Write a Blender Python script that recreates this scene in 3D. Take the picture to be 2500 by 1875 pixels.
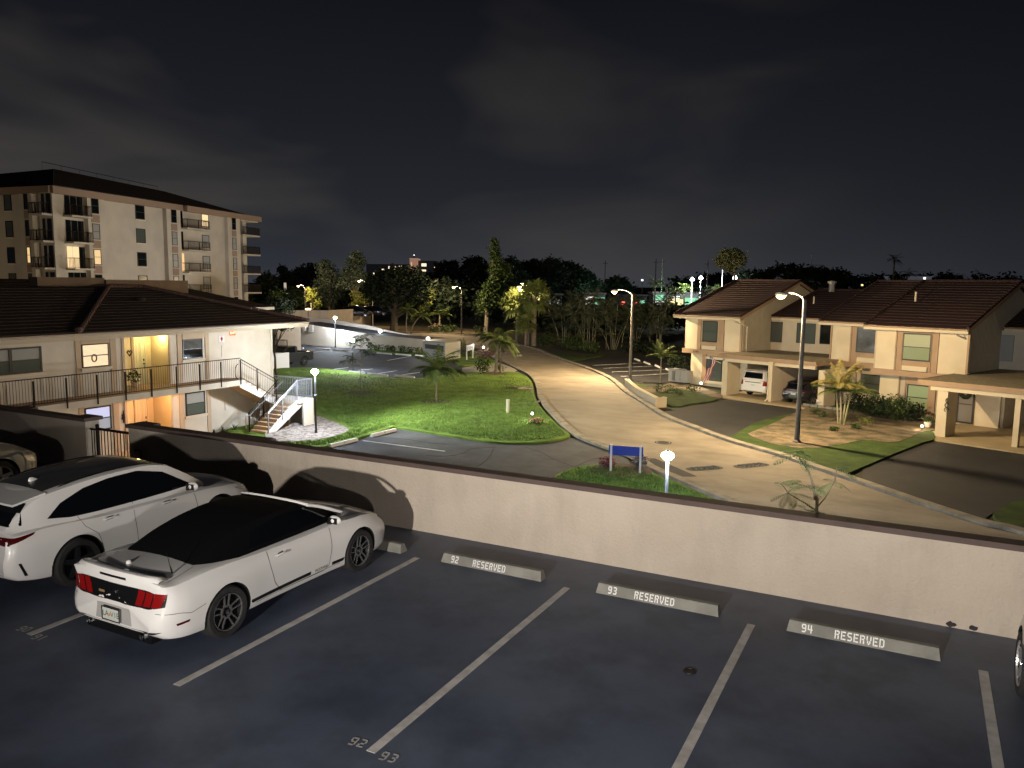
import bpy, bmesh, math, random
import numpy as np
from mathutils import Vector, Matrix
from mathutils.bvhtree import BVHTree
R = math.radians
PI = math.pi
random.seed(7)
for o in list(bpy.data.objects):
    bpy.data.objects.remove(o)
scn = bpy.context.scene
COL = scn.collection

# ------------------------------------------------------------------ camera
# World frame: +x runs along the deck parapet, +y away over it, deck floor z = 0, street level z = -3.
CAM = Vector((7.2651, -10.7420, 4.579))
_F, _p, _r, _th = 1937.4, .1247, .0122, -.4741          # focal length in pixels of a 2500 px wide picture
_f = Vector((0, math.cos(_p), -math.sin(_p))); _x = Vector((1, 0, 0)); _u = _x.cross(_f)
_ri = _x*math.cos(_r) + _u*math.sin(_r); _up = -_x*math.sin(_r) + _u*math.cos(_r)
_a = Vector((math.cos(_th), math.sin(_th), 0)); _b = Vector((-math.sin(_th), math.cos(_th), 0))
_T = lambda d: Vector((d.dot(_a), d.dot(_b), d.z))
RI, UP, FW = _T(_ri), _T(_up), _T(_f)
cd = bpy.data.cameras.new('camera'); cam = bpy.data.objects.new('camera', cd); COL.objects.link(cam)
cam.matrix_world = Matrix(((RI.x, UP.x, -FW.x, CAM.x), (RI.y, UP.y, -FW.y, CAM.y), (RI.z, UP.z, -FW.z, CAM.z), (0, 0, 0, 1)))
cd.sensor_fit = 'HORIZONTAL'; cd.sensor_width = 36; cd.lens = 36*_F/2500
cd.clip_start = .1; cd.clip_end = 6000
scn.camera = cam

# ------------------------------------------------------------------ view transform and night sky
scn.view_settings.view_transform = 'Standard'; scn.view_settings.look = 'None'
scn.view_settings.exposure = 0; scn.view_settings.gamma = 1
scn.cycles.max_bounces = 5; scn.cycles.diffuse_bounces = 3; scn.cycles.glossy_bounces = 3
scn.cycles.sample_clamp_indirect = 4; scn.cycles.use_light_tree = True
W = bpy.data.worlds.new('World'); scn.world = W; W.use_nodes = True
nt = W.node_tree; nt.nodes.clear(); N = nt.nodes.new; LK = nt.links.new
out = N('ShaderNodeOutputWorld'); bg = N('ShaderNodeBackground'); LK(bg.outputs[0], out.inputs[0])
tc = N('ShaderNodeTexCoord'); sx = N('ShaderNodeSeparateXYZ'); LK(tc.outputs['Generated'], sx.inputs[0])
elev = N('ShaderNodeValToRGB'); LK(sx.outputs[2], elev.inputs[0])
e = elev.color_ramp.elements
e[0].position = 0.0; e[0].color = (.028, .031, .040, 1)
e[1].position = .62; e[1].color = (.004, .004, .0055, 1)
for p_, c_ in ((.04, (.022, .0245, .0305, 1)), (.10, (.0155, .017, .0215, 1)), (.19, (.0105, .0115, .0155, 1)), (.32, (.0058, .0064, .009, 1))):
    q = e.new(p_); q.color = c_
mp = N('ShaderNodeMapping'); LK(tc.outputs['Generated'], mp.inputs[0])
mp.inputs['Scale'].default_value = (1.0, 1.0, 3.2); mp.inputs['Location'].default_value = (3.1, .4, .55)
nz = N('ShaderNodeTexNoise'); nz.inputs['Scale'].default_value = 2.6; nz.inputs['Detail'].default_value = 3
nz.inputs['Roughness'].default_value = .45; nz.inputs['Distortion'].default_value = .5
LK(mp.outputs[0], nz.inputs[0])
cr = N('ShaderNodeValToRGB'); LK(nz.outputs[0], cr.inputs[0])
cr.color_ramp.elements[0].position = .48; cr.color_ramp.elements[0].color = (0, 0, 0, 1)
cr.color_ramp.elements[1].position = .72; cr.color_ramp.elements[1].color = (.022, .018, .0125, 1)
# the town's glow sits to the left of the view: clouds there are lit from below, to the right they fade out
dt = N('ShaderNodeVectorMath'); dt.operation = 'DOT_PRODUCT'; LK(tc.outputs['Generated'], dt.inputs[0])
dt.inputs[1].default_value = (-.93, .36, .05)
gl = N('ShaderNodeMapRange'); LK(dt.outputs['Value'], gl.inputs[0])
for i_, v_ in ((1, .30), (2, .97), (3, .05), (4, 1.35)): gl.inputs[i_].default_value = v_
ml = N('ShaderNodeVectorMath'); ml.operation = 'SCALE'; LK(cr.outputs[0], ml.inputs[0]); LK(gl.outputs[0], ml.inputs['Scale'])
gl2 = N('ShaderNodeMapRange'); LK(dt.outputs['Value'], gl2.inputs[0])
for i_, v_ in ((1, -.25), (2, .6), (3, .24), (4, 1.12)): gl2.inputs[i_].default_value = v_
m2 = N('ShaderNodeVectorMath'); m2.operation = 'SCALE'; LK(elev.outputs[0], m2.inputs[0]); LK(gl2.outputs[0], m2.inputs['Scale'])
ad = N('ShaderNodeVectorMath'); ad.operation = 'ADD'; LK(m2.outputs[0], ad.inputs[0]); LK(ml.outputs[0], ad.inputs[1])
LK(ad.outputs[0], bg.inputs[0]); bg.inputs[1].default_value = 1.0

def lamp(name, loc, watts, color=(1, 1, 1), radius=.1, spot=None, blend=.3, aim=None):
    ld = bpy.data.lights.new(name, 'SPOT' if spot else 'POINT'); ld.energy = watts; ld.color = color
    ld.shadow_soft_size = radius
    o = bpy.data.objects.new(name, ld); COL.objects.link(o); o.location = loc
    if spot:
        ld.spot_size = R(spot); ld.spot_blend = blend
        o.rotation_euler = (Vector(aim) - Vector(loc)).to_track_quat('-Z', 'Y').to_euler()
    return o
WARM = (1, .62, .28); SOD = (1, .73, .40); LED = (.80, .90, 1.0); NEU = (1, .86, .70)
# wall light of the building the photo is taken from, behind and below the camera
lamp('deck_flood_light', (4.4, -17.5, 3.2), 15500, (1, .92, .82), .13, spot=112, blend=.75, aim=(4.6, 1.2, 13.0))
# unseen fill spot added to brighten the lawn; no fixture stands there
lamp('lawn_fill_light', (-21.4, 22.0, 2.0), 8500, (.97, 1, .84), .25, spot=118, blend=.8, aim=(-2, 34, -3))
lamp('deck_side_light', (13.5, -15.5, 3.4), 3000, (1, .92, .86), .2, spot=52, blend=.6, aim=(-7.5, 1.0, 1.2))

# ------------------------------------------------------------------ measuring helpers
def ray(x, y): return FW + RI*((x-1250)/_F) - UP*((y-937.5)/_F)
def at(x, y, z=-3.0):
    d = ray(x, y); return CAM + d*((z-CAM.z)/d.z)
class Fr:
    """vertical reference plane: origin, heading; s along, t away, z up"""
    def __init__(s, ox, oy, deg):
        s.o = Vector((ox, oy)); t = R(deg); s.deg = deg
        s.a = Vector((math.cos(t), math.sin(t))); s.b = Vector((-math.sin(t), math.cos(t)))
    def hit(s, x, y, t=0):
        d = ray(x, y); d2 = Vector((d.x, d.y)); c2 = Vector((CAM.x, CAM.y)) - s.o
        k = (t - c2.dot(s.b))/d2.dot(s.b); q = c2 + d2*k
        return q.dot(s.a), CAM.z + d.z*k
    def hits(s, x, y, S):
        d = ray(x, y); d2 = Vector((d.x, d.y)); c2 = Vector((CAM.x, CAM.y)) - s.o
        k = (S - c2.dot(s.a))/d2.dot(s.a); q = c2 + d2*k
        return q.dot(s.b), CAM.z + d.z*k
    def w(s, S, t, z):
        q = s.o + s.a*S + s.b*t; return Vector((q.x, q.y, z))
    def M(s): return Matrix.Translation((s.o.x, s.o.y, 0)) @ Matrix.Rotation(R(s.deg), 4, 'Z')

# ------------------------------------------------------------------ materials
MATS = {}
def mat(name, col, rough=.8, col2=None, scale=4.0, bump=0.0, bscale=None, metal=0.0, emit=None, estr=0.0, coat=0.0, detail=6, kind='noise', mask=(.35, .65), spec=.5, trans=0, dirt=None):
    if name in MATS: return MATS[name]
    m = bpy.data.materials.new(name); m.use_nodes = True; t = m.node_tree
    b = t.nodes['Principled BSDF']; b.inputs['Roughness'].default_value = rough; b.inputs['Metallic'].default_value = metal
    b.inputs['Specular IOR Level'].default_value = spec
    b.inputs['Base Color'].default_value = (*col, 1)
    if coat: b.inputs['Coat Weight'].default_value = coat; b.inputs['Coat Roughness'].default_value = .04
    if emit: b.inputs['Emission Color'].default_value = (*emit, 1); b.inputs['Emission Strength'].default_value = estr
    tc = t.nodes.new('ShaderNodeTexCoord')
    if col2:
        n = t.nodes.new('ShaderNodeTexNoise'); n.inputs['Scale'].default_value = scale; n.inputs['Detail'].default_value = detail
        t.links.new(tc.outputs['Object'], n.inputs[0])
        r = t.nodes.new('ShaderNodeValToRGB'); r.color_ramp.elements[0].position = mask[0]; r.color_ramp.elements[1].position = mask[1]
        r.color_ramp.elements[0].color = (*col, 1); r.color_ramp.elements[1].color = (*col2, 1)
        t.links.new(n.outputs[0], r.inputs[0]); t.links.new(r.outputs[0], b.inputs['Base Color'])
        if rough > .3:
            mr = t.nodes.new('ShaderNodeMapRange'); t.links.new(n.outputs[0], mr.inputs[0])
            mr.inputs[3].default_value = max(.05, rough-.12); mr.inputs[4].default_value = min(1, rough+.08)
            t.links.new(mr.outputs[0], b.inputs['Roughness'])
    if dirt:
        src = b.inputs['Base Color'].links[0].from_socket; mp_ = t.nodes.new('ShaderNodeMapping'); mp_.inputs['Scale'].default_value = dirt[0]
        t.links.new(tc.outputs['Object'], mp_.inputs[0]); n3 = t.nodes.new('ShaderNodeTexNoise'); n3.inputs['Scale'].default_value = 1; n3.inputs['Detail'].default_value = 8; n3.inputs['Roughness'].default_value = .65; t.links.new(mp_.outputs[0], n3.inputs[0])
        r3 = t.nodes.new('ShaderNodeMapRange'); t.links.new(n3.outputs[0], r3.inputs[0]); r3.inputs[1].default_value = dirt[1]; r3.inputs[2].default_value = dirt[2]; r3.inputs[3].default_value = dirt[3]; r3.inputs[4].default_value = 1
        vm = t.nodes.new('ShaderNodeVectorMath'); vm.operation = 'SCALE'; t.links.new(src, vm.inputs[0]); t.links.new(r3.outputs[0], vm.inputs['Scale']); t.links.new(vm.outputs[0], b.inputs['Base Color'])
    if bump:
        n2 = t.nodes.new('ShaderNodeTexNoise'); n2.inputs['Scale'].default_value = bscale or scale*6; n2.inputs['Detail'].default_value = 5
        t.links.new(tc.outputs['Object'], n2.inputs[0])
        bm_ = t.nodes.new('ShaderNodeBump'); bm_.inputs['Strength'].default_value = 1; bm_.inputs['Distance'].default_value = bump
        t.links.new(n2.outputs[0], bm_.inputs['Height']); t.links.new(bm_.outputs[0], b.inputs['Normal'])
    if trans: b.inputs['Transmission Weight'].default_value = trans
    MATS[name] = m; return m
def emis(name, col, s): return mat(name, (.02, .02, .02), .5, emit=col, estr=s)

# ------------------------------------------------------------------ mesh builder
class MB:
    def __init__(s, M=None): s.v = []; s.f = []; s.M = M; s.mi = []; s.cm = 0
    def add(s, vs, fs):
        n = len(s.v)
        if s.M: vs = [s.M @ Vector(p) for p in vs]
        s.v += [tuple(p) for p in vs]; s.f += [tuple(i+n for i in f) for f in fs]; s.mi += [s.cm]*len(fs)
        return s
    def box(s, x0, x1, y0, y1, z0, z1):
        if x0 > x1: x0, x1 = x1, x0
        if y0 > y1: y0, y1 = y1, y0
        if z0 > z1: z0, z1 = z1, z0
        return s.add([(x0,y0,z0),(x1,y0,z0),(x1,y1,z0),(x0,y1,z0),(x0,y0,z1),(x1,y0,z1),(x1,y1,z1),(x0,y1,z1)],
                     [(0,3,2,1),(4,5,6,7),(0,1,5,4),(1,2,6,5),(2,3,7,6),(3,0,4,7)])
    def poly(s, pts): return s.add(pts, [tuple(range(len(pts)))])
    def prism(s, pts, z0, z1):
        n = len(pts); ar = sum(pts[i][0]*pts[(i+1)%n][1]-pts[(i+1)%n][0]*pts[i][1] for i in range(n))
        if ar < 0: pts = list(reversed(pts))
        v = [(p[0], p[1], z0) for p in pts] + [(p[0], p[1], z1) for p in pts]
        return s.add(v, [tuple(reversed(range(n))), tuple(range(n, 2*n))] + [(i, (i+1)%n, n+(i+1)%n, n+i) for i in range(n)])
    def extr(s, pts, off):
        """polygon in 3-D pushed along off"""
        n = len(pts); off = Vector(off); v = [Vector(p) for p in pts] + [Vector(p)+off for p in pts]
        return s.add(v, [tuple(range(n)), tuple(reversed(range(n, 2*n)))] + [(i, n+i, n+(i+1)%n, (i+1)%n) for i in range(n)])
    def tube(s, pts, r, n=6, cap=True):
        pts = [Vector(p) for p in pts]; m = len(pts)
        rr = r if isinstance(r, (list, tuple)) else [r]*m
        vs = []; fs = []; prev = None
        for i, p in enumerate(pts):
            d = (pts[min(i+1, m-1)] - pts[max(i-1, 0)])
            if d.length < 1e-9: d = Vector((0, 0, 1))
            d.normalize()
            if prev is None:
                a = d.cross(Vector((0, 0, 1)))
                if a.length < .05: a = d.cross(Vector((1, 0, 0)))
            else: a = prev - d*prev.dot(d)
            a.normalize(); prev = a; b = d.cross(a)
            for k in range(n):
                an = 2*PI*k/n; vs.append(p + a*math.cos(an)*rr[i] + b*math.sin(an)*rr[i])
        for i in range(m-1):
            for k in range(n): fs.append((i*n+k, i*n+(k+1)%n, (i+1)*n+(k+1)%n, (i+1)*n+k))
        if cap: fs.append(tuple(reversed(range(n)))); fs.append(tuple((m-1)*n+k for k in range(n)))
        return s.add(vs, fs)
    def cyl(s, p, r, z0, z1, n=12, r2=None):
        return s.tube([(p[0], p[1], z0), (p[0], p[1], z1)], [r, r if r2 is None else r2], n)
    def lathe(s, prof, n=24, axis='z', c=(0, 0, 0)):
        """prof: (radius, height) rings"""
        vs = []; fs = []; m = len(prof)
        for r_, h in prof:
            for k in range(n):
                an = 2*PI*k/n; a, b = r_*math.cos(an), r_*math.sin(an)
                vs.append((a+c[0], b+c[1], h+c[2]) if axis == 'z' else (a+c[0], h+c[1], b+c[2]))
        for i in range(m-1):
            for k in range(n): fs.append((i*n+k, i*n+(k+1)%n, (i+1)*n+(k+1)%n, (i+1)*n+k))
        return s.add(vs, fs)
    def build(s, name, m, parent=None, smooth=False, world=False, angle=None):
        me = bpy.data.meshes.new(name)
        vs = s.v
        if parent is not None and world:
            inv = ROOTM[root_of(parent).name].inverted(); vs = [tuple(inv @ Vector(p)) for p in vs]
        me.from_pydata(vs, [], s.f)
        for mm in (m if isinstance(m, (list, tuple)) else [m]): me.materials.append(mm)
        if any(s.mi): me.polygons.foreach_set('material_index', s.mi)
        if smooth:
            me.polygons.foreach_set('use_smooth', [True]*len(me.polygons))
            me.set_sharp_from_angle(angle=R(angle or 40))
        me.update()
        o = bpy.data.objects.new(name, me); COL.objects.link(o)
        if parent is not None: o.parent = parent
        return o
ROOTM = {}
def root_of(o):
    while o.parent: o = o.parent
    return o
def thing(name, label, cat, loc=(0, 0, 0), rotz=0, group=None):
    o = bpy.data.objects.new(name, None); COL.objects.link(o); o.location = loc; o.rotation_euler = (0, 0, rotz)
    o.empty_display_size = .2
    o['label'] = label; o['category'] = cat
    if group: o['group'] = group
    ROOTM[o.name] = Matrix.Translation(loc) @ Matrix.Rotation(rotz, 4, 'Z')
    return o
def tag(o, label, cat, group=None):
    o['label'] = label; o['category'] = cat
    if group: o['group'] = group
    return o
def struct(name, mb, m, **k):
    o = mb.build(name, m, **k); o['kind'] = 'structure'; return o
def stuff(name, mb, m, label, cat, **k):
    o = mb.build(name, m, **k); o['kind'] = 'stuff'; o['label'] = label; o['category'] = cat; return o
def dup(root, loc, rotz, label, group=None, scale=None):
    r = root.copy(); COL.objects.link(r); r.location = loc; r.rotation_euler = (0, 0, rotz); r['label'] = label
    if group: r['group'] = group
    if scale: r.scale = (scale,)*3
    for ch in list(root.children):
        c = ch.copy(); COL.objects.link(c); c.parent = r
        for g in list(ch.children):
            d = g.copy(); COL.objects.link(d); d.parent = c
    return r
def text_mesh(txt, size):
    cu = bpy.data.curves.new('t', 'FONT'); cu.body = txt; cu.size = size; cu.align_x = 'CENTER'; cu.align_y = 'CENTER'
    cu.resolution_u = 3
    o = bpy.data.objects.new('t', cu); COL.objects.link(o)
    me = bpy.data.meshes.new_from_object(o.evaluated_get(bpy.context.evaluated_depsgraph_get()))
    v = [tuple(p.co) for p in me.vertices]; f = [tuple(p.vertices) for p in me.polygons]
    bpy.data.objects.remove(o); bpy.data.curves.remove(cu); bpy.data.meshes.remove(me)
    return v, f
def add_text(mb, txt, size, M, bold=0):
    v, f = text_mesh(txt, size)
    mb.add([M @ Vector(p) for p in v], f); return mb
def facing(p, xdir, up=(0, 0, 1)):
    """matrix whose local x = xdir, y = up, at p"""
    x = Vector(xdir).normalized(); y = Vector(up).normalized(); z = x.cross(y); y = z.cross(x)
    return Matrix(((x.x, y.x, z.x, p[0]), (x.y, y.y, z.y, p[1]), (x.z, y.z, z.z, p[2]), (0, 0, 0, 1)))
def catmull(pts, n=6):
    P_ = [Vector(p) for p in pts]; res = []
    for i in range(len(P_)-1):
        p0 = P_[max(i-1, 0)]; p1 = P_[i]; p2 = P_[i+1]; p3 = P_[min(i+2, len(P_)-1)]
        for k in range(n):
            t = k/n
            res.append(.5*((2*p1) + (p2-p0)*t + (2*p0-5*p1+4*p2-p3)*t*t + (-p0+3*p1-3*p2+p3)*t**3))
    res.append(P_[-1]); return res
def gpts(px, z): return [at(x, y, z) for x, y in px]
def strip(mb, path, w0, w1, z0, z1):
    """ribbon along path between lateral offsets w0..w1, solid from z0 to z1"""
    n = len(path); vs = []; fs = []
    for i, p in enumerate(path):
        d = Vector(path[min(i+1, n-1)]) - Vector(path[max(i-1, 0)]); d.z = 0; d.normalize(); nn = Vector((-d.y, d.x, 0))
        for w_, z_ in ((w0, z0), (w0, z1), (w1, z1), (w1, z0)): q = Vector(p) + nn*w_; vs.append((q.x, q.y, z_))
    for i in range(n-1):
        for k in range(4): fs.append((i*4+k, i*4+(k+1)%4, i*4+4+(k+1)%4, i*4+4+k))
    fs += [(3, 2, 1, 0), tuple(n*4-4+k for k in range(4))]
    return mb.add(vs, fs)

# ------------------------------------------------------------------ palette
STUCCO = mat('stucco_tan', (.47, .405, .335), .9, (.52, .455, .38), 1.2, bump=.018, bscale=24, dirt=((2.6, 2.6, .7), .32, .52, .91))
ASPHN = mat('asphalt_grey', (.058, .064, .084), .8, (.098, .104, .122), .45, bump=.006, bscale=60, spec=.35, dirt=((.6, .6, 1), .35, .6, .6))
DECKM = mat('deck_coating', (.070, .088, .145), .55, (.125, .150, .208), .42, bump=.002, bscale=160, mask=(.36, .66), dirt=((1.1, 1.1, 1), .36, .56, .70))
CAPM = mat('cap_brown', (.085, .060, .055), .8, (.11, .078, .07), 3, .002, 60)
CREAM = mat('painted_wall_cream', (.62, .56, .47), .9, (.68, .62, .53), 1.5, .006, 30)
CREAM2 = mat('sill_cream', (.70, .63, .52), .8)
TRIM = mat('trim_brown', (.36, .235, .155), .75, (.40, .265, .175), 2.0, .001, 40)
DARKF = mat('window_frame_dark', (.012, .010, .010), .4)
METAL = mat('railing_brown_metal', (.020, .012, .010), .75, spec=.2)
GRYM = mat('railing_grey_metal', (.30, .31, .34), .35, metal=.3)
TILE = mat('roof_tile_red', (.020, .008, .009), .85, (.040, .015, .015), 5, .01, 25)
TILED = mat('roof_tile_dark', (.024, .015, .016), .85, (.040, .023, .022), 4, .01, 20)
ASPH = mat('asphalt', (.030, .034, .046), .8, (.055, .060, .076), .5, spec=.3, bump=.006, bscale=70, dirt=((.7, .7, 1), .35, .6, .6))
ASPHD = mat('asphalt_sealed', (.014, .015, .020), .8, (.028, .029, .034), .35, bump=.004, bscale=100, dirt=((.8, .8, 1), .35, .6, .65))
ROADM = mat('road_asphalt_worn', (.25, .215, .17), .85, (.34, .295, .235), .35, bump=.006, bscale=50, dirt=((.5, .9, 1), .36, .58, .74))
CURBM = mat('concrete_curb', (.25, .225, .185), .85, (.38, .345, .29), 1.6, bump=.004, bscale=40, dirt=((1.5, 1.5, 1), .35, .6, .6))
CONC = mat('concrete', (.34, .32, .28), .85, (.43, .40, .36), 1.5, .003, 60)
STOPM = mat('wheel_stop_concrete', (.17, .168, .15), .8, (.25, .245, .22), 3, .003, 70)
WSTOP = mat('wheel_stop_white', (.80, .80, .79), .75, (.86, .86, .85), 4)
PAINT = mat('line_paint', (.46, .445, .43), .7, (.66, .64, .62), 5, bump=.0008, bscale=200, mask=(.3, .6), dirt=((9, 9, 1), .32, .48, .86))
WPAINT = mat('white_paint', (.78, .78, .78), .5)
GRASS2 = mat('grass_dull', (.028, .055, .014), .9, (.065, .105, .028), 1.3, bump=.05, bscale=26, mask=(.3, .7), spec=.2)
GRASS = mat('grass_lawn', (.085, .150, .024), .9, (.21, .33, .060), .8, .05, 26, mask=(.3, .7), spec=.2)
MULCH = mat('sand_bed', (.22, .165, .11), .95, (.055, .055, .028), 1.3, bump=.05, bscale=9, mask=(.36, .66), detail=12, dirt=((6, 6, 1), .3, .55, .6))
GRAV = mat('shell_gravel', (.12, .095, .085), .9, (.36, .32, .295), 6, bump=.06, bscale=14, mask=(.38, .56), detail=9)
DIRT = mat('dark_ground', (.020, .024, .014), .95, (.045, .042, .026), .12, .04, 3)
TRUNK = mat('bark_pale', (.20, .17, .13), .9, (.32, .28, .22), 5, .01, 20)
TRUNKD = mat('bark_dark', (.07, .055, .04), .9, (.12, .10, .075), 5, .01, 20)
PANE = mat('night_glass', (.006, .008, .010), .06, spec=.8)
PANEB = mat('glass_with_blind', (.075, .092, .085), .18, spec=.6)
PANEG = mat('glass_green_blind', (.20, .25, .14), .25, spec=.5)
PANEW = mat('glass_white_blind', (.32, .33, .33), .25, spec=.5)
LIT = emis('lit_room', (1, .72, .38), 1.1)
LEDG = emis('led_lens', (.85, .92, 1.0), 14)
SODG = emis('sodium_lens', (1, .60, .22), 14)
def leafm(name, c, c2): return mat(name, c, .65, c2, 1.3, spec=.3)
LEAF = leafm('leaf_green', (.028, .055, .015), (.065, .10, .025))
LEAFD = leafm('leaf_dark', (.008, .015, .008), (.020, .034, .015))
LEAFB = leafm('leaf_blue_green', (.014, .026, .020), (.032, .05, .034))
LEAFY = leafm('leaf_yellow_green', (.12, .15, .03), (.22, .24, .05))  # yellowish plants; also paints lamplight on far trees
PALML = leafm('palm_leaf', (.05, .085, .02), (.12, .15, .04))
PALMD = leafm('palm_leaf_dark', (.014, .025, .010), (.036, .045, .018))

# ------------------------------------------------------------------ terrain and street level
Z0 = -3.06
mb = MB(); mb.add([(-3500, -400, Z0), (3500, -400, Z0), (3500, 4500, Z0), (-3500, 4500, Z0)], [(0, 1, 2, 3)])
struct('ground', mb, DIRT)

# left edge of the road and of the two side drives, right edge of the road (picture-measured at street level)
road_l = [(1125, 836), (1158, 850), (1196, 868.5), (1226, 884), (1262, 902), (1289, 916), (1303, 932), (1309, 950), (1312, 968), (1324, 990),
          (1345, 1015), (1372, 1042), (1400, 1064), (1455, 1088), (1531, 1114), (1582, 1145), (1640, 1170), (1700, 1196), (1792, 1236), (1900, 1285), (2050, 1352), (2300, 1460)]
road_r = [(2800, 1440), (2500, 1309), (2388, 1280), (2240, 1232), (2100, 1183), (1987, 1145), (1893, 1112), (1781, 1080), (1672.5, 1040), (1614, 1016), (1560, 981),
          (1522, 957), (1487, 927), (1443, 905), (1380, 882.8), (1335, 865), (1300, 851), (1228, 835), (1190, 826), (1095, 816), (1000, 811.6), (940, 808), (860, 806), (700, 802), (600, 800)]
road_far = [(600, 822), (860, 824), (1000, 826), (1060, 828)]
ZR = -3.0
RL = catmull(gpts(road_l, ZR), 5); RR = catmull(gpts(road_r, ZR), 5)
mb = MB(); mb.poly([(p.x, p.y, ZR) for p in gpts(road_far, ZR) + RL] + [(p.x, p.y, ZR) for p in RR])
struct('road', mb, ROADM)
mb = MB(); strip(mb, RR, -.42, -.02, ZR-.05, ZR+.12); strip(mb, RL, .02, .42, ZR-.05, ZR+.10)

struct('kerb', mb, CURBM)
# darker repair patch, manhole and worn markings on the carriageway
mb = MB(); mb.poly(gpts([(1560, 1119), (1600, 1119), (1702, 1163), (1650, 1164), (1606, 1144)], ZR+.008)); struct('road_patch', mb, ASPH)
def road_marks(name, px, label):
    mb = MB(); c = at(*px[0], ZR); d = at(*px[1], ZR)
    L_ = (d-c); ln = L_.length; L_.normalize(); n_ = Vector((-L_.y, L_.x, 0))
    ring = []
    for k in range(24):
        an = 2*PI*k/24; x_ = ln/2 + ln/2*math.copysign(abs(math.cos(an))**.6, math.cos(an)); y_ = .34*math.copysign(abs(math.sin(an))**.7, math.sin(an))
        q = c + L_*x_ + n_*y_; ring.append((q.x, q.y, ZR+.010))
    mb.poly(ring); o = mb.build(name, ASPHD); o['kind'] = 'structure'
    m2 = MB(); rr = random.Random(len(label))
    for k in range(5):
        x_ = ln*(.18+.15*k); q = c + L_*x_
        m2.tube([q + n_*.2 + Vector((0, 0, .016)), q + L_*.12 - n_*.02 + Vector((0, 0, .016)), q + L_*(.05+.1*rr.random()) - n_*.2 + Vector((0, 0, .016))], [.05, .06, .045], 4)
    o2 = m2.build('worn_lettering', ROADM, parent=o)
road_marks('road_marking', ((1677, 1147), (1763, 1141)), 'a'); road_marks('road_marking', ((1794, 1141), (1874, 1133)), 'bb')
c = at(1619, 1080.5, ZR); mb = MB(); mb.cyl((c.x, c.y), .42, ZR, ZR+.012, 24)
o = mb.build('manhole_cover', ASPH); tag(o, 'round dark manhole cover set in the pale road', 'manhole cover')
mb = MB(); mb.lathe([(.30, .013), (.30, .017), (.34, .017), (.34, .013)], 24, c=(c.x, c.y, ZR)); mb.build('rim', CURBM, parent=o)

# asphalt lots and drives
def sheet(name, px, z, m, nsm=0):
    p = gpts(px, z); mb = MB(); mb.poly([(q.x, q.y, z) for q in (catmull(p, nsm) if nsm else p)]); return struct(name, mb, m)
sheet('asphalt_lot', [(610, 1130), (700, 1092), (792, 1088), (871, 1071), (902, 1062), (956, 1045), (1003, 1044), (1124, 1070), (1215, 1083), (1300, 1082), (1420, 1066),
                      (1470, 1093), (1531, 1116), (1540, 1136), (1480, 1134), (1408, 1141), (1354, 1165), (1330, 1200), (1100, 1180)], -3.03, ASPHN)
sheet('far_lot', [(660, 838), (890, 852), (1040, 868), (1150, 905), (1213, 886), (1262, 902), (1286, 916), (1250, 912), (1120, 912), (1063, 924), (950, 930), (880, 922), (780, 906), (600, 906)], -3.032, ASPH)
sheet('drive_apron', [(1128, 898), (1216, 884), (1266, 903), (1250, 911), (1128, 911)], -3.018, CONC)
sheet('side_lot', [(1379, 884), (1500, 868), (1640, 872), (1720, 930), (1640, 934), (1600, 936), (1508, 934), (1487, 927), (1443, 905)], -3.030, ASPHD)
sheet('driveway', [(1614, 1018), (1600, 1001), (1624, 1001), (1691, 987), (1754, 974), (1858, 986), (1942, 999), (1961, 1002), (1942, 1011), (1889, 1022), (1841, 1036), (1799, 1059), (1777, 1076), (1672, 1041)], -3.020, ASPHD)
sheet('driveway', [(2106, 1182), (2106, 1142), (2181, 1112), (2247, 1085), (2290, 1071), (2480, 1097), (2700, 1130), (2700, 1230), (2424, 1252), (2388, 1279), (2240, 1232)], -3.020, ASPHD)

mb = MB()
for pts_ in ([(1282, 1091), (1320, 1103), (1352, 1120), (1402, 1139)], [(1040, 1112), (1090, 1113), (1130, 1106), (1150, 1095), (1210, 1092)], [(905, 1066), (990, 1072), (1060, 1082), (1120, 1084)], [(1402, 1139), (1450, 1120), (1500, 1112)], [(1205, 1095), (1190, 1120), (1150, 1150)]):
    strip(mb, catmull(gpts(pts_, -3.02), 5), -.02, .02, -3.029, -3.0235)
struct('pavement_cracks', mb, ASPHD)
def lawn(px, z=-2.93, nsm=4, name='lawn', m=GRASS):
    p = catmull(gpts(px + [px[0]], z), nsm)[:-1]
    mb = MB(); mb.prism([(q.x, q.y) for q in p], -3.05, z); return struct(name, mb, m)
lawn_main = [(560, 1064), (640, 1085), (720, 1094), (792, 1090), (871, 1070), (902, 1060), (956, 1043), (972, 1043), (1124, 1067), (1215, 1079), (1287, 1080), (1341, 1076), (1385, 1066), (1390, 1058),
             (1368, 1042), (1342, 1017), (1318, 990), (1305, 965), (1302, 945), (1296, 928), (1276, 914), (1244, 907), (1121, 910), (1063, 919), (1012, 923), (950, 921), (900, 914), (802, 900), (745, 897), (666, 899), (560, 905), (520, 960)]
lawn(lawn_main)
lawn([(1345, 1200), (1354, 1166), (1366, 1155), (1408, 1139), (1459, 1134), (1517, 1136), (1575, 1147), (1650, 1176), (1705, 1200), (1790, 1240), (1850, 1275), (1700, 1300), (1450, 1260)])
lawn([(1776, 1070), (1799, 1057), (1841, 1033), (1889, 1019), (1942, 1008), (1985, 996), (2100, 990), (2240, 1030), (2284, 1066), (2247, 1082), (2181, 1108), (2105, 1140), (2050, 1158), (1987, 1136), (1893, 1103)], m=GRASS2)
lawn([(2424, 1254), (2500, 1216), (2640, 1216), (2700, 1300), (2640, 1340), (2500, 1294), (2440, 1272)], m=GRASS2)
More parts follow.
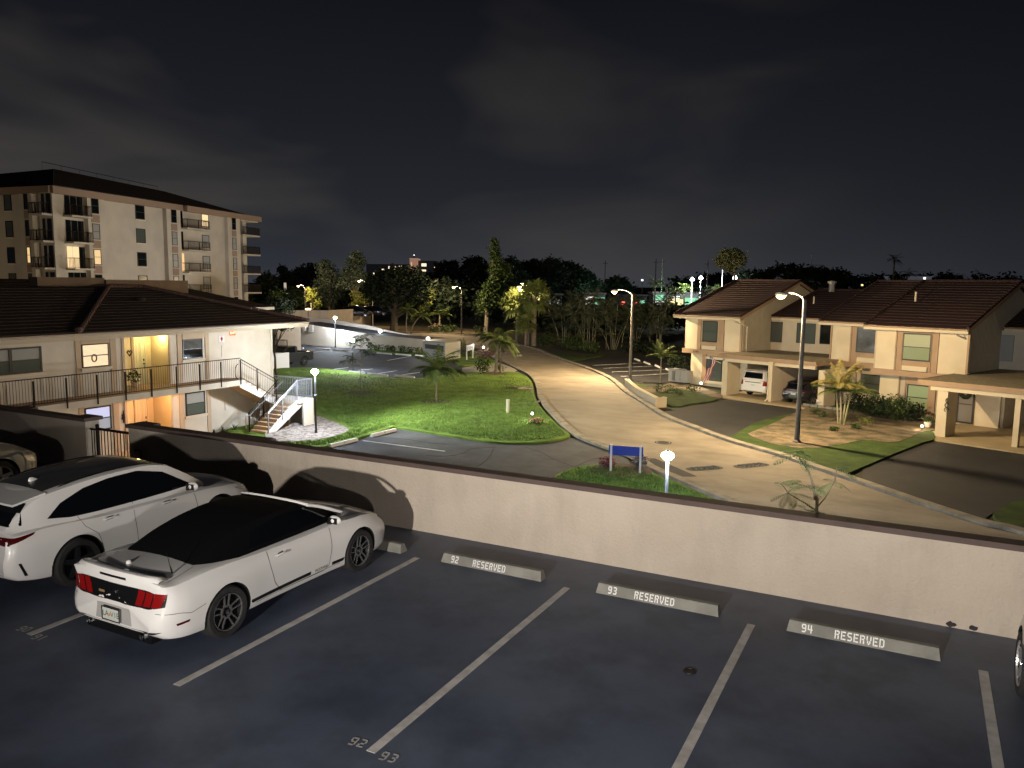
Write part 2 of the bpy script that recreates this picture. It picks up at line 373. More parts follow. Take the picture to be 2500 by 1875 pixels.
lawn([(1600, 950), (1640, 945), (1700, 958), (1752, 974), (1690, 985), (1640, 990), (1560, 962), (1530, 940), (1560, 936)], m=GRASS2)
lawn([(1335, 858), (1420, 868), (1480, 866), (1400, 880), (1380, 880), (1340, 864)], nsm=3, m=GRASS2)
lawn([(1128, 862), (1160, 856), (1200, 876), (1214, 884), (1170, 890), (1118, 890), (1112, 876)], nsm=3)
lawn([(920, 848), (1030, 852), (1036, 862), (960, 862), (900, 854)], nsm=3)
# sandy planting bed in front of the houses, and the strip below the first house
def bed(px, z, m=MULCH, name='planting_bed'):
    p = catmull(gpts(px + [px[0]], z), 4)[:-1]; mb = MB(); mb.prism([(q.x, q.y) for q in p], -3.05, z); return struct(name, mb, m)
bed([(1826, 1058), (1845, 1070), (1900, 1086), (1969, 1094), (2041, 1087), (2110, 1074), (2190, 1078), (2256, 1052), (2300, 1048), (2287, 1030), (2200, 1020), (2000, 994), (1950, 1004), (1890, 1032)], -2.917)
bed([(1540, 942), (1600, 946), (1640, 934), (1700, 942), (1760, 962), (1752, 972), (1700, 957), (1640, 948), (1600, 960)], -2.915)
bed([(648, 1078), (655, 1040), (700, 1010), (760, 1012), (802, 1024), (849, 1046), (833, 1059), (773, 1073), (700, 1078)], -2.912, GRAV, 'gravel_bed')
bed([(1000, 812), (880, 808), (800, 806), (800, 798), (960, 796), (1120, 800), (1190, 815), (1100, 813)], -2.92)

# ------------------------------------------------------------------ parking deck in the foreground
mb = MB(); mb.box(-26, 30, -24, 1.24, -3.3, 0); struct('parking_deck', mb, DECKM)
mb = MB()
def line(u, v0=-4.87, v1=0, w=.052): mb.box(u-w, u+w, v0, v1, .001, .005)
for k in range(-4, 5): line(2.74*k)
struct('parking_lines', mb, PAINT)
# stencil figures: strokes on a 4 x 6 grid
ST = {'R': [(0,0,1,6),(1.35,5,3,6),(3,3.6,4,5.6),(1.35,2.7,3.4,3.6),(2.5,0,3.6,2.5)], 'E': [(0,0,1,6),(1.35,5,4,6),(1.35,2.6,3.4,3.5),(1.35,0,4,1)],
      'S': [(.5,5,3.7,6),(0,3.4,1,5.3),(.6,2.6,3.4,3.5),(3,.7,4,2.6),(.3,0,3.3,1)], 'V': [(0,3,1,6),(3,3,4,6),(.6,1,1.6,2.8),(2.4,1,3.4,2.8),(1.4,0,2.6,1.2)],
      'D': [(0,0,1,6),(1.35,5,3,6),(3,.7,4,5.3),(1.35,0,3,1)], '9': [(.5,5,3.5,6),(0,3.4,1,5.4),(.5,2.5,2.9,3.4),(3,.8,4,5.4),(.4,0,3.3,1)],
      '2': [(.4,5,3.6,6),(3,3.2,4,5.2),(1.2,2.2,3.2,3.2),(0,1,1.3,2.3),(0,0,4,.9)], '3': [(.4,5,3.4,6),(3,3.3,4,5.4),(1.3,2.6,3.1,3.5),(3,.6,4,2.7),(.4,0,3.4,1)],
      '4': [(0,2.2,1,6),(1.2,2.2,2.3,3.1),(2.5,0,3.5,6),(3.6,2.2,4.2,3.1)], '0': [(.4,5,3.6,6),(0,.8,1,5.2),(3,.8,4,5.2),(.4,0,3.6,1)], '1': [(1.4,0,2.5,6)]}
def stencil(mb, txt, h, M, gap=1.3):
    k = h/6; w = sum(4+gap for _ in txt)-gap; x = -w/2
    for c_ in txt:
        for a, b, c2, d in ST.get(c_, []):
            mb.add([M @ Vector(((x+a)*k*.8, (b-3)*k, 0)), M @ Vector(((x+c2)*k*.8, (b-3)*k, 0)), M @ Vector(((x+c2)*k*.8, (d-3)*k, 0)), M @ Vector(((x+a)*k*.8, (d-3)*k, 0))], [(0, 1, 2, 3)])
        x += 4+gap
    return mb
mb = MB()
for k, (l, r_) in {-1: ('90', '91'), 1: ('92', '93'), 2: ('93', '94')}.items():
    stencil(mb, l, .14, facing((2.74*k-.21, -4.80, .006), (1, .12, 0), (-.12, 1, 0)))
    stencil(mb, r_, .14, facing((2.74*k+.21, -4.86, .006), (1, .12, 0), (-.12, 1, 0)))
struct('bay_numbers', mb, PAINT)
c = (5.08, -1.72); mb = MB(); mb.lathe([(0, .004), (.055, .004), (.058, .010), (.075, .010), (.08, .001)], 20, c=(c[0], c[1], 0))
o = mb.build('floor_drain', DARKF, smooth=True); tag(o, 'small round drain sunk in the dark deck floor', 'floor drain')

def wheel_stop_mesh(mb, L_=1.83, w=.19, h=.145):
    pr = [(-w/2, 0), (-w/2, .02), (-w*.27, h-.012), (-w*.22, h), (w*.22, h), (w*.27, h-.012), (w/2, .02), (w/2, 0)]
    n = len(pr); vs = []
    for x, ins in ((-L_/2, .0), (L_/2, 0)):
        for y, z in pr: vs.append((x + (-1 if x > 0 else 1)*z*.18, y, z))
    mb.add(vs, [tuple(range(n)), tuple(reversed(range(n, 2*n)))] + [(i, n+i, n+(i+1) % n, (i+1) % n) for i in range(n)])
for num, u_, lab in (('91', -1.27, 'concrete wheel stop showing past the front of the white convertible'), ('92', 1.37, 'wheel stop numbered 92, the lettered one nearest the white convertible'),
                     ('93', 4.11, 'wheel stop numbered 93 between the stops of bays 92 and 94'), ('94', 6.85, 'wheel stop numbered 94, nearest the black car at the right edge')):
    t = thing('wheel_stop', lab, 'wheel stop', (u_, .125, 0), 0, 'wheel stops along the deck parapet')
    mb = MB(); wheel_stop_mesh(mb); mb.build('kerb_block', STOPM, t)
    nrm = Vector((0, -.113, .0437)).normalized(); upv = Vector((0, .0437, .113)).normalized()
    base = Vector((0, -.0732, .0765)) + nrm*.003
    m2 = MB(); stencil(m2, num, .108, facing(base + Vector((-.66, 0, 0)), (1, 0, 0), upv)); m2.build('bay_number', WPAINT, t); m2 = MB(); stencil(m2, 'RESERVED', .108, facing(base + Vector((-.02, 0, 0)), (1, 0, 0), upv))
    m2.build('lettering', WPAINT, t)

# parapet: right run, gate, left run, with brown caps
def parapet(label, u0, u1, piers=()):
    t = thing('parapet_wall', label, 'wall', ((u0+u1)/2, 1.34, 0))
    mb = MB(); mb.box(u0, u1, 1.24, 1.42, -3.04, 1.20)
    for p0, p1 in piers: mb.box(p0+.03, p1-.03, 1.425, 1.62, -3.04, 1.196)
    mb.build('wall', STUCCO, t, world=True)
    mb = MB(); mb.box(u0-.04, u1+.04, 1.19, 1.47, 1.203, 1.285)
    for p0, p1 in piers: mb.box(p0-.04, p1+.04, 1.474, 1.68, 1.203, 1.285)
    mb.build('cap', CAPM, t, world=True)
    return t
pw = parapet('long stucco parapet with a brown cap behind the numbered wheel stops', -8.80, 24, ((-8.80, -8.30), (-6.2, -4.75)))
parapet('dim stucco parapet left of the metal gate', -21.5, -10.34, ((-13.4, -12.9), (-10.84, -10.34)))
# scuppers at the foot of the wall, stain, leaf
for x_, y_, l_ in ((2322, 1531, 'ragged dark scupper hole at the wall foot, the left one of two'), (2375, 1539, 'ragged dark scupper hole at the wall foot, nearest the dark car')):
    p = at(x_, y_, 0); mb = MB(); rr = random.Random(int(x_))
    mb.extr([(p.x+.07*math.cos(a)*(.6+.5*rr.random()), 1.232, .045+.045*math.sin(a)*(.6+.5*rr.random())) for a in [i*PI/5 for i in range(10)]], (0, .006, 0))
    tag(mb.build('scupper', DARKF), l_, 'drain hole', 'drain holes in the parapet')
f0 = Fr(0, 1.24, 0); s_, z_ = f0.hit(972, 1169); mb = MB(); mb.add([(s_-.03, 1.233, z_), (s_, 1.228, z_+.03), (s_+.03, 1.232, z_+.006), (s_, 1.23, z_-.012)], [(0, 1, 2, 3)])
tag(mb.build('leaf', mat('dry_leaf', (.5, .48, .36), .8)), 'tiny pale leaf stuck on the tan parapet', 'leaf')
# gate
t = thing('metal_gate', 'brown barred gate between the two parapet walls', 'gate', (-9.57, 1.33, 0))
mb = MB(); mb.box(-10.02, -8.84, 1.31, 1.35, 1.02, 1.075); mb.box(-10.02, -8.84, 1.31, 1.35, .06, .11); mb.box(-10.06, -10.0, 1.30, 1.36, .0, 1.10); mb.lathe([(0, 1.17), (.04, 1.15), (.05, 1.12), (.03, 1.09)], 10, c=(-10.03, 1.33, 0))
mb.build('gate_frame', METAL, t, world=True)
mb = MB()
for k in range(10): mb.cyl((-9.9+.115*k, 1.33), .012, .08, 1.05, 6)
mb.build('gate_bars', METAL, t, world=True)
mb = MB(); mb.box(-10.30, -10.04, 1.315, 1.345, 1.0, 1.04)
for k in range(3): mb.cyl((-10.25+.09*k, 1.33), .012, .05, 1.02, 6)
mb.build('fixed_panel', METAL, t, world=True)
# tap on the wall left
s_, z_ = f0.hit(345, 1100); t = thing('wall_tap', 'thin pipe with a tap on the dim wall right of the gate', 'tap', (s_, 1.2, 0))
mb = MB(); mb.tube([(s_+.02, 1.2, 0), (s_+.02, 1.2, z_)], .012, 6); mb.build('pipe', METAL, t, world=True)
mb = MB(); mb.tube([(s_+.02, 1.2, z_), (s_-.12, 1.17, z_+.02), (s_-.13, 1.17, z_-.03)], .016, 6); mb.build('tap_head', METAL, t, world=True)

# ------------------------------------------------------------------ cars
def curve(pts):
    xs = [p[0] for p in pts]; ys = [p[1] for p in pts]; n = len(xs)
    d = [(ys[i+1]-ys[i])/(xs[i+1]-xs[i]) for i in range(n-1)]
    m = [d[0]] + [0 if d[i-1]*d[i] <= 0 else 2*d[i-1]*d[i]/(d[i-1]+d[i]) for i in range(1, n-1)] + [d[-1]]
    def f(x):
        if x <= xs[0]: return ys[0]
        if x >= xs[-1]: return ys[-1]
        i = max(k for k in range(n-1) if xs[k] <= x); h = xs[i+1]-xs[i]; t = (x-xs[i])/h
        return ((2*t**3-3*t*t+1)*ys[i] + (t**3-2*t*t+t)*h*m[i] + (-2*t**3+3*t*t)*ys[i+1] + (t**3-t*t)*h*m[i+1])
    return f
def stations(x0, x1, n=56, fine=(.0, .012, .03, .055, .09, .13)):
    a = [x0+q for q in fine]; b = [x1-q for q in reversed(fine)]
    k = n-len(a)-len(b); s0, s1 = a[-1], b[0]
    return a + [s0+(s1-s0)*(i+1)/(k+1) for i in range(k)] + b
def loft(xs, sec, xoff=lambda x, z: x):
    """sec(x) -> half profile [(y,z)...] from the bottom centre to the top centre"""
    mb = MB(); rings = []
    for x in xs:
        h = sec(x); full = [(y, z) for y, z in h] + [(-y, z) for y, z in reversed(h[1:-1])]
        rings.append([(xoff(x, z), y, z) for y, z in full])
    n = len(rings[0]); vs = [p for r_ in rings for p in r_]; fs = []
    for i in range(len(rings)-1):
        for k in range(n): fs.append((i*n+k, (i+1)*n+k, (i+1)*n+(k+1) % n, i*n+(k+1) % n))
    for i, rev in ((0, False), (len(rings)-1, True)):
        r_ = rings[i]; c = (sum(p[0] for p in r_)/n, 0, sum(p[2] for p in r_)/n); vs.append(c); ci = len(vs)-1
        for k in range(n):
            f = (ci, i*n+k, i*n+(k+1) % n); fs.append(tuple(reversed(f)) if rev else f)
    return mb.add(vs, fs)
def cut(mb, cutters):
    """boolean difference, returns (verts, faces)"""
    def mk(b):
        me = bpy.data.meshes.new('x'); me.from_pydata(b.v, [], b.f)
        bm = bmesh.new(); bm.from_mesh(me); bmesh.ops.recalc_face_normals(bm, faces=bm.faces); bm.to_mesh(me); bm.free()
        o = bpy.data.objects.new('x', me); COL.objects.link(o); return o
    a = mk(mb); cs = [mk(c) for c in cutters]
    for c in cs:
        md = a.modifiers.new('b', 'BOOLEAN'); md.operation = 'DIFFERENCE'; md.object = c; md.solver = 'EXACT'
    me = bpy.data.meshes.new_from_object(a.evaluated_get(bpy.context.evaluated_depsgraph_get()))
    v = [tuple(p.co) for p in me.vertices]; f = [tuple(p.vertices) for p in me.polygons]
    for o in [a]+cs: bpy.data.objects.remove(o)
    return v, f
def bvh(mbs):
    v = []; f = []
    for m in mbs:
        n = len(v); v += [Vector(p) for p in m.v]; f += [tuple(i+n for i in q) for q in m.f]
    return BVHTree.FromPolygons(v, f)
def patch(mb, tree, lo, hi, axis, off=.004, n=14, m=5, thick=True):
    """skin between polylines lo and hi, thrown onto the body along an axis: 'r','l' sides (x,z), 'b','f' ends (y,z), 't' top (x,y)"""
    def res(pl, n):
        pl = [Vector(p) for p in pl]; L_ = [0]
        for i in range(len(pl)-1): L_.append(L_[-1]+(pl[i+1]-pl[i]).length)
        o_ = []
        for k in range(n+1):
            t = L_[-1]*k/n; i = min(max(j for j in range(len(L_)) if L_[j] <= t+1e-9), len(pl)-2)
            h = L_[i+1]-L_[i]; o_.append(pl[i].lerp(pl[i+1], (t-L_[i])/h if h else 0))
        return o_
    A, B = res(lo, n), res(hi, n); vs = []; ok = []
    for j in range(m+1):
        for i in range(n+1):
            q = A[i].lerp(B[i], j/m)
            o_, d = {'r': (Vector((q.x, -3, q.y)), Vector((0, 1, 0))), 'l': (Vector((q.x, 3, q.y)), Vector((0, -1, 0))), 'b': (Vector((-3, q.x, q.y)), Vector((1, 0, 0))),
                     'f': (Vector((9, q.x, q.y)), Vector((-1, 0, 0))), 't': (Vector((q.x, q.y, 4)), Vector((0, 0, -1)))}[axis]
            h = tree.ray_cast(o_, d)
            ok.append(h[0] is not None)
            if h[0] is None: vs.append(Vector((0, 0, 0)))
            else:
                nn = h[1] if h[1].dot(d) < 0 else -h[1]; vs.append(h[0] + nn*off)
    fs = []
    for j in range(m):
        for i in range(n):
            q = (j*(n+1)+i, j*(n+1)+i+1, (j+1)*(n+1)+i+1, (j+1)*(n+1)+i)
            if all(ok[k] for k in q): fs.append(q if axis in 'rfb' else tuple(reversed(q)))
    # drop unused points
    use = sorted({k for f in fs for k in f}); mp_ = {k: i for i, k in enumerate(use)}
    mb.add([vs[k] for k in use], [tuple(mp_[k] for k in f) for f in fs]); return mb
def seam(mb, tree, pl, axis, w=.007, off=.0022, n=20):
    pl = [Vector(p) for p in pl]; lo = []; hi = []
    for i, p in enumerate(pl):
        d = (pl[min(i+1, len(pl)-1)]-pl[max(i-1, 0)]).normalized(); nn = Vector((-d.y, d.x)); lo.append(p-nn*w/2); hi.append(p+nn*w/2)
    return patch(mb, tree, lo, hi, axis, off, n, 1)
def wheel(parent, x, y, r, rimr, side, style, w=.23, rimm=None):
    """side: -1 right, +1 left"""
    M = Matrix.Translation((x, y, r)) @ Matrix.Rotation(0 if side < 0 else PI, 4, 'Z')
    ty = MB(M); ty.lathe([(rimr, .02), (rimr+.012, .0), (r-.03, -.004), (r-.008, .02), (r, .05), (r, w-.05), (r-.01, w-.01), (rimr, w)], 40, 'y'); t = ty.build('wheel', RUB, parent, smooth=True)
    rm = MB(M); rm.lathe([(rimr, .012), (rimr-.012, .008), (rimr-.02, .03), (rimr-.035, .13), (0, .14)], 36, 'y'); rim = rm.build('rim', BLK, t, smooth=True)
    sp = MB(M)
    def bar(a, r0, r1, w0, w1, d0=.03, d1=.03, th=.022):
        ca, sa = math.cos(a), math.sin(a)
        def q(rr, ww, dd): return Vector((ca*rr - sa*ww, dd, sa*rr + ca*ww))
        v = [q(r0, -w0, d0), q(r0, w0, d0), q(r1, w1, d1), q(r1, -w1, d1)]; v += [p + Vector((0, th, 0)) for p in v]
        sp.add(v, [(0, 1, 2, 3), (7, 6, 5, 4), (0, 4, 5, 1), (1, 5, 6, 2), (2, 6, 7, 3), (3, 7, 4, 0)])
    for k in range(5):
        a = 2*PI*k/5 + .3
        if style == 'double':
            for sgn in (-1, 1):
                o_ = sgn*.10; ca, sa = math.cos(a), math.sin(a)
                p0 = a + sgn*.34; p1 = a + sgn*.20
                A_ = Vector((math.cos(p0)*rimr*.34, .028, math.sin(p0)*rimr*.34)); B_ = Vector((math.cos(p1)*rimr*.95, .012, math.sin(p1)*rimr*.95))
                nn = Vector((-(B_-A_).z, 0, (B_-A_).x)).normalized()
                v = [A_-nn*.0065, A_+nn*.0065, B_+nn*.009, B_-nn*.009]; v += [p_+Vector((0, .02, 0)) for p_ in v]
                sp.add(v, [(0, 1, 2, 3), (7, 6, 5, 4), (0, 4, 5, 1), (1, 5, 6, 2), (2, 6, 7, 3), (3, 7, 4, 0)])
            bar(a+.0, rimr*.25, rimr*.36, .050, .045, .03, .028)
        else: bar(a, rimr*.12, rimr*.95, .05, .033, .035, .012)
    sp.lathe([(rimr*.985, .006), (rimr*.99, .0), (rimr*.945, .002), (rimr*.93, .02)], 36, 'y')
    sp.build('spokes', rimm or ALLOY, t)
    hb = MB(M); hb.lathe([(0, .02), (.03, .021), (.034, .04)], 12, 'y')
    for k in range(5): hb.lathe([(0, .03), (.008, .031), (.01, .05)], 6, 'y', c=(.052*math.cos(k*2*PI/5), 0, .052*math.sin(k*2*PI/5)))
    hb.build('hub_cap', CHROME, t); return t
RUB = mat('tyre_rubber', (.014, .014, .014), .85, (.022, .022, .022), 20)
BLK = mat('black_trim', (.006, .006, .007), .35)
ALLOY = mat('wheel_alloy', (.36, .36, .36), .22, metal=.8)
ALLOYD = mat('wheel_alloy_dark', (.05, .05, .055), .2, metal=.7)
ALLOYL = mat('wheel_alloy_light', (.6, .6, .6), .3, metal=.7)
CHROME = mat('chrome', (.65, .65, .66), .12, metal=1)
WHITE = mat('car_paint_white', (.76, .755, .75), .32, coat=.8)
BEIGE = mat('car_paint_pearl', (.52, .51, .47), .35, coat=.8)
BLACKP = mat('car_paint_black', (.008, .008, .011), .22, coat=1)
DARKP = mat('car_paint_dark_green', (.03, .035, .035), .3, coat=.9)
CLOTH = mat('soft_top_cloth', (.0025, .0025, .0032), 1.0, spec=.1)
GLASS = mat('car_glass', (.004, .005, .007), .07, spec=.7)
REDL = mat('tail_lamp_red', (.22, .006, .006), .18, coat=.6)
REDD = mat('tail_lamp_dark_red', (.07, .004, .006), .15, coat=.6)
HEADL = mat('head_lamp', (.30, .31, .32), .12, coat=1)
PLATE = mat('number_plate', (.55, .58, .55), .5)
WELL = mat('wheel_well', (.004, .004, .004), .9)

def car_body(parent, P, paint, wheels, rarch, name='body'):
    zt, zs, w, ws, zb = [curve(P[k]) for k in ('zt', 'zs', 'w', 'ws', 'zb')]; L_ = P['L']
    def sec(x):
        b, s, t = zb(x), zs(x), zt(x); W_, Ws = w(x), ws(x); h = [(0, b), (W_*.6, b), (W_*.90, b+.01)]
        for q, wq in ((.0, .95), (.06, .972), (.16, .983), (.30, .990), (.44, .998), (.55, 1.0), (.64, 1), (.72, 1), (.80, 1), (.87, 1), (.93, 1), (.98, 1)):
            tt = max(0, (q-.55)/.43)**1.9; h.append((W_*wq*(1-tt)+Ws*tt, b+.03+(s-b-.03)*q))
        for q in (.03, .10, .2, .35, .5, .65, .8, 1.0):
            h.append((Ws*.975*(1-q), s + (t-s)*math.sin(q*PI/2)**.9))
        return h
    rz, fz = curve(P['rear']), curve(P['front'])
    def xo(x, z):
        if x < .6: return x + rz(z)*(1-x/.6)**1.3
        if x > L_-.7: return x + fz(z)*(1-(L_-x)/.7)**1.3
        return x
    mb = loft(stations(0, L_, 64), sec, xo)
    cs = []
    for wx in wheels:
        for sgn in (-1, 1):
            c = MB(); n = 40; y0, y1 = (.56, 1.3) if sgn > 0 else (-1.3, -.56)
            vs = [(wx+rarch*math.cos(2*PI*k/n), y, P['wr']+rarch*math.sin(2*PI*k/n)) for y in (y0, y1) for k in range(n)]
            c.add(vs, [tuple(range(n)), tuple(range(n, 2*n))] + [(k, (k+1) % n, n+(k+1) % n, n+k) for k in range(n)]); cs.append(c)
    v, f = cut(mb, cs)
    b2 = MB(); b2.v = v; b2.f = f
    for q in f:
        c = sum((Vector(v[i]) for i in q), Vector())/len(q)
        b2.mi.append(1 if any(math.hypot(c.x-wx, c.z-P['wr']) < rarch-.001 for wx in wheels) or any(abs(math.hypot(v[i][0]-wx, v[i][2]-P['wr'])-rarch) > 1e-3 for wx in wheels for i in q) is False else 0)
    b2.mi = []
    for q in f:
        ins = 0
        for wx in wheels:
            if all(math.hypot(v[i][0]-wx, v[i][2]-P['wr']) < rarch+.002 for i in q): ins = 1
        b2.mi.append(ins)
    o = b2.build(name, [paint, WELL], parent, smooth=True, angle=32)
    return o, b2
def greenhouse(parent, P, m, name='cabin'):
    zr, wb, wt = [curve(P[k]) for k in ('gz', 'gb', 'gt')]; zl = curve(P['gl']); x0, x1 = P['gx']
    def sec(x):
        z0 = zl(x)-.05; z1 = max(zr(x), z0+.01); B, T_ = wb(x), wt(x); h = [(0, z0)]
        for q in (0, .2, .4, .6, .75, .86, .93, .975): h.append((B + (T_-B)*q, z0+(z1-z0)*(q*.94)))
        for q in (.06, .14, .26, .42, .6, .8, 1.0): h.append((T_*(1-q)*.985, z0+(z1-z0)*(.94+.06*math.sin(q*PI/2)**.8)))
        return h
    mb = loft(stations(x0, x1, 46, (.0, .01, .03, .06)), sec)
    return mb.build(name, m, parent, smooth=True, angle=38), mb
def mirror(parent, x, y, z, m, sgn, s=1.0):
    mb = MB(); c = Vector((x, sgn*(y+.12*s), z)); vs = []; fs = []
    for i in range(7):
        a = -PI/2+PI*i/6
        for k in range(12):
            b = 2*PI*k/12; q = Vector((math.sin(a)*.06*s, math.cos(a)*math.cos(b)*.115*s, math.cos(a)*math.sin(b)*.075*s))
            q = Vector((q.x + abs(q.y)*.1, q.y, q.z)); vs.append(c+q)
    for i in range(6):
        for k in range(12): fs.append((i*12+k, i*12+(k+1) % 12, (i+1)*12+(k+1) % 12, (i+1)*12+k))
    mb.add(vs, fs); o = mb.build('wing_mirror', m, parent, smooth=True)
    m2 = MB(); m2.tube([(x+.02, sgn*(y-.03), z-.07*s), (x+.01, sgn*(y+.07), z-.05*s)], [.03, .022], 6); m2.box(x-.052*s, x-.046*s, sgn*(y+.03), sgn*(y+.2*s), z-.05*s, z+.045*s); m2.build('mirror_foot', BLK, o); return o
def handle(parent, tree, x, z, m, sgn=-1, ln=.2):
    h = tree.ray_cast(Vector((x, sgn*3, z)), Vector((0, -sgn, 0)))
    y = h[0].y if h[0] else sgn*.9
    mb = MB(); mb.tube([(x-ln/2, y+sgn*.004, z), (x-ln/2+.03, y+sgn*.028, z+.003), (x+ln/2-.03, y+sgn*.03, z+.012), (x+ln/2, y+sgn*.004, z+.014)], [.01, .014, .014, .01], 7)
    o = mb.build('door_handle', m, parent, smooth=True)
    m2 = MB(); patch(m2, tree, [(x-ln*.28, z-.028), (x+ln*.25, z-.02)], [(x-ln*.28, z+.022), (x+ln*.25, z+.03)], 'r' if sgn < 0 else 'l', .0025, 6, 2); m2.build('handle_recess', BLK, o)

# --- white convertible, black soft top -------------------------------------------------
def convertible(loc, rotz):
    t = thing('convertible_car', 'white two-door convertible with a closed black soft top beside bay 92', 'car', loc, rotz)
    L_ = 4.78
    P = dict(L=L_, wr=.345,
        zt=[(0, 1.00), (.06, 1.035), (.14, 1.035), (.30, 1.015), (.8, 1.02), (1.2, 1.03), (3.0, 1.02), (3.35, 1.03), (3.8, 1.00), (4.3, .90), (4.6, .80), (4.78, .66)],
        zs=[(0, .93), (.06, .965), (.3, .955), (.9, .985), (1.3, .975), (1.9, .945), (2.7, .93), (3.3, .935), (3.8, .925), (4.3, .84), (4.6, .74), (4.78, .62)],
        w=[(0, .68), (.04, .76), (.12, .835), (.28, .90), (.6, .945), (1.0, .957), (1.5, .945), (1.9, .925), (2.6, .915), (3.1, .92), (3.6, .945), (3.95, .95), (4.3, .92), (4.55, .86), (4.7, .75), (4.78, .62)],
        ws=[(0, .76), (.09, .84), (.3, .87), (.8, .885), (1.2, .885), (1.8, .875), (2.6, .865), (3.3, .87), (3.8, .88), (4.2, .84), (4.5, .76), (4.7, .66), (4.78, .56)],
        zb=[(0, .36), (.15, .27), (.6, .23), (1.6, .20), (3.2, .19), (4.2, .19), (4.6, .21), (4.78, .28)],
        rear=[(.2, .10), (.34, .02), (.46, -.02), (.60, -.0), (.62, .045), (.90, .085), (.97, .06), (1.02, .02), (1.05, 0)],
        front=[(.15, -.1), (.3, 0), (.45, .03), (.62, 0), (.8, -.08)],
        gx=(.86, 3.56), gl=[(.86, 1.02), (3.56, 1.03)],
        gz=[(.86, 1.01), (1.05, 1.10), (1.35, 1.205), (1.75, 1.295), (2.2, 1.345), (2.6, 1.348), (2.88, 1.31), (3.15, 1.20), (3.56, 1.01)],
        gb=[(.86, .70), (1.1, .80), (1.5, .845), (2.4, .85), (3.1, .835), (3.38, .80), (3.56, .70)], gt=[(.86, .60), (1.2, .60), (1.6, .60), (2.2, .60), (2.85, .595), (3.15, .62), (3.56, .62)])
    WX = (1.13, 3.85)
    body, bm_ = car_body(t, P, WHITE, WX, .385); roof, gm = greenhouse(t, P, CLOTH, 'soft_top'); T_ = bvh([bm_]); TG = bvh([gm])
    for x in WX:
        for sgn in (-1, 1): wheel(t, x, sgn*(.93 if x < 2 else .925), .345, .245, sgn, 'double')
    # side and front glass
    for ax in 'rl':
        m_ = MB(); patch(m_, TG, [(1.62, 1.02), (2.2, 1.02), (3.24, 1.04)], [(1.80, 1.20), (2.35, 1.265), (2.88, 1.25)], ax, .006); m_.build('side_window', GLASS, roof, smooth=True)
    m_ = MB(); patch(m_, TG, [(3.50, -.66), (3.50, .66)], [(2.93, -.52), (2.93, .52)], 't', .006, 10, 8); m_.build('windscreen', GLASS, roof, smooth=True)
    m_ = MB()
    for sgn in (-1, 1):
        pts = [(3.56, sgn*.80, 1.035), (3.37, sgn*.775, 1.12), (3.15, sgn*.71, 1.215), (2.93, sgn*.655, 1.285)]; m_.tube(catmull(pts, 5), .026, 7)
    m_.tube(catmull([(2.93, -.655, 1.288), (2.90, -.4, 1.315), (2.89, 0, 1.322), (2.90, .4, 1.315), (2.93, .655, 1.288)], 5), .022, 7)
    m_.build('windscreen_frame', WHITE, t, smooth=True)
    # panel behind the lamps, three-bar lamps, plate recess
    m_ = MB(); patch(m_, T_, [(-.82, .70), (-.6, .655), (.6, .655), (.82, .70)], [(-.84, .84), (-.6, .885), (.6, .885), (.84, .84)], 'b', .004, 30, 6); dk = m_.build('rear_panel', BLK, t, smooth=True)
    for sgn in (-1, 1):
        for k in range(3):
            a = .42+.135*k; m_ = MB(); patch(m_, T_, [(sgn*(a-.03), .670+.008*k), (sgn*(a+.085), .680+.008*k)], [(sgn*(a+.035), .882-.004*k), (sgn*(a+.15), .872-.006*k)], 'b', .014, 5, 5); m_.build('tail_lamp', REDL, t, smooth=True)
    m_ = MB(); patch(m_, T_, [(-.33, .395), (.33, .395)], [(-.30, .60), (.30, .60)], 'b', -.0 + .0035, 10, 4)
    m_.build('plate_recess', mat('recess_grey', (.38, .375, .37), .5), t, smooth=True)
    pl = MB(); pl.box(-.038, -.024, -.155, .155, .42, .575); p_ = pl.build('number_plate', PLATE, t)
    pf = MB(); [pf.box(-.046, -.0385, *q) for q in ((-.165, .165, .41, .424), (-.165, .165, .571, .585), (-.165, -.151, .424, .571), (.151, .165, .424, .571))]; pf.build('plate_frame', BLK, p_)
    pt = MB(); add_text(pt, 'LA', .10, facing((-.0395, .095, .495), (0, -1, 0))); add_text(pt, 'V1E', .10, facing((-.0395, -.075, .495), (0, -1, 0))); pt.build('plate_lettering', mat('plate_ink', (.02, .07, .04), .6), p_)
    po = MB(); po.lathe([(0, -.0405), (.02, -.0402)], 10, 'y'); po.v = [(y-.0005, x+.02, z+.49) for x, y, z in po.v]; po.build('plate_emblem', mat('plate_orange', (.7, .25, .05), .6), p_)
    m_ = MB(); patch(m_, T_, [(-.24, .955), (.24, .955)], [(-.24, .985), (.24, .985)], 'b', .006, 12, 2); m_.build('high_brake_lamp', BLK, t)
    # chrome running-horse badge and a small badge beside it
    hs = [(-.09, .02), (-.05, .035), (-.01, .03), (.03, .045), (.06, .06), (.085, .05), (.07, .03), (.05, .02), (.06, -.01), (.09, -.02), (.05, -.03), (.03, -.005), (-.02, -.005), (-.06, -.035), (-.09, -.03), (-.05, -.005), (-.06, .012)]
    x0_ = T_.ray_cast(Vector((-3, 0, .775)), Vector((1, 0, 0)))[0].x; m_ = MB(); m_.extr([(x0_+.01, -y*.95, z*.75+.775) for y, z in hs], (-.04, 0, 0)); m_.build('badge', CHROME, t)
    m_ = MB(); patch(m_, T_, [(.17, .725), (.28, .725)], [(.17, .755), (.28, .755)], 'b', .010, 4, 2); m_.build('small_badge', mat('badge_gold', (.6, .42, .2), .3, metal=.6), t)
    # spoiler lip, boot seam, antenna, fin
    m_ = MB()
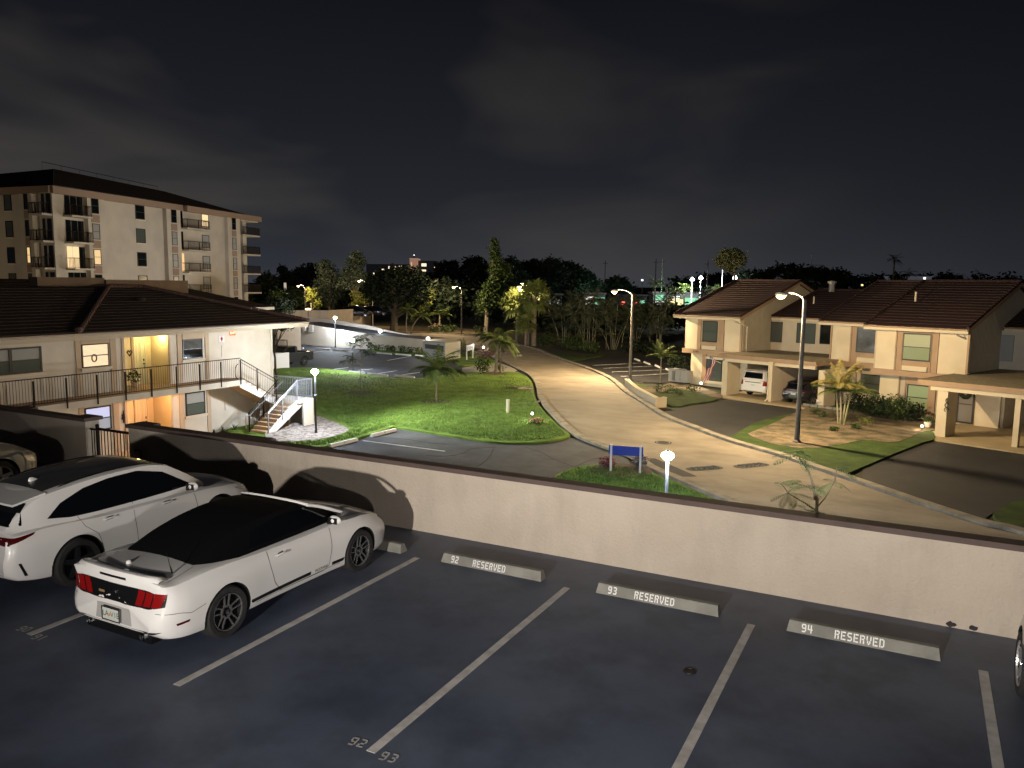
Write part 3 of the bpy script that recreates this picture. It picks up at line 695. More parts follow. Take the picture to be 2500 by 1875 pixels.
    pr = [(.02, 1.00), (.045, 1.045), (.10, 1.055), (.22, 1.035), (.24, 1.015)]; ys = [-.74, -.7, -.5, -.2, 0, .2, .5, .7, .74]; vs = []; fs = []
    for j, y in enumerate(ys):
        k = 1 if abs(y) < .72 else .3; cx = .10*(abs(y)/.74)**2.2
        for x, z in pr: vs.append((x+cx, y, 1.0+(z-1.0)*k - .015*(abs(y)/.74)**2))
    for j in range(len(ys)-1):
        for i in range(4): fs.append((j*5+i, (j+1)*5+i, (j+1)*5+i+1, j*5+i+1))
    m_.add(vs, fs); m_.build('boot_spoiler', WHITE, t, smooth=True)
    m_ = MB(); seam(m_, T_, [(.28, -.76), (.6, -.72), (.84, -.66)], 't'); seam(m_, T_, [(.28, .76), (.6, .72), (.84, .66)], 't'); seam(m_, T_, [(.16, -.70), (.10, -.2), (.10, .2), (.16, .70)], 't', .012)
    for ax in 'rl':
        seam(m_, T_, [(1.86, .965), (1.90, .7), (1.98, .45), (2.10, .30), (3.0, .29), (3.12, .34), (3.17, .6), (3.16, .95)], ax, .008, n=50)
        seam(m_, T_, [(.06, .62), (.35, .60), (.55, .56), (.76, .60)], ax, .006)
    seam(m_, T_, [(3.58, -.78), (3.9, -.80), (4.4, -.68), (4.62, -.5)], 't', .009); seam(m_, T_, [(3.58, .78), (3.9, .80), (4.4, .68), (4.62, .5)], 't', .009)
    m_.build('panel_gaps', BLK, body)
    m_ = MB(); m_.tube([(.55, -.62, 1.0), (.50, -.63, 1.13), (.44, -.64, 1.30)], [.012, .005, .002], 6); m_.build('antenna', BLK, t)
    m_ = MB(); m_.lathe([(0, .05), (.016, .046), (.028, .03), (.034, .0)], 12, c=(.50, .12, 1.005)); m_.v = [(.50+(x-.50)*1.7, y, z) for x, y, z in m_.v]; m_.build('aerial_dome', WHITE, t, smooth=True)
    # rocker stripe with lettering gap, side marker, diffuser, tail pipes
    for ax, sg in (('r', -1), ('l', 1)):
        m_ = MB(); patch(m_, T_, [(1.55, .315), (2.72, .315)], [(1.50, .365), (2.72, .365)], ax, .0035, 30, 2); patch(m_, T_, [(3.18, .315), (3.42, .315)], [(3.18, .365), (3.55, .365)], ax, .0035, 8, 2)
        patch(m_, T_, [(1.62, .297), (3.36, .297)], [(1.62, .303), (3.36, .303)], ax, .0035, 30, 1); st = m_.build('side_stripe', BLK, t)
        h = T_.ray_cast(Vector((2.95, sg*3, .34)), Vector((0, -sg, 0)))
        m_ = MB(); add_text(m_, 'MUSTANG', .062, facing((2.95, h[0].y+sg*.005, .34), (-sg, 0, 0))); m_.build('side_lettering', BLK, st)
        m_ = MB(); patch(m_, T_, [(.30, .445), (.52, .455)], [(.28, .475), (.53, .485)], ax, .004, 6, 2); m_.build('side_marker', REDD, t)
        mirror(t, 3.13, .90, 1.05, WHITE, sg, .95); handle(t, T_, 2.12, .82, WHITE, sg)
    m_ = MB(); patch(m_, T_, [(-.72, .37), (-.3, .30), (.3, .30), (.72, .37)], [(-.80, .40), (-.36, .375), (.36, .375), (.80, .40)], 'b', .006, 24, 2); m_.box(.10, .5, -.60, .60, .20, .32); m_.build('diffuser', BLK, t)
    for sgn in (-1, 1):
        m_ = MB(); m_.tube([(.30, sgn*.50, .29), (.03, sgn*.50, .285)], .045, 12, cap=False); m_.tube([(.29, sgn*.50, .29), (.06, sgn*.50, .285)], .038, 12); m_.build('tail_pipe', CHROME, t)
        m_ = MB(); patch(m_, T_, [(sgn*.50, .60), (sgn*.80, .64)], [(sgn*.52, .70), (sgn*.80, .74)], 'f', .005, 8, 3); m_.build('head_lamp', HEADL, t)
    # bonnet vents and black cowl
    m_ = MB(); patch(m_, T_, [(3.54, -.60), (3.54, .60)], [(3.60, -.58), (3.60, .58)], 't', .004, 10, 2); m_.build('cowl', BLK, t)
    for sgn in (-1, 1):
        m_ = MB(); patch(m_, T_, [(3.95, sgn*.40), (4.22, sgn*.37)], [(3.95, sgn*.47), (4.2, sgn*.43)], 't', .006, 6, 2); m_.build('bonnet_vent', BLK, t)
    m_ = MB(); patch(m_, T_, [(-.5, .33), (.5, .33)], [(-.55, .60), (.55, .60)], 'f', .005, 12, 4); m_.build('grille', BLK, t)
    for o in t.children_recursive:                       # short rear overhang
        for v in o.data.vertices: v.co.x = v.co.x*.36/.52 if v.co.x < .52 else v.co.x-.16
    return t
convertible((-1.35, -4.66, 0), PI/2)

# --- crossovers ----------------------------------------------------------------------------
def crossover(name, label, loc, rotz, paint, L_=4.66, Wd=.93, Hh=1.64, wr=.37, wx=(1.00, 3.69), box=False, rimm=None, dark_roof=True, plate=True, lamps=REDD, group=None, mirrors=True):
    t = thing(name, label, 'car', loc, rotz, group); k = L_/4.66; z = Hh/1.64
    P = dict(L=L_, wr=wr,
        zt=[(0, 1.04*z), (.1, 1.10*z), (.5, 1.12*z), (3.2*k, 1.06*z), (3.5*k, 1.07*z), (4.2*k, .98*z), (4.5*k, .88*z), (L_, .74*z)],
        zs=[(0, .96*z), (.1, 1.03*z), (.6, 1.06*z), (1.6*k, 1.0*z), (3.3*k, .98*z), (4.1*k, .92*z), (4.45*k, .82*z), (L_, .70*z)],
        w=[(0, Wd-.14), (.04, Wd-.09), (.12, Wd-.045), (.4, Wd-.005), (1.0*k, Wd), (1.6*k, Wd-.015), (2.8*k, Wd-.02), (3.6*k, Wd), (4.1*k, Wd-.02), (4.4*k, Wd-.09), (4.58*k, Wd-.22), (L_, Wd-.34)],
        ws=[(0, Wd-.16), (.2, Wd-.08), (1, Wd-.045), (2.5*k, Wd-.06), (3.6*k, Wd-.05), (4.2*k, Wd-.12), (L_, Wd-.38)],
        zb=[(0, .42), (.15, .33), (.6, .26), (1.5*k, .22), (4.0*k, .22), (L_, .32)],
        rear=[(.25, .10), (.4, .0), (.62, -.03), (.75, .0), (1.0*z, .05), (1.12*z, .08)], front=[(.2, -.1), (.45, 0), (.7, .0), (1.0*z, -.08)],
        gx=(.10, 3.52*k) if not box else (.04, 3.5*k), gl=[(0, 1.10*z), (3.6*k, 1.06*z)],
        gz=([(.10, 1.08*z), (.22, 1.22*z), (.42, 1.40*z), (.60, 1.505*z), (1.0*k, 1.575*z), (1.7*k, 1.635*z), (2.3*k, 1.64*z), (2.7*k, 1.58*z), (3.0*k, 1.42*z), (3.52*k, 1.06*z)] if not box else
            [(.04, 1.08*z), (.10, 1.3*z), (.20, 1.53*z), (.32, 1.585*z), (1.0*k, 1.62*z), (1.7*k, 1.64*z), (2.3*k, 1.63*z), (2.65*k, 1.57*z), (3.0*k, 1.38*z), (3.5*k, 1.06*z)]),
        gb=[(.1, Wd-.20), (.6, Wd-.09), (1.2*k, Wd-.065), (2.6*k, Wd-.07), (3.2*k, Wd-.10), (3.52*k, Wd-.2)], gt=[(.1, Wd-.30), (.8, Wd-.25), (2.4*k, Wd-.26), (3.0*k, Wd-.24), (3.52*k, Wd-.24)])
    body, bm_ = car_body(t, P, paint, wx, wr+.055); cab, gm = greenhouse(t, P, paint); T_ = bvh([bm_, gm]); TG = bvh([gm])
    for x in wx:
        for sgn in (-1, 1): wheel(t, x, sgn*(Wd-.015), wr, wr*.70, sgn, 'five', rimm=rimm)
    for ax in 'rl':
        if box: lo = [(.45, 1.13*z), (1.8*k, 1.11*z), (3.12*k, 1.10*z)]; hi = [(.50, 1.50*z), (1.0*k, 1.53*z), (1.8*k, 1.54*z), (2.62*k, 1.45*z)]
        else: lo = [(.62, 1.155*z), (.95*k, 1.10*z), (1.4*k, 1.085*z), (2.2*k, 1.085*z), (3.20*k, 1.10*z)]; hi = [(.63, 1.165*z), (.85*k, 1.33*z), (1.25*k, 1.47*z), (1.7*k, 1.53*z), (2.2*k, 1.54*z), (2.66*k, 1.43*z)]
        m_ = MB(); patch(m_, TG, lo, hi, ax, .006, 30, 8); m_.build('side_window', GLASS, cab, smooth=True)
        m_ = MB(); seam(m_, T_, [(1.98*k, 1.09*z), (1.98*k, .8*z), (2.02*k, .42)], ax); seam(m_, T_, [(3.16*k, 1.0*z), (3.2*k, .7*z), (3.16*k, .42)], ax); seam(m_, T_, [(1.05*k, 1.09*z), (1.12*k, .93*z), (1.33*k, .75*z), (1.42*k, .45)], ax)
        seam(m_, T_, [(1.5*k, .36), (3.1*k, .36)], ax, .05, .004); m_.build('panel_gaps', BLK, body)
        sg = -1 if ax == 'r' else 1
        if mirrors: mirror(t, 3.02*k, Wd-.04, 1.13*z, paint, sg, 1.05)
        handle(t, T_, 1.55*k, .94*z, paint, sg, .24); handle(t, T_, 2.62*k, .93*z, paint, sg, .24)
        m_ = MB()
        if box: patch(m_, T_, [(.04, .72*z), (.20, .74*z)], [(.04, 1.02*z), (.22, 1.03*z)], ax, .006, 6, 5); patch(m_, T_, [(sg*(Wd-.26), .74*z), (sg*(Wd-.10), .72*z)], [(sg*(Wd-.24), 1.0*z), (sg*(Wd-.12), 1.02*z)], 'b', .008, 6, 5)
        else: patch(m_, T_, [(.02, .90*z), (.36, 1.00*z)], [(.02, .99*z), (.40, 1.035*z)], ax, .006, 10, 3)
        m_.build('tail_lamp', lamps, t, smooth=True)
        m_ = MB(); patch(m_, T_, [(4.18*k, .78*z), (4.52*k, .72*z)], [(4.08*k, .85*z), (4.46*k, .80*z)], ax, .006, 8, 3); m_.build('head_lamp', HEADL, t, smooth=True)
        m_ = MB(); patch(m_, T_, [(.20, .42), (.24, .42)], [(.12, .62), (.155, .62)], ax, .006, 3, 6); m_.build('air_slit', BLK, t)
    if box: m_ = MB(); patch(m_, T_, [(-.62, .88*z), (.62, .88*z)], [(-.62, .92*z), (.62, .92*z)], 'b', .02, 10, 1); m_.build('tailgate_trim', CHROME, t)
    else: m_ = MB(); patch(m_, T_, [(-Wd+.12, .90*z), (Wd-.12, .90*z)], [(-Wd+.12, 1.0*z), (Wd-.12, 1.0*z)], 'b', .006, 30, 3); m_.build('lamp_bar', lamps, t, smooth=True)
    m_ = MB(); w_ = Wd-.2; patch(m_, TG, [(-w_, 1.13*z), (w_, 1.13*z)], [(-w_+.12, 1.40*z), (w_-.12, 1.40*z)] if not box else [(-w_+.06, 1.47*z), (w_-.06, 1.47*z)], 'b', .006, 16, 8); m_.build('rear_window', GLASS, cab, smooth=True)
    m_ = MB(); patch(m_, TG, [(3.44*k, -w_+.02), (3.44*k, w_-.02)], [(2.68*k, -w_+.14), (2.68*k, w_-.14)], 't', .006, 10, 8); m_.build('windscreen', GLASS, cab, smooth=True)
    if dark_roof:
        m_ = MB(); patch(m_, TG, [(.72, -.56), (2.62*k, -.57)], [(.72, .56), (2.62*k, .57)], 't', .005, 24, 8); m_.build('roof_glass', mat('roof_panel_dark', (.05, .05, .05), .3, coat=.5), cab, smooth=True)
        for sgn in (-1, 1):
            m_ = MB(); m_.tube(catmull([(.8, sgn*.60, 1.48*z), (1.1*k, sgn*.60, 1.575*z), (1.8*k, sgn*.60, 1.630*z), (2.4*k, sgn*.60, 1.61*z), (2.62*k, sgn*.60, 1.55*z)], 5), .012, 6)
            m_.build('roof_rail', BLK, t, smooth=True)
    # tailgate spoiler and fin
    m_ = MB(); x_ = .40 if not box else .12; zz = (1.44 if not box else 1.56)*z
    m_.extr([(x_-.16, -w_+.10, zz-.035), (x_-.16, w_-.10, zz-.035), (x_+.30, w_-.06, zz+.05), (x_+.30, -w_+.06, zz+.05)], (0, 0, .03)); m_.build('tailgate_spoiler', paint, t)
    m_ = MB(); m_.lathe([(0, .06), (.012, .055), (.03, .025), (.04, 0)], 10, c=(0, 0, 0)); m_.v = [(x*2.2-(zq*.8)+.95, y*.8, zq+1.565*z) for x, y, zq in m_.v]; m_.build('roof_fin', paint, t, smooth=True)
    m_ = MB(); patch(m_, T_, [(-.72, .36), (.72, .36)], [(-.74, .46), (.74, .46)], 'b', .006, 16, 2); patch(m_, T_, [(-.6, .36), (.6, .36)], [(-.62, .80*z), (.62, .80*z)], 'f', .006, 16, 4); m_.build('grille', BLK, t)
    if plate: m_ = MB(); patch(m_, T_, [(-.16, .70*z), (.16, .70*z)], [(-.16, .78*z), (.16, .78*z)], 'b', .012, 4, 3); m_.build('number_plate', PLATE, t)
    return t
crossover('crossover_car', 'white crossover with a dark panoramic roof parked left of the white convertible', (-4.60, -4.50, 0), PI/2, WHITE, Hh=1.60, rimm=ALLOYD)
crossover('crossover_car', 'pale car by the dim parapet whose front corner shows at the left edge', (-10.75, -4.75, 0), PI/2, BEIGE, rimm=ALLOYL)
crossover('dark_car', 'black car at the right edge of the deck with only its front wheel showing', (9.43, -4.31, 0), PI/2, BLACKP, rimm=ALLOYL, wx=(1.0, 3.86), L_=4.75, mirrors=False)

# ------------------------------------------------------------------ building helpers
def fbox(fr, s0, s1, t0, t1, z0, z1, mb=None):
    mb = mb or MB(fr.M()); return mb.box(s0, s1, t0, t1, z0, z1)
def rpx(fr, t, x0, y0, x1, y1):
    """picture rectangle (top-left, bottom-right) on the plane t -> s0,s1,z0,z1"""
    a = fr.hit(x0, y0, t); b = fr.hit(x1, y1, t); return a[0], b[0], b[1], a[1]
def window(parent, fr, r, t, pane=None, frame=None, rail=True, mull=0, sill=None, fw=.05, name='window', surround=None, label=None, panes=None):
    s0, s1, z0, z1 = r; frame = frame or DARKF; pane = pane or PANE
    mb = MB(fr.M())
    mb.box(s0, s0+fw, t-.05, t-.002, z0, z1); mb.box(s1-fw, s1, t-.05, t-.002, z0, z1)
    mb.box(s0+fw, s1-fw, t-.05, t-.002, z1-fw, z1); mb.box(s0+fw, s1-fw, t-.05, t-.002, z0, z0+fw)
    zm = (z0+z1)/2
    if rail: mb.box(s0+fw, s1-fw, t-.046, t-.002, zm-.022, zm+.022)
    for k in range(mull):
        sm = s0+(s1-s0)*(k+1)/(mull+1); mb.box(sm-fw*.8, sm+fw*.8, t-.054, t-.002, z0+fw, zm-.022 if rail else z1-fw)
        if rail: mb.box(sm-fw*.8, sm+fw*.8, t-.054, t-.002, zm+.022, z1-fw)
    w = mb.build(name, frame, parent, world=True)
    if label: w['label'] = label
    m2 = MB(fr.M())
    if panes:
        m2.box(s0+fw, s1-fw, t-.020, t-.004, zm+.022, z1-fw); m2.build('pane', panes[0], w, world=True)
        m3 = MB(fr.M()); m3.box(s0+fw, s1-fw, t-.028, t-.004, z0+fw, zm-.022); m3.build('pane', panes[1], w, world=True)
    else: m2.box(s0+fw, s1-fw, t-.022, t-.004, z0+fw, z1-fw); m2.build('pane', pane, w, world=True)
    if sill: m4 = MB(fr.M()); m4.box(s0-.08, s1+.08, t-.12, t-.002, z0-.12, z0-.004); m4.build('sill', sill, w, world=True)
    return w
def railing(parent, path, zb, zt, m, sp=.115, post_every=None, name='railing', r=.009, posts=None, rr=.022, mid=None):
    """path: list of (x,y,zfloor); pickets vertical"""
    path = [Vector(p) for p in path]; mb = MB()
    up_ = Vector((0, 0, 1))
    mb.tube([p+up_*zt for p in path], rr, 6); mb.tube([p+up_*zb for p in path], rr*.7, 5)
    if mid: mb.tube([p+up_*mid for p in path], rr*.6, 5)
    for i in range(len(path)-1):
        a, b = path[i], path[i+1]; L_ = math.hypot(b.x-a.x, b.y-a.y); n = max(1, int(L_/sp))
        for k in range(1, n):
            q = a.lerp(b, k/n); mb.tube([q+up_*zb, q+up_*zt], r, 4, cap=False)
    rl = mb.build(name, m, parent, world=True)
    pts = posts if posts is not None else path
    for q in pts:
        q = Vector(q); m2 = MB(); w_ = .024; m2.box(q.x-w_, q.x+w_, q.y-w_, q.y+w_, q.z-.12, q.z+zt+.01); m2.build('post', m, rl, world=True)
    return rl
def roof_slope(mb, a, b, c, d, rows, lift=.035):
    """courses of tile between the eave a-b and the ridge d-c"""
    a, b, c, d = [Vector(p) for p in (a, b, c, d)]; n = (b-a).cross(d-a).normalized()
    if n.z < 0: n = -n
    for i in range(rows):
        t0, t1 = i/rows, (i+1)/rows; p0, p1 = a.lerp(d, t0), b.lerp(c, t0); q0, q1 = a.lerp(d, t1), b.lerp(c, t1)
        mb.add([p0, p1, p1+n*lift, p0+n*lift, q1+n*.004, q0+n*.004], [(0, 1, 2, 3), (3, 2, 4, 5)])
    return mb

# ================================================================== two-storey condominium on the left
FL = Fr(0, 0, 90); XS = 22.4; XF = 23.9
lc = thing('condo_building', 'two-storey cream condominium with an open upper walkway and a dark tiled hip roof', 'building', (-24, 10, -3))
yL = -9.0; a0 = FL.hit(303, 850, XF)[0]; a1 = FL.hit(411, 850, XF)[0]; yR = 21.47
mb = MB(); mb.box(-33.5, -XF, yL, a0, -3.05, 2.22); mb.box(-33.5, -XF, a1, yR, -3.05, 2.22); mb.box(-33.5, -XF-1.2, a0, a1, -3.05, 2.22)
mb.build('wall', CREAM, lc, world=True)
# alcove walls painted yellow, lit by the entry lamps
mb = MB(); mb.box(-XF-1.195, -XF-.003, a0+.003, a0+.02, -3.0, 2.2); mb.box(-XF-1.195, -XF-.003, a1-.02, a1-.003, -3.0, 2.2); mb.box(-XF-1.197, -XF-1.185, a0+.02, a1-.02, -3.0, 2.2)
mb.build('alcove_wall', mat('entry_wall_yellow', (.66, .54, .33), .85, (.70, .58, .37), 2), lc, world=True)
mb = MB(); mb.box(-25.1, -XS, yL, 17.75, -.47, -.27); mb.build('walkway', mat('walkway_concrete', (.30, .21, .15), .8, (.36, .27, .2), 2), lc, world=True)
mb = MB(); mb.box(-XS, -XS+.03, yL, 17.75, -.52, -.25); mb.box(-XS-1.45, -XS+.03, 17.752, 17.78, -.52, -.25); mb.build('walkway_fascia', CREAM, lc, world=True)
mb = MB(); mb.box(-XF-.2, -XS-.002, yL, 17.74, -.50, -.475); mb.build('walkway_soffit', CREAM, lc, world=True)
# vertical trims and bands (upper and lower storey)
mb = MB()
for x0, x1, dz in ((183, 196, 0), (268, 282, 0), (296, 302, 0), (432, 443, 0), (500, 509, 0), (411.5, 414.5, 0)):
    s0 = FL.hit(x0, 850, XF)[0]; s1 = FL.hit(x1, 850, XF)[0]; mb.box(-XF, -XF+.04, s0, s1, -3.02, -.51); mb.box(-XF, -XF+.04, s0, s1, -.25, 2.2)
for r_ in (rpx(FL, XF, 196, 826, 268, 838), rpx(FL, XF, 444, 815, 500, 826)): mb.box(-XF, -XF+.03, r_[0], r_[1], r_[2]+.02, 2.2)
mb.box(-XF-1.18, -XF-1.14, FL.hit(319, 850, XF+1.2)[0], FL.hit(324.5, 850, XF+1.2)[0], -3, 2.2)
mb.build('trim', mat('trim_tan', (.50, .38, .26), .8, (.55, .42, .30), 2), lc, world=True)
BLIND = mat('lit_blinds', (.5, .4, .3), .8); 
def blinds(fr, r, t, parent, em, slat):
    s0, s1, z0, z1 = r; mb = MB(fr.M()); n = 20
    for k in range(n):
        z = z0+(z1-z0)*(k+.5)/n; mb.box(s0+.05, s1-.05, t-.034, t-.030, z-(z1-z0)/n*.34, z+(z1-z0)/n*.34)
    mb.build('blind', slat, parent, world=True)
window(lc, FL, rpx(FL, XF, -60, 855, 103, 907), XF, mull=1, panes=(PANEW, PANEB), sill=CREAM2, fw=.07)
r_ = rpx(FL, XF, 197, 841, 266, 893); w_ = window(lc, FL, r_, XF, pane=emis('lit_window_warm', (1, .62, .32), .62), sill=CREAM2, label='window lit from inside behind white slatted blinds')
blinds(FL, r_, XF, w_, 0, emis('lit_blind_slat', (1, .74, .46), 1.25))
s_, z_ = FL.hit(228.5, 874, XF); mb = MB(FL.M()); 
ring = [(s_+.11*math.cos(2*PI*k/16), XF-.045, z_+.15*math.sin(2*PI*k/16)) for k in range(17)]; mb.tube(ring, .028, 6, cap=False); mb.build('wreath', mat('wicker', (.16, .12, .06), .9), w_, world=True)
window(lc, FL, rpx(FL, XF, 444, 829, 494.5, 873.5), XF, panes=(PANE, PANE), sill=CREAM2)
mb = MB(FL.M()); r_ = rpx(FL, XF, 446, 831, 493, 850)
for k in range(8): z = r_[2]+(r_[3]-r_[2])*k/8; mb.box(r_[0]+.04, r_[1]-.04, XF-.026, XF-.023, z, z+.03)
mb.build('blind', mat('blind_grey', (.11, .12, .12), .7), lc, world=True)
window(lc, FL, rpx(FL, XF, 205, 997, 272, 1046), XF, panes=(emis('tv_glow_window', (.72, .72, 1), .85), mat('glass_dim_blue', (.35, .38, .42), .3, emit=(.6, .7, .9), estr=.28)), fw=.06, label='ground-floor window glowing bluish white')
window(lc, FL, rpx(FL, XF, 452, 960, 500.5, 1008), XF, panes=(PANEW, PANEB), sill=CREAM2)
def door(parent, fr, r, t, m, name='door', knob=1, panels=True, label=None):
    s0, s1, z0, z1 = r; mb = MB(fr.M()); mb.box(s0, s1, t-.05, t-.002, z0, z1); d = mb.build(name, m, parent, world=True)
    if panels:
        mb = MB(fr.M()); w = s1-s0
        for a, b, c, e_ in ((.12, .46, .08, .40), (.54, .88, .08, .40), (.12, .46, .46, .92), (.54, .88, .46, .92)):
            A, B, C_, D = s0+w*a, s0+w*b, z0+(z1-z0)*c, z0+(z1-z0)*e_
            mb.box(A, B, t-.058, t-.05, C_, C_+.02); mb.box(A, B, t-.058, t-.05, D-.02, D); mb.box(A, A+.02, t-.058, t-.05, C_+.02, D-.02); mb.box(B-.02, B, t-.058, t-.05, C_+.02, D-.02)
        mb.build('moulding', m, d, world=True)
    mb = MB(fr.M()); s = s1-.08 if knob > 0 else s0+.08; mb.tube([(s, t-.05, z0+.95), (s, t-.11, z0+.95)], .03, 8); mb.box(s-.025, s+.025, t-.07, t-.051, z0+1.08, z0+1.18); mb.tube([(s, t-.06, z0+.92), (s, t-.09, z0+.8), (s, t-.06, z0+.72)], .012, 6)
    mb.build('handle', mat('dark_bronze', (.03, .025, .02), .35, metal=.6), d, world=True)
    mb = MB(fr.M()); mb.box(s0-.07, s0-.003, t-.07, t-.002, z0, z1+.06); mb.box(s1+.003, s1+.07, t-.07, t-.002, z0, z1+.06); mb.box(s0, s1, t-.07, t-.002, z1+.003, z1+.06); mb.build('frame', m, d, world=True)
    if label: d['label'] = label
    return d
DOORM = mat('door_cream', (.70, .66, .48), .6)
r_ = rpx(FL, XF+1.185, 326, 825, 355, 933); door(lc, FL, (r_[0], r_[1], -.26, r_[3]), XF+1.185, DOORM)
r_ = rpx(FL, XF+1.185, 330, 973, 360, 1060); door(lc, FL, (r_[0], r_[1], -3.0, r_[3]), XF+1.185, mat('door_peach', (.72, .60, .44), .6))
# decorations by the doors
mb = MB(FL.M()); s_, z_ = FL.hit(301, 1018, XF)
mb.extr([(s_+a*.6, XF-.005, z_+b) for a, b in ((0, .3), (.05, .18), (.16, .12), (.12, .05), (.2, -.04), (.08, -.06), (.04, -.26), (-.03, -.26), (-.04, -.05), (-.16, -.1), (-.1, .02), (-.14, .12), (-.04, .14))], (0, -.03, 0)); mb.build('wall_ornament', METAL, lc, world=True)
mb = MB(FL.M()); s_, z_ = FL.hit(315, 862, XF+1.185); t_ = XF+1.15
mb.tube([(s_, t_, z_-.14), (s_-.13, t_, z_+.05), (s_-.07, t_, z_+.12), (s_, t_, z_+.05), (s_+.07, t_, z_+.12), (s_+.13, t_, z_+.05), (s_, t_, z_-.14)], .022, 5); mb.build('heart_ornament', METAL, lc, world=True)
# exit sign and extinguisher sign
s_, z_ = FL.hit(566.5, 813, XF); mb = MB(FL.M()); mb.box(s_-.17, s_+.17, XF-.06, XF-.002, z_-.11, z_+.11); ex = mb.build('exit_sign', emis('exit_red', (1, .03, .01), 3.0), lc, world=True)
mb = MB(); add_text(mb, 'EXIT', .17, facing(FL.w(s_, XF-.064, z_), (0, 1, 0))); mb.build('lettering', emis('exit_letters', (1, .55, .25), 6), ex, world=True)
s_, z_ = FL.hit(540.5, 827, XF); mb = MB(FL.M()); mb.box(s_-.17, s_+.17, XF-.02, XF-.002, z_-.2, z_+.2); sg = mb.build('extinguisher_sign', WPAINT, lc, world=True)
mb = MB(FL.M()); mb.box(s_-.13, s_+.13, XF-.024, XF-.0205, z_+.165, z_+.18); mb.box(s_-.13, s_+.13, XF-.024, XF-.0205, z_-.18, z_-.165)
mb.v += []; mb.lathe([(0, XF-.026), (.075, XF-.026), (.075, XF-.0205)], 12, 'y', c=(s_, 0, z_)); mb.box(s_-.03, s_+.03, XF-.026, XF-.0205, z_-.13, z_+.11); mb.build('symbol', mat('sign_red', (.5, .02, .02), .5), sg, world=True)
# conduits on the end wall
mb = MB(FL.M()); s_, z_ = FL.hit(540, 850, XF); mb.tube([(s_, XF-.03, z_+.15), (s_, XF-.03, z_-.45)], .014, 5); s_, z_ = FL.hit(548, 978, XF); mb.tube([(s_, XF-.03, z_+.1), (s_, XF-.03, z_-.5)], .014, 5); mb.build('conduit', CREAM, lc, world=True)
# downpipe-like corner trim, eave, soffit, roof
mb = MB(); mb.box(-XF-.15, -XF+.03, yR-.13, yR+.02, -3, 2.2); mb.build('corner_trim', CREAM, lc, world=True)
mb = MB(); mb.box(-21.98, -21.92, yL, 22.1, 2.20, 2.46); mb.box(-33.4, -21.985, 22.04, 22.1, 2.20, 2.46); mb.build('eave_fascia', mat('fascia_cream', (.56, .48, .37), .7), lc, world=True)
mb = MB(); mb.tube([(-21.87, yL, 2.43), (-21.87, 22.1, 2.43)], .055, 8); mb.build('gutter', mat('gutter_cream', (.52, .45, .36), .6), lc, world=True)
mb = MB(); mb.box(-33.4, -21.985, yL, 22.03, 2.225, 2.25); mb.build('soffit', mat('soffit_cream', (.55, .48, .38), .85), lc, world=True)
ex_, ey_, ez_ = -21.86, 22.16, 2.49; xr, zr = -27.6, 4.21; k_ = (zr-ez_)/(ex_-xr); yh = 9.2; yt = 14.6
mb = MB(); roof_slope(mb, (ex_, yh, ez_), (ex_, ey_, ez_), (xr, ey_-(ex_-xr), zr), (xr, yt, zr), 16)
roof_slope(mb, (ex_, ey_, ez_), (-33.5, ey_, ez_), (xr-.01, ey_-(ex_-xr), zr), (xr, ey_-(ex_-xr), zr), 16)
mb.build('roof', TILED, lc, world=True)
mb = MB(); roof_slope(mb, (ex_+.05, yL, ez_+.02), (ex_+.05, yh+.05, ez_+.02), (xr, yt+.05, zr+.02), (xr, yL, zr+.02), 16); mb.build('roof', mat('roof_tile_unlit', (.03, .018, .017), .9, (.05, .03, .028), 5, .01, 20), lc, world=True)
mb = MB()
def caps(mb, a, b, r=.10, n=22):
    a, b = Vector(a), Vector(b)
    for k in range(n): mb.tube([a.lerp(b, k/n), a.lerp(b, (k+.96)/n)], [r*1.08, r*.92], 8)
caps(mb, (ex_+.02, yh-.15, ez_+.08), (xr, yt, zr+.06)); caps(mb, (ex_, ey_, ez_+.05), (xr, ey_-(ex_-xr), zr+.05)); caps(mb, (xr, yt, zr+.05), (xr, ey_-(ex_-xr), zr+.05), n=8)
mb.lathe([(.0, .16), (.13, .1), (.16, 0), (.1, -.1), (0, -.1)], 10, c=(ex_+.03, yh-.22, ez_+.12)); mb.build('ridge_cap', mat('ridge_cap_pinkish', (.09, .05, .045), .8, (.12, .07, .06), 6), lc, world=True)
mb = MB(); mb.box(-28.7, -28.1, FL.hit(95, 690, 28)[0], FL.hit(259, 690, 28)[0], 3.9, 4.66); mb.box(-28.7, -28.0, FL.hit(259, 690, 28)[0]+.01, FL.hit(459, 690, 28)[0], 3.9, 4.58); mb.build('roof_screen', mat('roof_screen', (.16, .11, .085), .8, (.2, .14, .1), 2), lc, world=True)
# roof vent
vx, vz = -25.6, ez_+k_*(ex_+25.6); vy = FL.hit(341, 715, 25.6)[0]; mb = MB(); mb.lathe([(0, .12), (.22, .08), (.26, 0), (.2, -.06)], 12, c=(vx, vy, vz+.06)); mb.build('roof_vent', TILED, lc, world=True)
# back wing
mb = MB(); p0 = at(672, 749, 2.45); p1 = Vector((p0.x-6, p0.y-7.6, 4.55)); roof_slope(mb, (p0.x, 10, 2.45), (p0.x, p0.y, 2.45), p1, (p1.x, 10, 4.55), 12); roof_slope(mb, (p0.x, p0.y, 2.45), (p0.x-12, p0.y, 2.45), p1, p1, 12)
mb.build('roof', TILED, lc, world=True)
mb = MB(); mb.box(p0.x-11, p0.x-.6, 22.5, p0.y-.6, -3.05, 2.2); mb.box(p0.x-11.5, p0.x-.05, 22.4, p0.y-.05, 2.203, 2.44); mb.build('wing_wall', CREAM, lc, world=True)
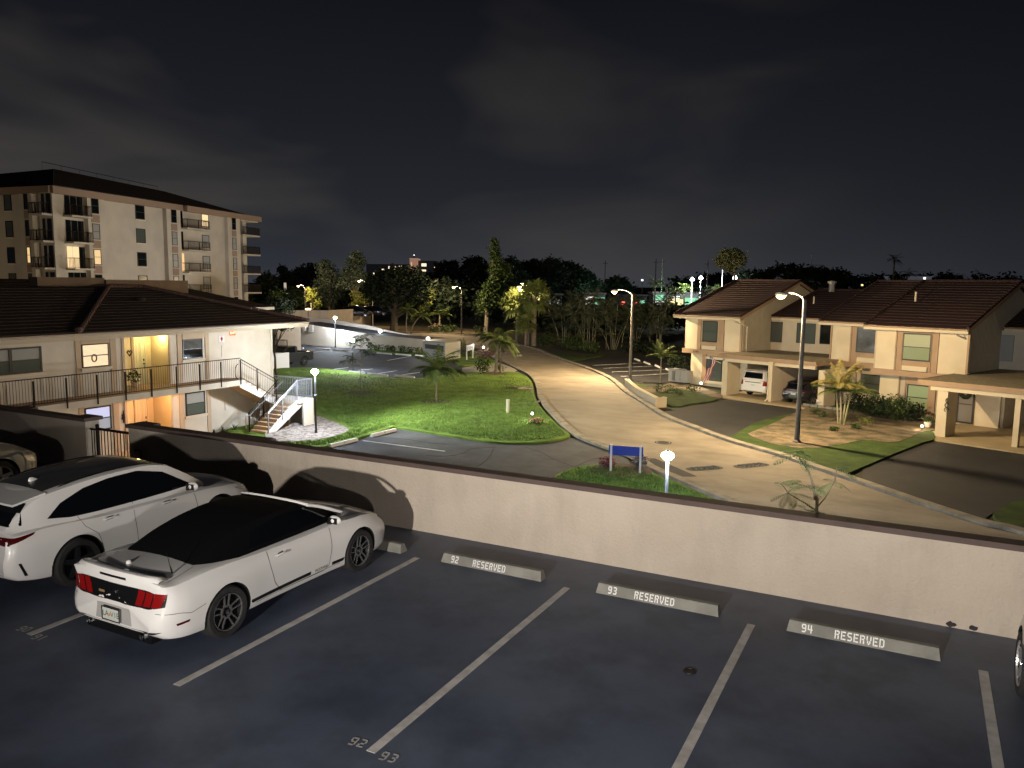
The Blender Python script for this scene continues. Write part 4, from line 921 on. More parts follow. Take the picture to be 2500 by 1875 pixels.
# walkway railing
post_y = [7.41-1.3*k for k in range(1, 10)] + [7.41, 8.72, 10.03, 11.32, 12.59, 13.91, 15.21, 16.47, 17.70]
railing(lc, [(-22.36, yL, -.25), (-22.36, 17.70, -.25)], .10, 1.08, METAL, posts=[(-22.36, y, -.35) for y in post_y])
# staircase
st = thing('staircase', 'concrete staircase with a turning landing and metal railings at the end of the walkway', 'staircase', (-22.3, 19, -3))
TREAD = mat('stair_tan', (.52, .38, .24), .85, (.58, .44, .29), 3)
NR = 7; rise = (1.25)/NR; run = 2.35/NR; LZ = -1.5
def flight(x0, x1, y0, z0, dy, n, rise, run, sgn):
    """sawtooth from (y0,z0) climbing in direction dy"""
    pts = [(y0, z0)]
    y, z = y0, z0
    for k in range(n): z += rise; pts.append((y, z)); y += dy*run; pts.append((y, z))
    pts2 = pts + [(y, z-.28), (y0+dy*run*.3, z0-.02 if sgn else z0-.28)]
    mb = MB(); mb.extr([(x0, p[0], p[1]) for p in pts2], (x1-x0, 0, 0)); return mb, pts
# upper flight: from landing up to walkway (toward -y)
mb, pt_ = flight(-23.75, -22.52, 20.15, LZ, -1, NR, rise, 2.4/NR, 0); up1 = mb.build('upper_flight', TREAD, st, world=True)
mb = MB(); mb.extr([(-22.515, p[0], p[1]-.035) for p in [(20.15, LZ-.30), (20.15, LZ+.05)] + [(20.15-2.4/NR*k+(0 if j else 0), LZ+rise*(k if j == 0 else k+1)-.05) for k in range(NR) for j in (0, 1)][1:] + [(17.76, -.25), (17.76, -.60)]], (.045, 0, 0)); mb.build('stringer', WPAINT, up1, world=True)
mb, pt_ = flight(-22.42, -21.32, 18.25, -3.0, 1, 8, 1.5/9, 2.1/8, 1); lo1 = mb.build('lower_flight', TREAD, st, world=True)
mb = MB(); mb.extr([(-21.315, p[0], p[1]) for p in [(18.15, -3.0), (18.15, -2.90), (20.35, -1.62), (20.9, -1.55), (20.9, -1.78), (18.75, -3.0)]], (.06, 0, 0)); mb.build('stringer', mat('stair_white_paint', (.74, .72, .68), .7), lo1, world=True)
mb = MB(); mb.box(-23.88, -21.10, 20.35, 21.5, LZ-.16, LZ); mb.build('landing', mat('stair_white_paint', (.74, .72, .68), .7), st, world=True)
mb = MB(); mb.box(-21.22, -21.10, 20.75, 21.5, -3.02, LZ-.163); mb.box(-23.8, -21.225, 21.35, 21.47, -3.02, LZ-.163); mb.build('landing_wall', CREAM, st, world=True)
mb = MB(); mb.box(-23.2, -21.9, 20.45, 20.6, -3.02, LZ-.163); mb.build('landing_pier', TREAD, st, world=True)
# soffit slab of the upper flight seen as the tan triangle
railing(st, [(-22.47, 17.82, -.25), (-22.47, 20.2, LZ)], .10, 1.02, METAL, posts=[(-22.47, 17.82, -.3), (-22.47, 18.9, -.82), (-22.47, 20.2, LZ)], name='upper_railing', mid=.86)
railing(st, [(-21.22, 18.3, -2.9), (-21.22, 20.4, LZ), (-21.16, 21.44, LZ), (-23.8, 21.44, LZ)], .10, 1.02, GRYM, posts=[(-21.22, 18.3, -2.9), (-21.22, 19.3, -2.25), (-21.22, 20.4, LZ), (-21.16, 21.44, LZ)], name='outer_railing')
railing(st, [(-22.38, 18.2, -2.95), (-22.38, 20.3, LZ)], .10, 1.02, METAL, posts=[(-22.38, 18.2, -2.95), (-22.38, 19.2, -2.3)], name='inner_railing', mid=.86)
mb = MB(); mb.tube([(-21.30, 18.15, -2.1), (-21.30, 20.4, -.68)], .02, 6); mb.tube([(-22.30, 17.9, -2.7), (-22.30, 17.9, -2.12), (-22.30, 18.2, -2.05), (-22.30, 20.5, -.62)], .02, 6); mb.build('handrail', GRYM, st, world=True)
mb = MB(); pts = [(-22.36+.0, 17.55-.2*math.sin(a*PI/6), -.25+.42+.38*math.cos(a*PI/6)) for a in range(7)]; mb.tube(pts, .018, 6); mb.build('handrail_return', METAL, st, world=True)
# entry lamps
def ceiling_lamp(x, y, z, watts, col, parent, r=.16):
    mb = MB(); mb.lathe([(r, 0), (r, -.05), (r*.7, -.10), (0, -.12)], 14, c=(x, y, z)); mb.build('ceiling_lamp', emis('entry_lamp_lens', (1, .72, .36), 5), parent, world=True)
    lamp('entry_light', (x, y, z-.24), watts, col, .10)
p = FL.hit(381, 821, XF+.35); ceiling_lamp(-XF-.35, p[0], 2.21, 55, (1, .78, .30), lc)
p = FL.hit(391, 963, XF-.55); ceiling_lamp(-XF+.55, p[0], -.51, 130, (1, .50, .20), lc)
# further lamps of the same walkways, hidden behind the parapet or out of frame
ceiling_lamp(-XF+.55, 7.2, -.51, 55, (1, .58, .28), lc); ceiling_lamp(-XF-.35+.9, 3.2, 2.21, 45, (1, .66, .34), lc)
# pot plants
def leafball(mb, c, r, n, size, rnd, squash=1.0, updir=.3):
    for _ in range(n):
        while True:
            q = Vector((rnd.uniform(-1, 1), rnd.uniform(-1, 1), rnd.uniform(-1, 1)))
            if q.length < 1: break
        q.z *= squash; p = Vector(c) + q*r
        a = Vector((rnd.gauss(0, 1), rnd.gauss(0, 1), rnd.gauss(0, 1)+updir)).normalized(); b = a.cross(Vector((rnd.gauss(0, 1), rnd.gauss(0, 1), rnd.gauss(0, 1)))).normalized(); s = size*rnd.uniform(.6, 1.4)
        mb.add([p-a*s, p-b*s*.45, p+a*s, p+b*s*.45], [(0, 1, 2, 3)])
def blades(mb, c, n, ln, rnd, wd=.035, spread=.7, seg=3):
    for _ in range(n):
        an = rnd.uniform(0, 2*PI); el = rnd.uniform(.25, 1.35)*spread; d = Vector((math.cos(an)*math.sin(el), math.sin(an)*math.sin(el), math.cos(el))); s = Vector((-math.sin(an), math.cos(an), 0)); L_ = ln*rnd.uniform(.7, 1.15); p = Vector(c); prev = None; vs = []; fs = []
        for k in range(seg+1):
            w = wd*(1-k/seg)**.7; vs += [p-s*w, p+s*w]
            if k: fs.append((2*k-2, 2*k-1, 2*k+1, 2*k))
            d = (d + Vector((0, 0, -.32))).normalized(); p = p + d*L_/seg
        mb.add(vs, fs)
rn = random.Random(3)
t = thing('potted_plant', 'leafy potted plant on the upper walkway by the cream door', 'plant', (-XF-.3, FL.hit(328, 930, XF+.3)[0], -.25))
mb = MB(); mb.lathe([(0, 0), (.11, 0), (.16, .24), (.12, .24), (0, .2)], 12); mb.build('pot', mat('clay', (.4, .3, .24), .8), t)
mb = MB(); leafball(mb, (0, 0, .48), .3, 70, .09, rn); mb.build('foliage', LEAF, t)
t = thing('potted_plant', 'bushy pale plant seen through the bars of the metal gate', 'plant', (-17.5, 9.2, -3)); mb = MB(); mb.lathe([(0, 0), (.2, 0), (.28, .4), (0, .36)], 12); mb.build('pot', mat('clay', (.4, .3, .24), .8), t); mb = MB(); leafball(mb, (0, 0, .8), .55, 220, .10, rn); mb.build('foliage', LEAF, t)
p = at(163, 1010, -1.9)
t = thing('spiky_plant', 'spiky fan-leaved plant whose top shows over the dim left parapet', 'plant', (p.x, p.y, -3)); mb = MB(); mb.tube([(0, 0, 0), (0, 0, .7)], [.12, .09], 8); mb.build('trunk', TRUNK, t); mb = MB(); blades(mb, (0, 0, .7), 90, 1.0, rn, .03, .9); mb.build('crown', PALML, t)
for px_, py_, l_, sc in ((545, 1055, 'small spiky plant at the foot of the stairs, the middle of three', .8), (572, 1052, 'largest spiky plant beside the bottom stair', 1.0), (521, 1058, 'small spiky plant at the foot of the stairs, the leftmost of three', .7)):
    p = at(px_, py_, -3); t = thing('spiky_plant', l_, 'plant', (p.x, p.y, -3), 0, 'spiky plants by the staircase'); mb = MB(); blades(mb, (0, 0, 0), 40, .55*sc, rn, .025, .8); mb.build('foliage', LEAF, t)
mb = MB(); mb.box(-23.88, -19.4, -2, 18.1, -3.05, -2.985); struct('footpath', mb, mat('path_sand', (.42, .34, .25), .9, (.5, .42, .32), 3, .01, 30))

# ================================================================== six-storey condominium behind it
cK = CAM + ray(335, 553)*92; K = Fr(cK.x, cK.y, 102.2)
tc_ = thing('apartment_building', 'six-storey white apartment block with brown trim and dark balconies', 'building', (cK.x, cK.y, -3))
WH = mat('condo_wall', (.46, .43, .39), .9, (.55, .51, .45), .5, .01, 8)
BAND = mat('condo_band', (.30, .22, .17), .85)
sc = -12.0; Cn = K.w(sc, 0, 0); KL = Fr(Cn.x, Cn.y, 6)       # left facade runs off towards -s of KL
end_s = K.hit(585, 600)[0]
mb = MB(); mb.prism([(q.x, q.y) for q in (K.w(sc, 0, 0), K.w(end_s, 0, 0), K.w(end_s, 17, 0), KL.w(-45, 0, 0) + Vector((0, 12, 0)), KL.w(-45, 0, 0))], -3.05, 13.6)
mb.build('wall', WH, tc_, world=True)
KL2 = Fr(Cn.x, Cn.y, 6)
def kbox(mb, s0, s1, t0, t1, z0, z1): mb.box(s0, s1, t0, t1, z0, z1)
mb = MB(K.M()); kbox(mb, sc-.5, end_s+4.6, -.7, -.25, 13.15, 13.85); mb.build('fascia', BAND, tc_, world=True)
mb = MB(KL.M()); kbox(mb, -45, .4, -.7, -.25, 13.15, 13.85); mb.build('fascia', BAND, tc_, world=True)
# roof: two eave lines meeting at the corner
mb = MB(); eA = K.w(sc-.6, -.9, 13.87); eB = K.w(end_s+.2, -.9, 13.87); eC = KL.w(-45, -.9, 13.87); rA = K.w(-3.2, 8.2, 17.0); rB = K.w(15.0, 8.2, 16.6); rC = KL.w(-45, 12, 17.0)
roof_slope(mb, eA, eB, rB, rA, 18); roof_slope(mb, eC, eA, rA, rC, 18); eD = K.w(end_s+.2, 18, 13.87); roof_slope(mb, eB, eD, rB, rB, 18)
mb.build('roof', TILED, tc_, world=True)
mb = MB(K.M()); mb.tube([(-4, 9, 17.7), (15, 9, 17.2)], .035, 5)
for k in range(8): mb.tube([(-4+19*k/7, 9, 16.6), (-4+19*k/7, 9, 17.7-.5*k/7)], .02, 4)
mb.build('ridge_railing', METAL, tc_, world=True)
ST_ = 2.70; heads = [10.52+2.71, 10.52, 7.81, 5.12, 2.42, -.28]     # window heads per storey
sills = [h-1.66 for h in heads]
def col(fr, x0, x1, t, paneseq, **k):
    s0 = fr.hit(x0, 600, t)[0]; s1 = fr.hit(x1, 600, t)[0]
    for h, pm in zip(heads, paneseq):
        if h < 1.5: continue
        window(tc_, fr, (s0, s1, h-1.66+.0, h), t, pane=pm, fw=.09, **k)
        mb = MB(fr.M()); mb.box(s0-.05, s1+.05, t-.06, t-.01, h-1.78, h-1.67); mb.build('sill', CREAM2, tc_, world=True)
LITD = emis('lit_dim_window', (1, .66, .30), .9)
col(K, 333.5, 356, 0, (PANE, PANEB, PANE, PANEB, PANE, PANE))
# pilaster strips with slim windows and brown spandrels
def strip_bay(fr, x0, x1, w0, w1, panes_):
    s0, s1 = fr.hit(x0, 600)[0], fr.hit(x1, 600)[0]; a, b = fr.hit(w0, 600)[0], fr.hit(w1, 600)[0]
    mb = MB(fr.M()); mb.box(s0, s1, -.55, -.005, -3.02, 13.86); mb.build('pilaster', WH, tc_, world=True)
    for h, pm in zip(heads, panes_):
        if h < 1.5: continue
        window(tc_, fr, (a, b, h-1.66, h), -.55, pane=pm, fw=.07)
        mb = MB(fr.M()); mb.box(a-.05, b+.05, -.60, -.555, h-1.66-.92, h-1.66-.12); mb.build('spandrel', BAND, tc_, world=True)
strip_bay(K, 208, 250, 217, 235, (PANE, PANEW, LITD, PANE, PANE, PANE)); strip_bay(K, 400, 434, 411, 424, (PANE, PANEW, PANEW, PANEW, PANE, PANE)); strip_bay(K, 549, 579, 559, 568.5, (PANE, PANEW, PANEW, PANEW, PANE, PANE))
strip_bay(KL, 65, 95, 77, 86, (PANE, PANE, LITD, PANEB, PANE, PANE))
# balconies
def balcony(fr, s0, s1, dep, z, doors, t0=0, lit=None, extra=None, back=None, ends=(1, 1)):
    mb = MB(fr.M()); mb.box(s0, s1, t0-dep, t0-.01, z-.18, z); bl = mb.build('balcony', WH, tc_, world=True)
    mb = MB(fr.M())
    for a, b in doors: mb.box(a, b, t0-.08, t0-.012, z+.02, z+2.25)
    mb.build('glass_door', lit or PANE, bl, world=True)
    pa = [fr.w(s0+.05, t0-.3, z), fr.w(s0+.05, t0-dep+.05, z), fr.w(s1-.05, t0-dep+.05, z), fr.w(s1-.05, t0-.3, z)]
    railing(tc_, pa, .08, 1.05, METAL, sp=.15, r=.022, name='balcony_railing', posts=[pa[1], pa[1].lerp(pa[2], .5), pa[2]], rr=.035)
    return bl
fz = [h-2.10 for h in heads]
s0, s1 = K.hit(438, 600)[0], K.hit(493, 600)[0]; sm = K.hit(447, 600)[0]
for i in range(4): balcony(K, s0, s1, 1.3, fz[i], [(s0+.1, sm)], lit=emis('lit_balcony_door', (1, .58, .24), 1.2) if i == 2 else PANE)
mb = MB(K.M()); kbox(mb, s0, s1, -1.35, -.9, 13.1, 13.8); mb.build('balcony_hood', BAND, tc_, world=True)
col(K, 493.5, 511, 0, (LIT, PANEW, PANEW, PANEW, PANE, PANE))
s0 = K.hit(157, 600)[0]; s1 = K.hit(207, 600)[0]
for i in range(4):
    m_ = emis('lit_lounge', (1, .70, .36), 1.1) if i == 2 else PANE
    balcony(K, s0, s1, 1.2, fz[i], [(s0+.3, s0+(s1-s0)*.34), (s0+(s1-s0)*.38, s0+(s1-s0)*.66)], lit=m_)
    mb = MB(K.M()); mb.box(s0+(s1-s0)*.70, s0+(s1-s0)*.97, -.08, -.012, fz[i]+.02, fz[i]+2.25); mb.build('glass_door', PANE, tc_, world=True)
    l0 = KL.hit(100, 600)[0]; balcony(KL, l0, -.05, 1.2, fz[i], [(l0+.5, l0+(-l0)*.42), (l0*.40, -.2)])
col(KL, 17, 35, 0, (PANEB, PANEB, PANE, PANEB, PANE, PANE)); col(KL, -25, -8, 0, (PANE,)*6)
# end balconies, open to the sky
s0 = end_s; s1 = K.hit(636, 600)[0]
for i in range(6):
    mb = MB(K.M()); mb.box(s0+.01, s1-1.0, -.6, 3.5, fz[i]-.2, fz[i]); bl = mb.build('balcony', WH, tc_, world=True)
    pa = [K.w(s0+.1, -.55, fz[i]), K.w(s1-1.05, -.55, fz[i]), K.w(s1-1.05, 3.4, fz[i])]; railing(tc_, pa, .08, 1.05, METAL, sp=.13, r=.03, name='balcony_railing', rr=.05)
    mb = MB(K.M()); mb.box(s0+.02, s0+.1, .2, 3.2, fz[i]+.02, fz[i]+2.3); mb.build('glass_door', PANE, tc_, world=True)
mb = MB(K.M()); c0 = K.hit(598, 600)[0]; mb.box(c0, c0+.9, .3, .8, -3.02, 13.1); mb.box(s0+.01, s1-1.0, -.3, 3.5, 13.0, 13.14); mb.build('balcony_column', WH, tc_, world=True)
lamp('condo_fill_light', K.w(-17, -20, 1), 2600, (1, .78, .50), .3, spot=110, blend=.8, aim=K.w(-14, 0, 3)); lamp('condo_fill_light', KL.w(-14, -20, 1.5), 2200, (1, .76, .46), .3, spot=120, blend=.8, aim=KL.w(-14, 0, 5))  # unseen spots added to brighten the apartment facades
lamp('condo_fill_light', K.w(4, -24, 1), 4200, (1, .88, .72), .3, spot=110, blend=.8, aim=K.w(5, 0, 5))  # another added facade fill, without a fixture

# ================================================================== vegetation builders
def dpt(x, y, D): return CAM + ray(x, y)*D
def trunk_mesh(mb, base, top, r0, r1, rnd, wob=.03, seg=6):
    base, top = Vector(base), Vector(top); L_ = (top-base).length; pts = []; rs = []
    for i in range(seg+1):
        t = i/seg; p = base.lerp(top, t); w = L_*wob*math.sin(t*PI); pts.append(p+Vector((rnd.uniform(-w, w), rnd.uniform(-w, w), 0))); rs.append(r0+(r1-r0)*t**.8)
    mb.tube(pts, rs, 7)
def crown(mb, blobs, rnd, size, dens=1.0, flat=.85):
    """blobs: (centre, radius): leaf clumps scattered through each volume, thicker near the shell, ragged outline"""
    for c, r in blobs:
        c = Vector(c); n = int(dens*13*(r/size)**1.75)+24
        for _ in range(n):
            while True:
                q = Vector((rnd.uniform(-1, 1), rnd.uniform(-1, 1), rnd.uniform(-1, 1)))
                if .05 < q.length < 1: break
            q = q.normalized()*(.35+.75*rnd.random()**.6)*(1+.18*math.sin(q.x*7+c.x)+.15*math.sin(q.z*9+c.y)); q.z *= flat; p = c + q*r
            k = 3 if rnd.random() < .8 else 5
            for _k in range(k):
                pp = p + Vector((rnd.gauss(0, 1), rnd.gauss(0, 1), rnd.gauss(0, .7)))*size*1.1
                a = Vector((rnd.gauss(0, 1), rnd.gauss(0, 1), rnd.gauss(0, .6))).normalized(); b = a.cross(Vector((rnd.gauss(0, 1), rnd.gauss(0, 1), rnd.gauss(0, 1)))).normalized(); s = size*rnd.uniform(.5, 1.2)
                mb.add([pp-a*s, pp-b*s*.5, pp+a*s, pp+b*s*.5], [(0, 1, 2, 3)])
def px_tree(name, label, D, tx, blobs, leaf, bark=TRUNKD, r0=.3, size=.5, dens=1.0, group=None, seed=1, base=None, limbs=True, cat='tree', extra=None):
    rnd = random.Random(seed*7+int(tx)); q = dpt(tx, 760, D); bx, by = q.x, q.y
    if base: b_ = at(*base); bx, by = b_.x, b_.y; D = (b_-CAM).dot(FW)
    t = thing(name, label, cat, (bx, by, -3), 0, group); k = D/_F; bl = []
    for x, y, r in blobs:
        c = dpt(x, y, D); off = rnd.uniform(-.5, .5)*r*k; bl.append(((c.x-bx+FW.x*off, c.y-by+FW.y*off, c.z+3), r*k))
    top = max(bl, key=lambda b: b[0][2])
    mb = MB(); f_ = .8 if limbs else 1.0; trunk_mesh(mb, (0, 0, -.1), (top[0][0]*f_, top[0][1]*f_, top[0][2]*(1 if limbs else .9)), r0, r0*.2, rnd)
    if limbs:
        for c, r in bl:
            z0 = max(.8, min(c[2]*.75, c[2]-r*.6)*rnd.uniform(.6, .9)); f = z0/max(top[0][2], .1); s = Vector((top[0][0]*.8*f, top[0][1]*.8*f, z0)); e = Vector(c); m_ = s.lerp(e, .5)+Vector((0, 0, r*.15))
            mb.tube([s, m_, e], [r0*.45, r0*.28, r0*.08], 5)
    mb.build('trunk', bark, t, smooth=True)
    mb = MB(); crown(mb, bl, rnd, size, dens); mb.build('crown', leaf, t)
    if extra: mb = MB(); crown(mb, [((dpt(x, y, D).x-bx, dpt(x, y, D).y-by, dpt(x, y, D).z+3), r*k) for x, y, r in extra[0]], rnd, size*.8, dens*.8); mb.build('crown', extra[1], t)
    return t
def frond(mb, o, az, el, L_, rnd, droop=1.0, leaf=.4, n=16, w=.036):
    """feather frond: curved midrib with hanging leaflets"""
    d = Vector((math.cos(az)*math.cos(el), math.sin(az)*math.cos(el), math.sin(el))); p = Vector(o); pts = [p.copy()]
    for k in range(n): d = (d+Vector((0, 0, -droop/n*1.3))).normalized(); p = p+d*L_/n; pts.append(p.copy())
    mb.tube(pts[::3]+[pts[-1]], [.02*L_/2]*(len(pts[::3]))+[.004], 4, cap=False)
    for k in [i/2 for i in range(3, 2*n+1)]:
        i_ = int(k); q = pts[i_].lerp(pts[min(i_+1, n)], k-i_); k = max(1, i_); d = (pts[k]-pts[k-1]).normalized(); s = d.cross(Vector((0, 0, 1)))
        s = s.normalized() if s.length > .01 else Vector((1, 0, 0)); ll = leaf*math.sin(PI*(k/n)**.75*.9+.15)*rnd.uniform(.85, 1.1)
        for sg in (-1, 1):
            e = q + s*sg*ll*.8 + d*ll*.45 + Vector((0, 0, -ll*rnd.uniform(.25, .6))); ww = w*L_/2
            md = q.lerp(e, .55)+Vector((0, 0, ll*.10)); ww *= .48; mb.add([q-d*ww*.6, q+d*ww*.6, md+d*ww, e, md-d*ww], [(0, 1, 2, 3, 4)])
def palm(name, label, base, topz, L_, leaf, nf=16, r=.11, bark=TRUNK, group=None, seed=1, lean=(0, 0), droop=1.0, leaflen=.45, cat='palm', el=(.1, 1.3), shaft=None, n=22):
    rnd = random.Random(seed); t = thing(name, label, cat, (base.x, base.y, -3), rnd.uniform(0, 6)*0, group); H_ = topz+3
    mb = MB(); pts = []; rs = []
    for i in range(9): f = i/8; pts.append((lean[0]*f*f, lean[1]*f*f, H_*f-.05)); rs.append(r*(1.25-.5*f+(.25 if i == 0 else 0)))
    mb.tube(pts, rs, 8); mb.build('trunk', bark, t, smooth=True)
    o = Vector((lean[0], lean[1], H_-.05)); mb = MB()
    for k in range(nf): frond(mb, o, 2*PI*k/nf*2.4+rnd.uniform(-.2, .2), rnd.uniform(*el), L_*rnd.uniform(.85, 1.1), rnd, droop*rnd.uniform(.8, 1.25), leaflen*L_/1.6, n)
    mb.build('crown', leaf, t)
    if shaft: mb = MB(); mb.tube([o-Vector((0, 0, shaft)), o], [r*.8, r*.55], 7); mb.build('crownshaft', LEAF, t)
    return t
def fan_palm(name, label, base, topz, R_, leaf, leafskirt=None, n=34, r=.2, seed=1, group=None, cat='palm'):
    rnd = random.Random(seed); t = thing(name, label, cat, (base.x, base.y, -3), 0, group); H_ = topz+3
    mb = MB(); mb.tube([(0, 0, -.05), (.05, 0, H_*.5), (0, 0, H_)], [r*1.2, r, r*.9], 9)
    for k in range(int(H_/.28)): mb.tube([(0, 0, k*.28), (0, 0, k*.28+.1)], [r*1.18, r*1.3], 8)
    mb.build('trunk', TRUNK, t)
    mb = MB()
    for k in range(n):
        az = rnd.uniform(0, 2*PI); el = rnd.uniform(-.9, 1.35); d = Vector((math.cos(az)*math.cos(el), math.sin(az)*math.cos(el), math.sin(el))); o = Vector((0, 0, H_)); c = o + d*R_*.55 + Vector((0, 0, -.05)); mb.tube([o, c], [.02, .012], 4)
        s = d.cross(Vector((0, 0, 1))).normalized(); u_ = s.cross(d)
        for j in range(15):
            a = -1.9+3.8*j/14; e = (d*math.cos(a)+s*math.sin(a)).normalized(); rr = R_*.5*(1-.25*abs(a)/1.9); w_ = s*math.cos(a)*.035*R_-d*math.sin(a)*.035*R_
            m_ = c+e*rr*.6; tip = c+e*rr+Vector((0, 0, -.28*R_*abs(rnd.gauss(.5, .3))))
            mb.add([c, m_-w_, tip, m_+w_], [(0, 1, 2, 3)])
    mb.build('crown', leaf, t); return t
def shrub(name, label, base, r, h, leaf, n=260, size=.07, seed=1, group=None, flowers=None, cat='shrub', z=-2.93, sq=1):
    rnd = random.Random(seed); t = thing(name, label, cat, (base.x, base.y, z), 0, group); mb = MB()
    for k in range(6): a = rnd.uniform(0, 6.3); mb.tube([(0, 0, 0), (r*.6*math.cos(a), r*.6*math.sin(a), h*.7)], [.02, .006], 4)
    mb.build('stems', TRUNKD, t); mb = MB(); lumps = [(rnd.uniform(-.5, .5)*r, rnd.uniform(-.5, .5)*r, h*rnd.uniform(.35, .65)) for _ in range(5)]
    for i in range(n):
        c = lumps[i % 5]; q = Vector((rnd.gauss(0, 1), rnd.gauss(0, 1), rnd.gauss(0, 1))).normalized()*(.5+.5*rnd.random()); p = Vector((c[0]+q.x*r*.6, c[1]+q.y*r*.6, max(.02, c[2]+q.z*h*.48)))
        a = Vector((rnd.gauss(0, 1), rnd.gauss(0, 1), rnd.gauss(0, 1))).normalized(); b = a.cross(Vector((rnd.gauss(0, 1), rnd.gauss(0, 1), 1))).normalized(); s = size*rnd.uniform(.6, 1.4)
        mb.add([p-a*s, p-b*s*.5, p+a*s, p+b*s*.5], [(0, 1, 2, 3)])
    mb.build('foliage', leaf, t)
    if flowers:
        mb = MB()
        for i in range(int(n*.45)):
            c = lumps[i % 5]; q = Vector((rnd.gauss(0, 1), rnd.gauss(0, 1), abs(rnd.gauss(0, 1)))).normalized(); p = Vector((c[0]+q.x*r*.64, c[1]+q.y*r*.64, max(.03, c[2]+q.z*h*.52))); a = Vector((rnd.gauss(0, 1), rnd.gauss(0, 1), rnd.gauss(0, .4))).normalized(); b = a.cross(Vector((0, 0, 1))).normalized(); s = size*.7
            mb.add([p-a*s, p-b*s, p+a*s, p+b*s], [(0, 1, 2, 3)])
        mb.build('flowers', flowers, t)
    return t

# ================================================================== lamps on the near lawns
def post_lamp(label, p, zt, watts, group='white post lamps around the lots', s=1.0, col=LED, z0=-3):
    t = thing('post_lamp', label, 'lamp post', (p.x, p.y, z0), 0, group); H_ = zt-z0
    mb = MB(); mb.cyl((0, 0), .050*s, 0, H_*.62, 12); mb.cyl((0, 0), .075*s, 0, .22, 12); mb.build('post', mat('post_dark_green', (.06, .065, .06), .45), t, smooth=True)
    mb = MB(); mb.cyl((0, 0), .045*s, H_*.62, H_-.13, 12); mb.lathe([(.05, H_*.62-.03), (.095, H_*.62), (.095, H_*.62+.04), (.05, H_*.62+.06)], 14); mb.build('upper_post', mat('post_upper', (.20, .22, .25), .4, metal=.3), t, smooth=True)
    mb = MB(); mb.lathe([(.03, H_-.14), (.10, H_-.10), (.17, H_-.02), (.15, H_+.04), (.08, H_+.09), (0, H_+.10)], 18); mb.build('lamp_head', emis('led_head_%d' % watts, (.86, .93, 1) if col is LED else col, watts/(PI*.23)), t, smooth=True)
    mb = MB(); mb.lathe([(.08, H_+.10), (.06, H_+.135), (0, H_+.15)], 12); mb.build('finial', mat('post_silver', (.45, .47, .5), .35, metal=.3), t)
    return t
post_lamp('dark-based post lamp on the gravel beside the staircase', at(771.6, 1060.7), .18, 1050)
post_lamp('post lamp nearest the camera, between the blue sign and the parapet', (CAM + ray(1630, 1112)*((.10-CAM.z)/ray(1630, 1112).z)), .10, 1900)
post_lamp('post lamp at the edge of the lawn in front of the far wheel stops', at(862, 908), -.30, 1300)
post_lamp('post lamp in front of the long ramp wall', at(819, 849), .50, 2400, s=1.3)
# street lamps
def street_lamp(label, base, top, head, watts, arm_h=None, s=1.0, z0=-3, lens=SODG, col=SOD, light=True):
    b = at(*base, z0) if isinstance(base, tuple) else base; r_ = ray(*top); k = math.hypot(b.x-CAM.x, b.y-CAM.y)/math.hypot(r_.x, r_.y); zt = CAM.z+r_.z*k; D = (b-CAM).dot(FW)
    t = thing('street_lamp', label, 'street lamp', (b.x, b.y, z0), 0, 'street lamps along the road')
    H_ = zt-z0; hd = dpt(head[0], head[1], D); hv = Vector((hd.x-b.x, hd.y-b.y, hd.z-z0)); mb = MB()
    n = 8; mb.tube([(0, 0, -.05), (0, 0, H_)], [.125*s, .085*s], n); mb.lathe([(.2*s, 0), (.2*s, .12), (.13*s, .2)], 12); mb.build('pole', mat('pole_concrete', (.11, .105, .10), .8, (.16, .15, .14), 4), t, smooth=True)
    mb = MB(); h0 = Vector((0, 0, H_-.45*s)); a = hv*1.0
    mb.tube(catmull([h0, h0+Vector((a.x*.10, a.y*.10, .5*s)), Vector((a.x*.45, a.y*.45, max(H_, hv.z)+.12*s)), Vector((a.x*.8, a.y*.8, hv.z+.16*s)), hv+Vector((0, 0, .12*s))], 4), .028*s, 6); mb.build('arm', mat('arm_galvanised', (.35, .35, .34), .4, metal=.6), t, smooth=True)
    d = Vector((a.x, a.y, 0)).normalized(); nn = Vector((-d.y, d.x, 0)); mb = MB(); vs = []; fs = []
    for i, (q, w_, u0, u1) in enumerate(((-.30, .06, .05, .13), (-.1, .12, .02, .18), (.12, .14, .01, .19), (.30, .10, .02, .15), (.38, .03, .05, .1))):
        c = hv + d*q*s
        for sw, zz in ((-1, u0), (-1, u1*.8), (0, u1), (1, u1*.8), (1, u0)): vs.append(c+nn*sw*w_*s+Vector((0, 0, zz*s)))
    for i in range(4):
        for j in range(5): fs.append((i*5+j, i*5+(j+1) % 5, i*5+5+(j+1) % 5, i*5+5+j))
    fs += [(4, 3, 2, 1, 0), (20, 21, 22, 23, 24)]; mb.add(vs, fs); hh = mb.build('lamp_head', mat('lamp_housing', (.25, .24, .22), .5), t, smooth=True)
    mb = MB(); mb.lathe([(0, -.17*s), (.15*s, -.13*s), (.23*s, -.03), (.19*s, .03*s)], 14, c=(hv.x+d.x*.08, hv.y+d.y*.08, hv.z)); mb.build('lens', lens, hh, smooth=True)
    if light: lamp('street_light', (b.x+hv.x+d.x*.08, b.y+hv.y+d.y*.08, z0+hv.z-.31*s), watts, col, .10)
    return t
street_lamp('nearest street lamp, its tall pole crossing the driveway of the black car', (1945, 1083), (1976, 731), (1910, 722), 6500)
street_lamp('street lamp by the small side lot with the brightest glare', (1538, 928.7), (1544, 718), (1502, 712), 10500)
street_lamp('street lamp standing beside the two bright fan palms', (1289.6, 845), (1295, 705.6), (1269, 700), 4200)
street_lamp('street lamp on the far verge left of the tall conifer', (1126.6, 816), (1127.5, 706), (1108.5, 701), 3600)
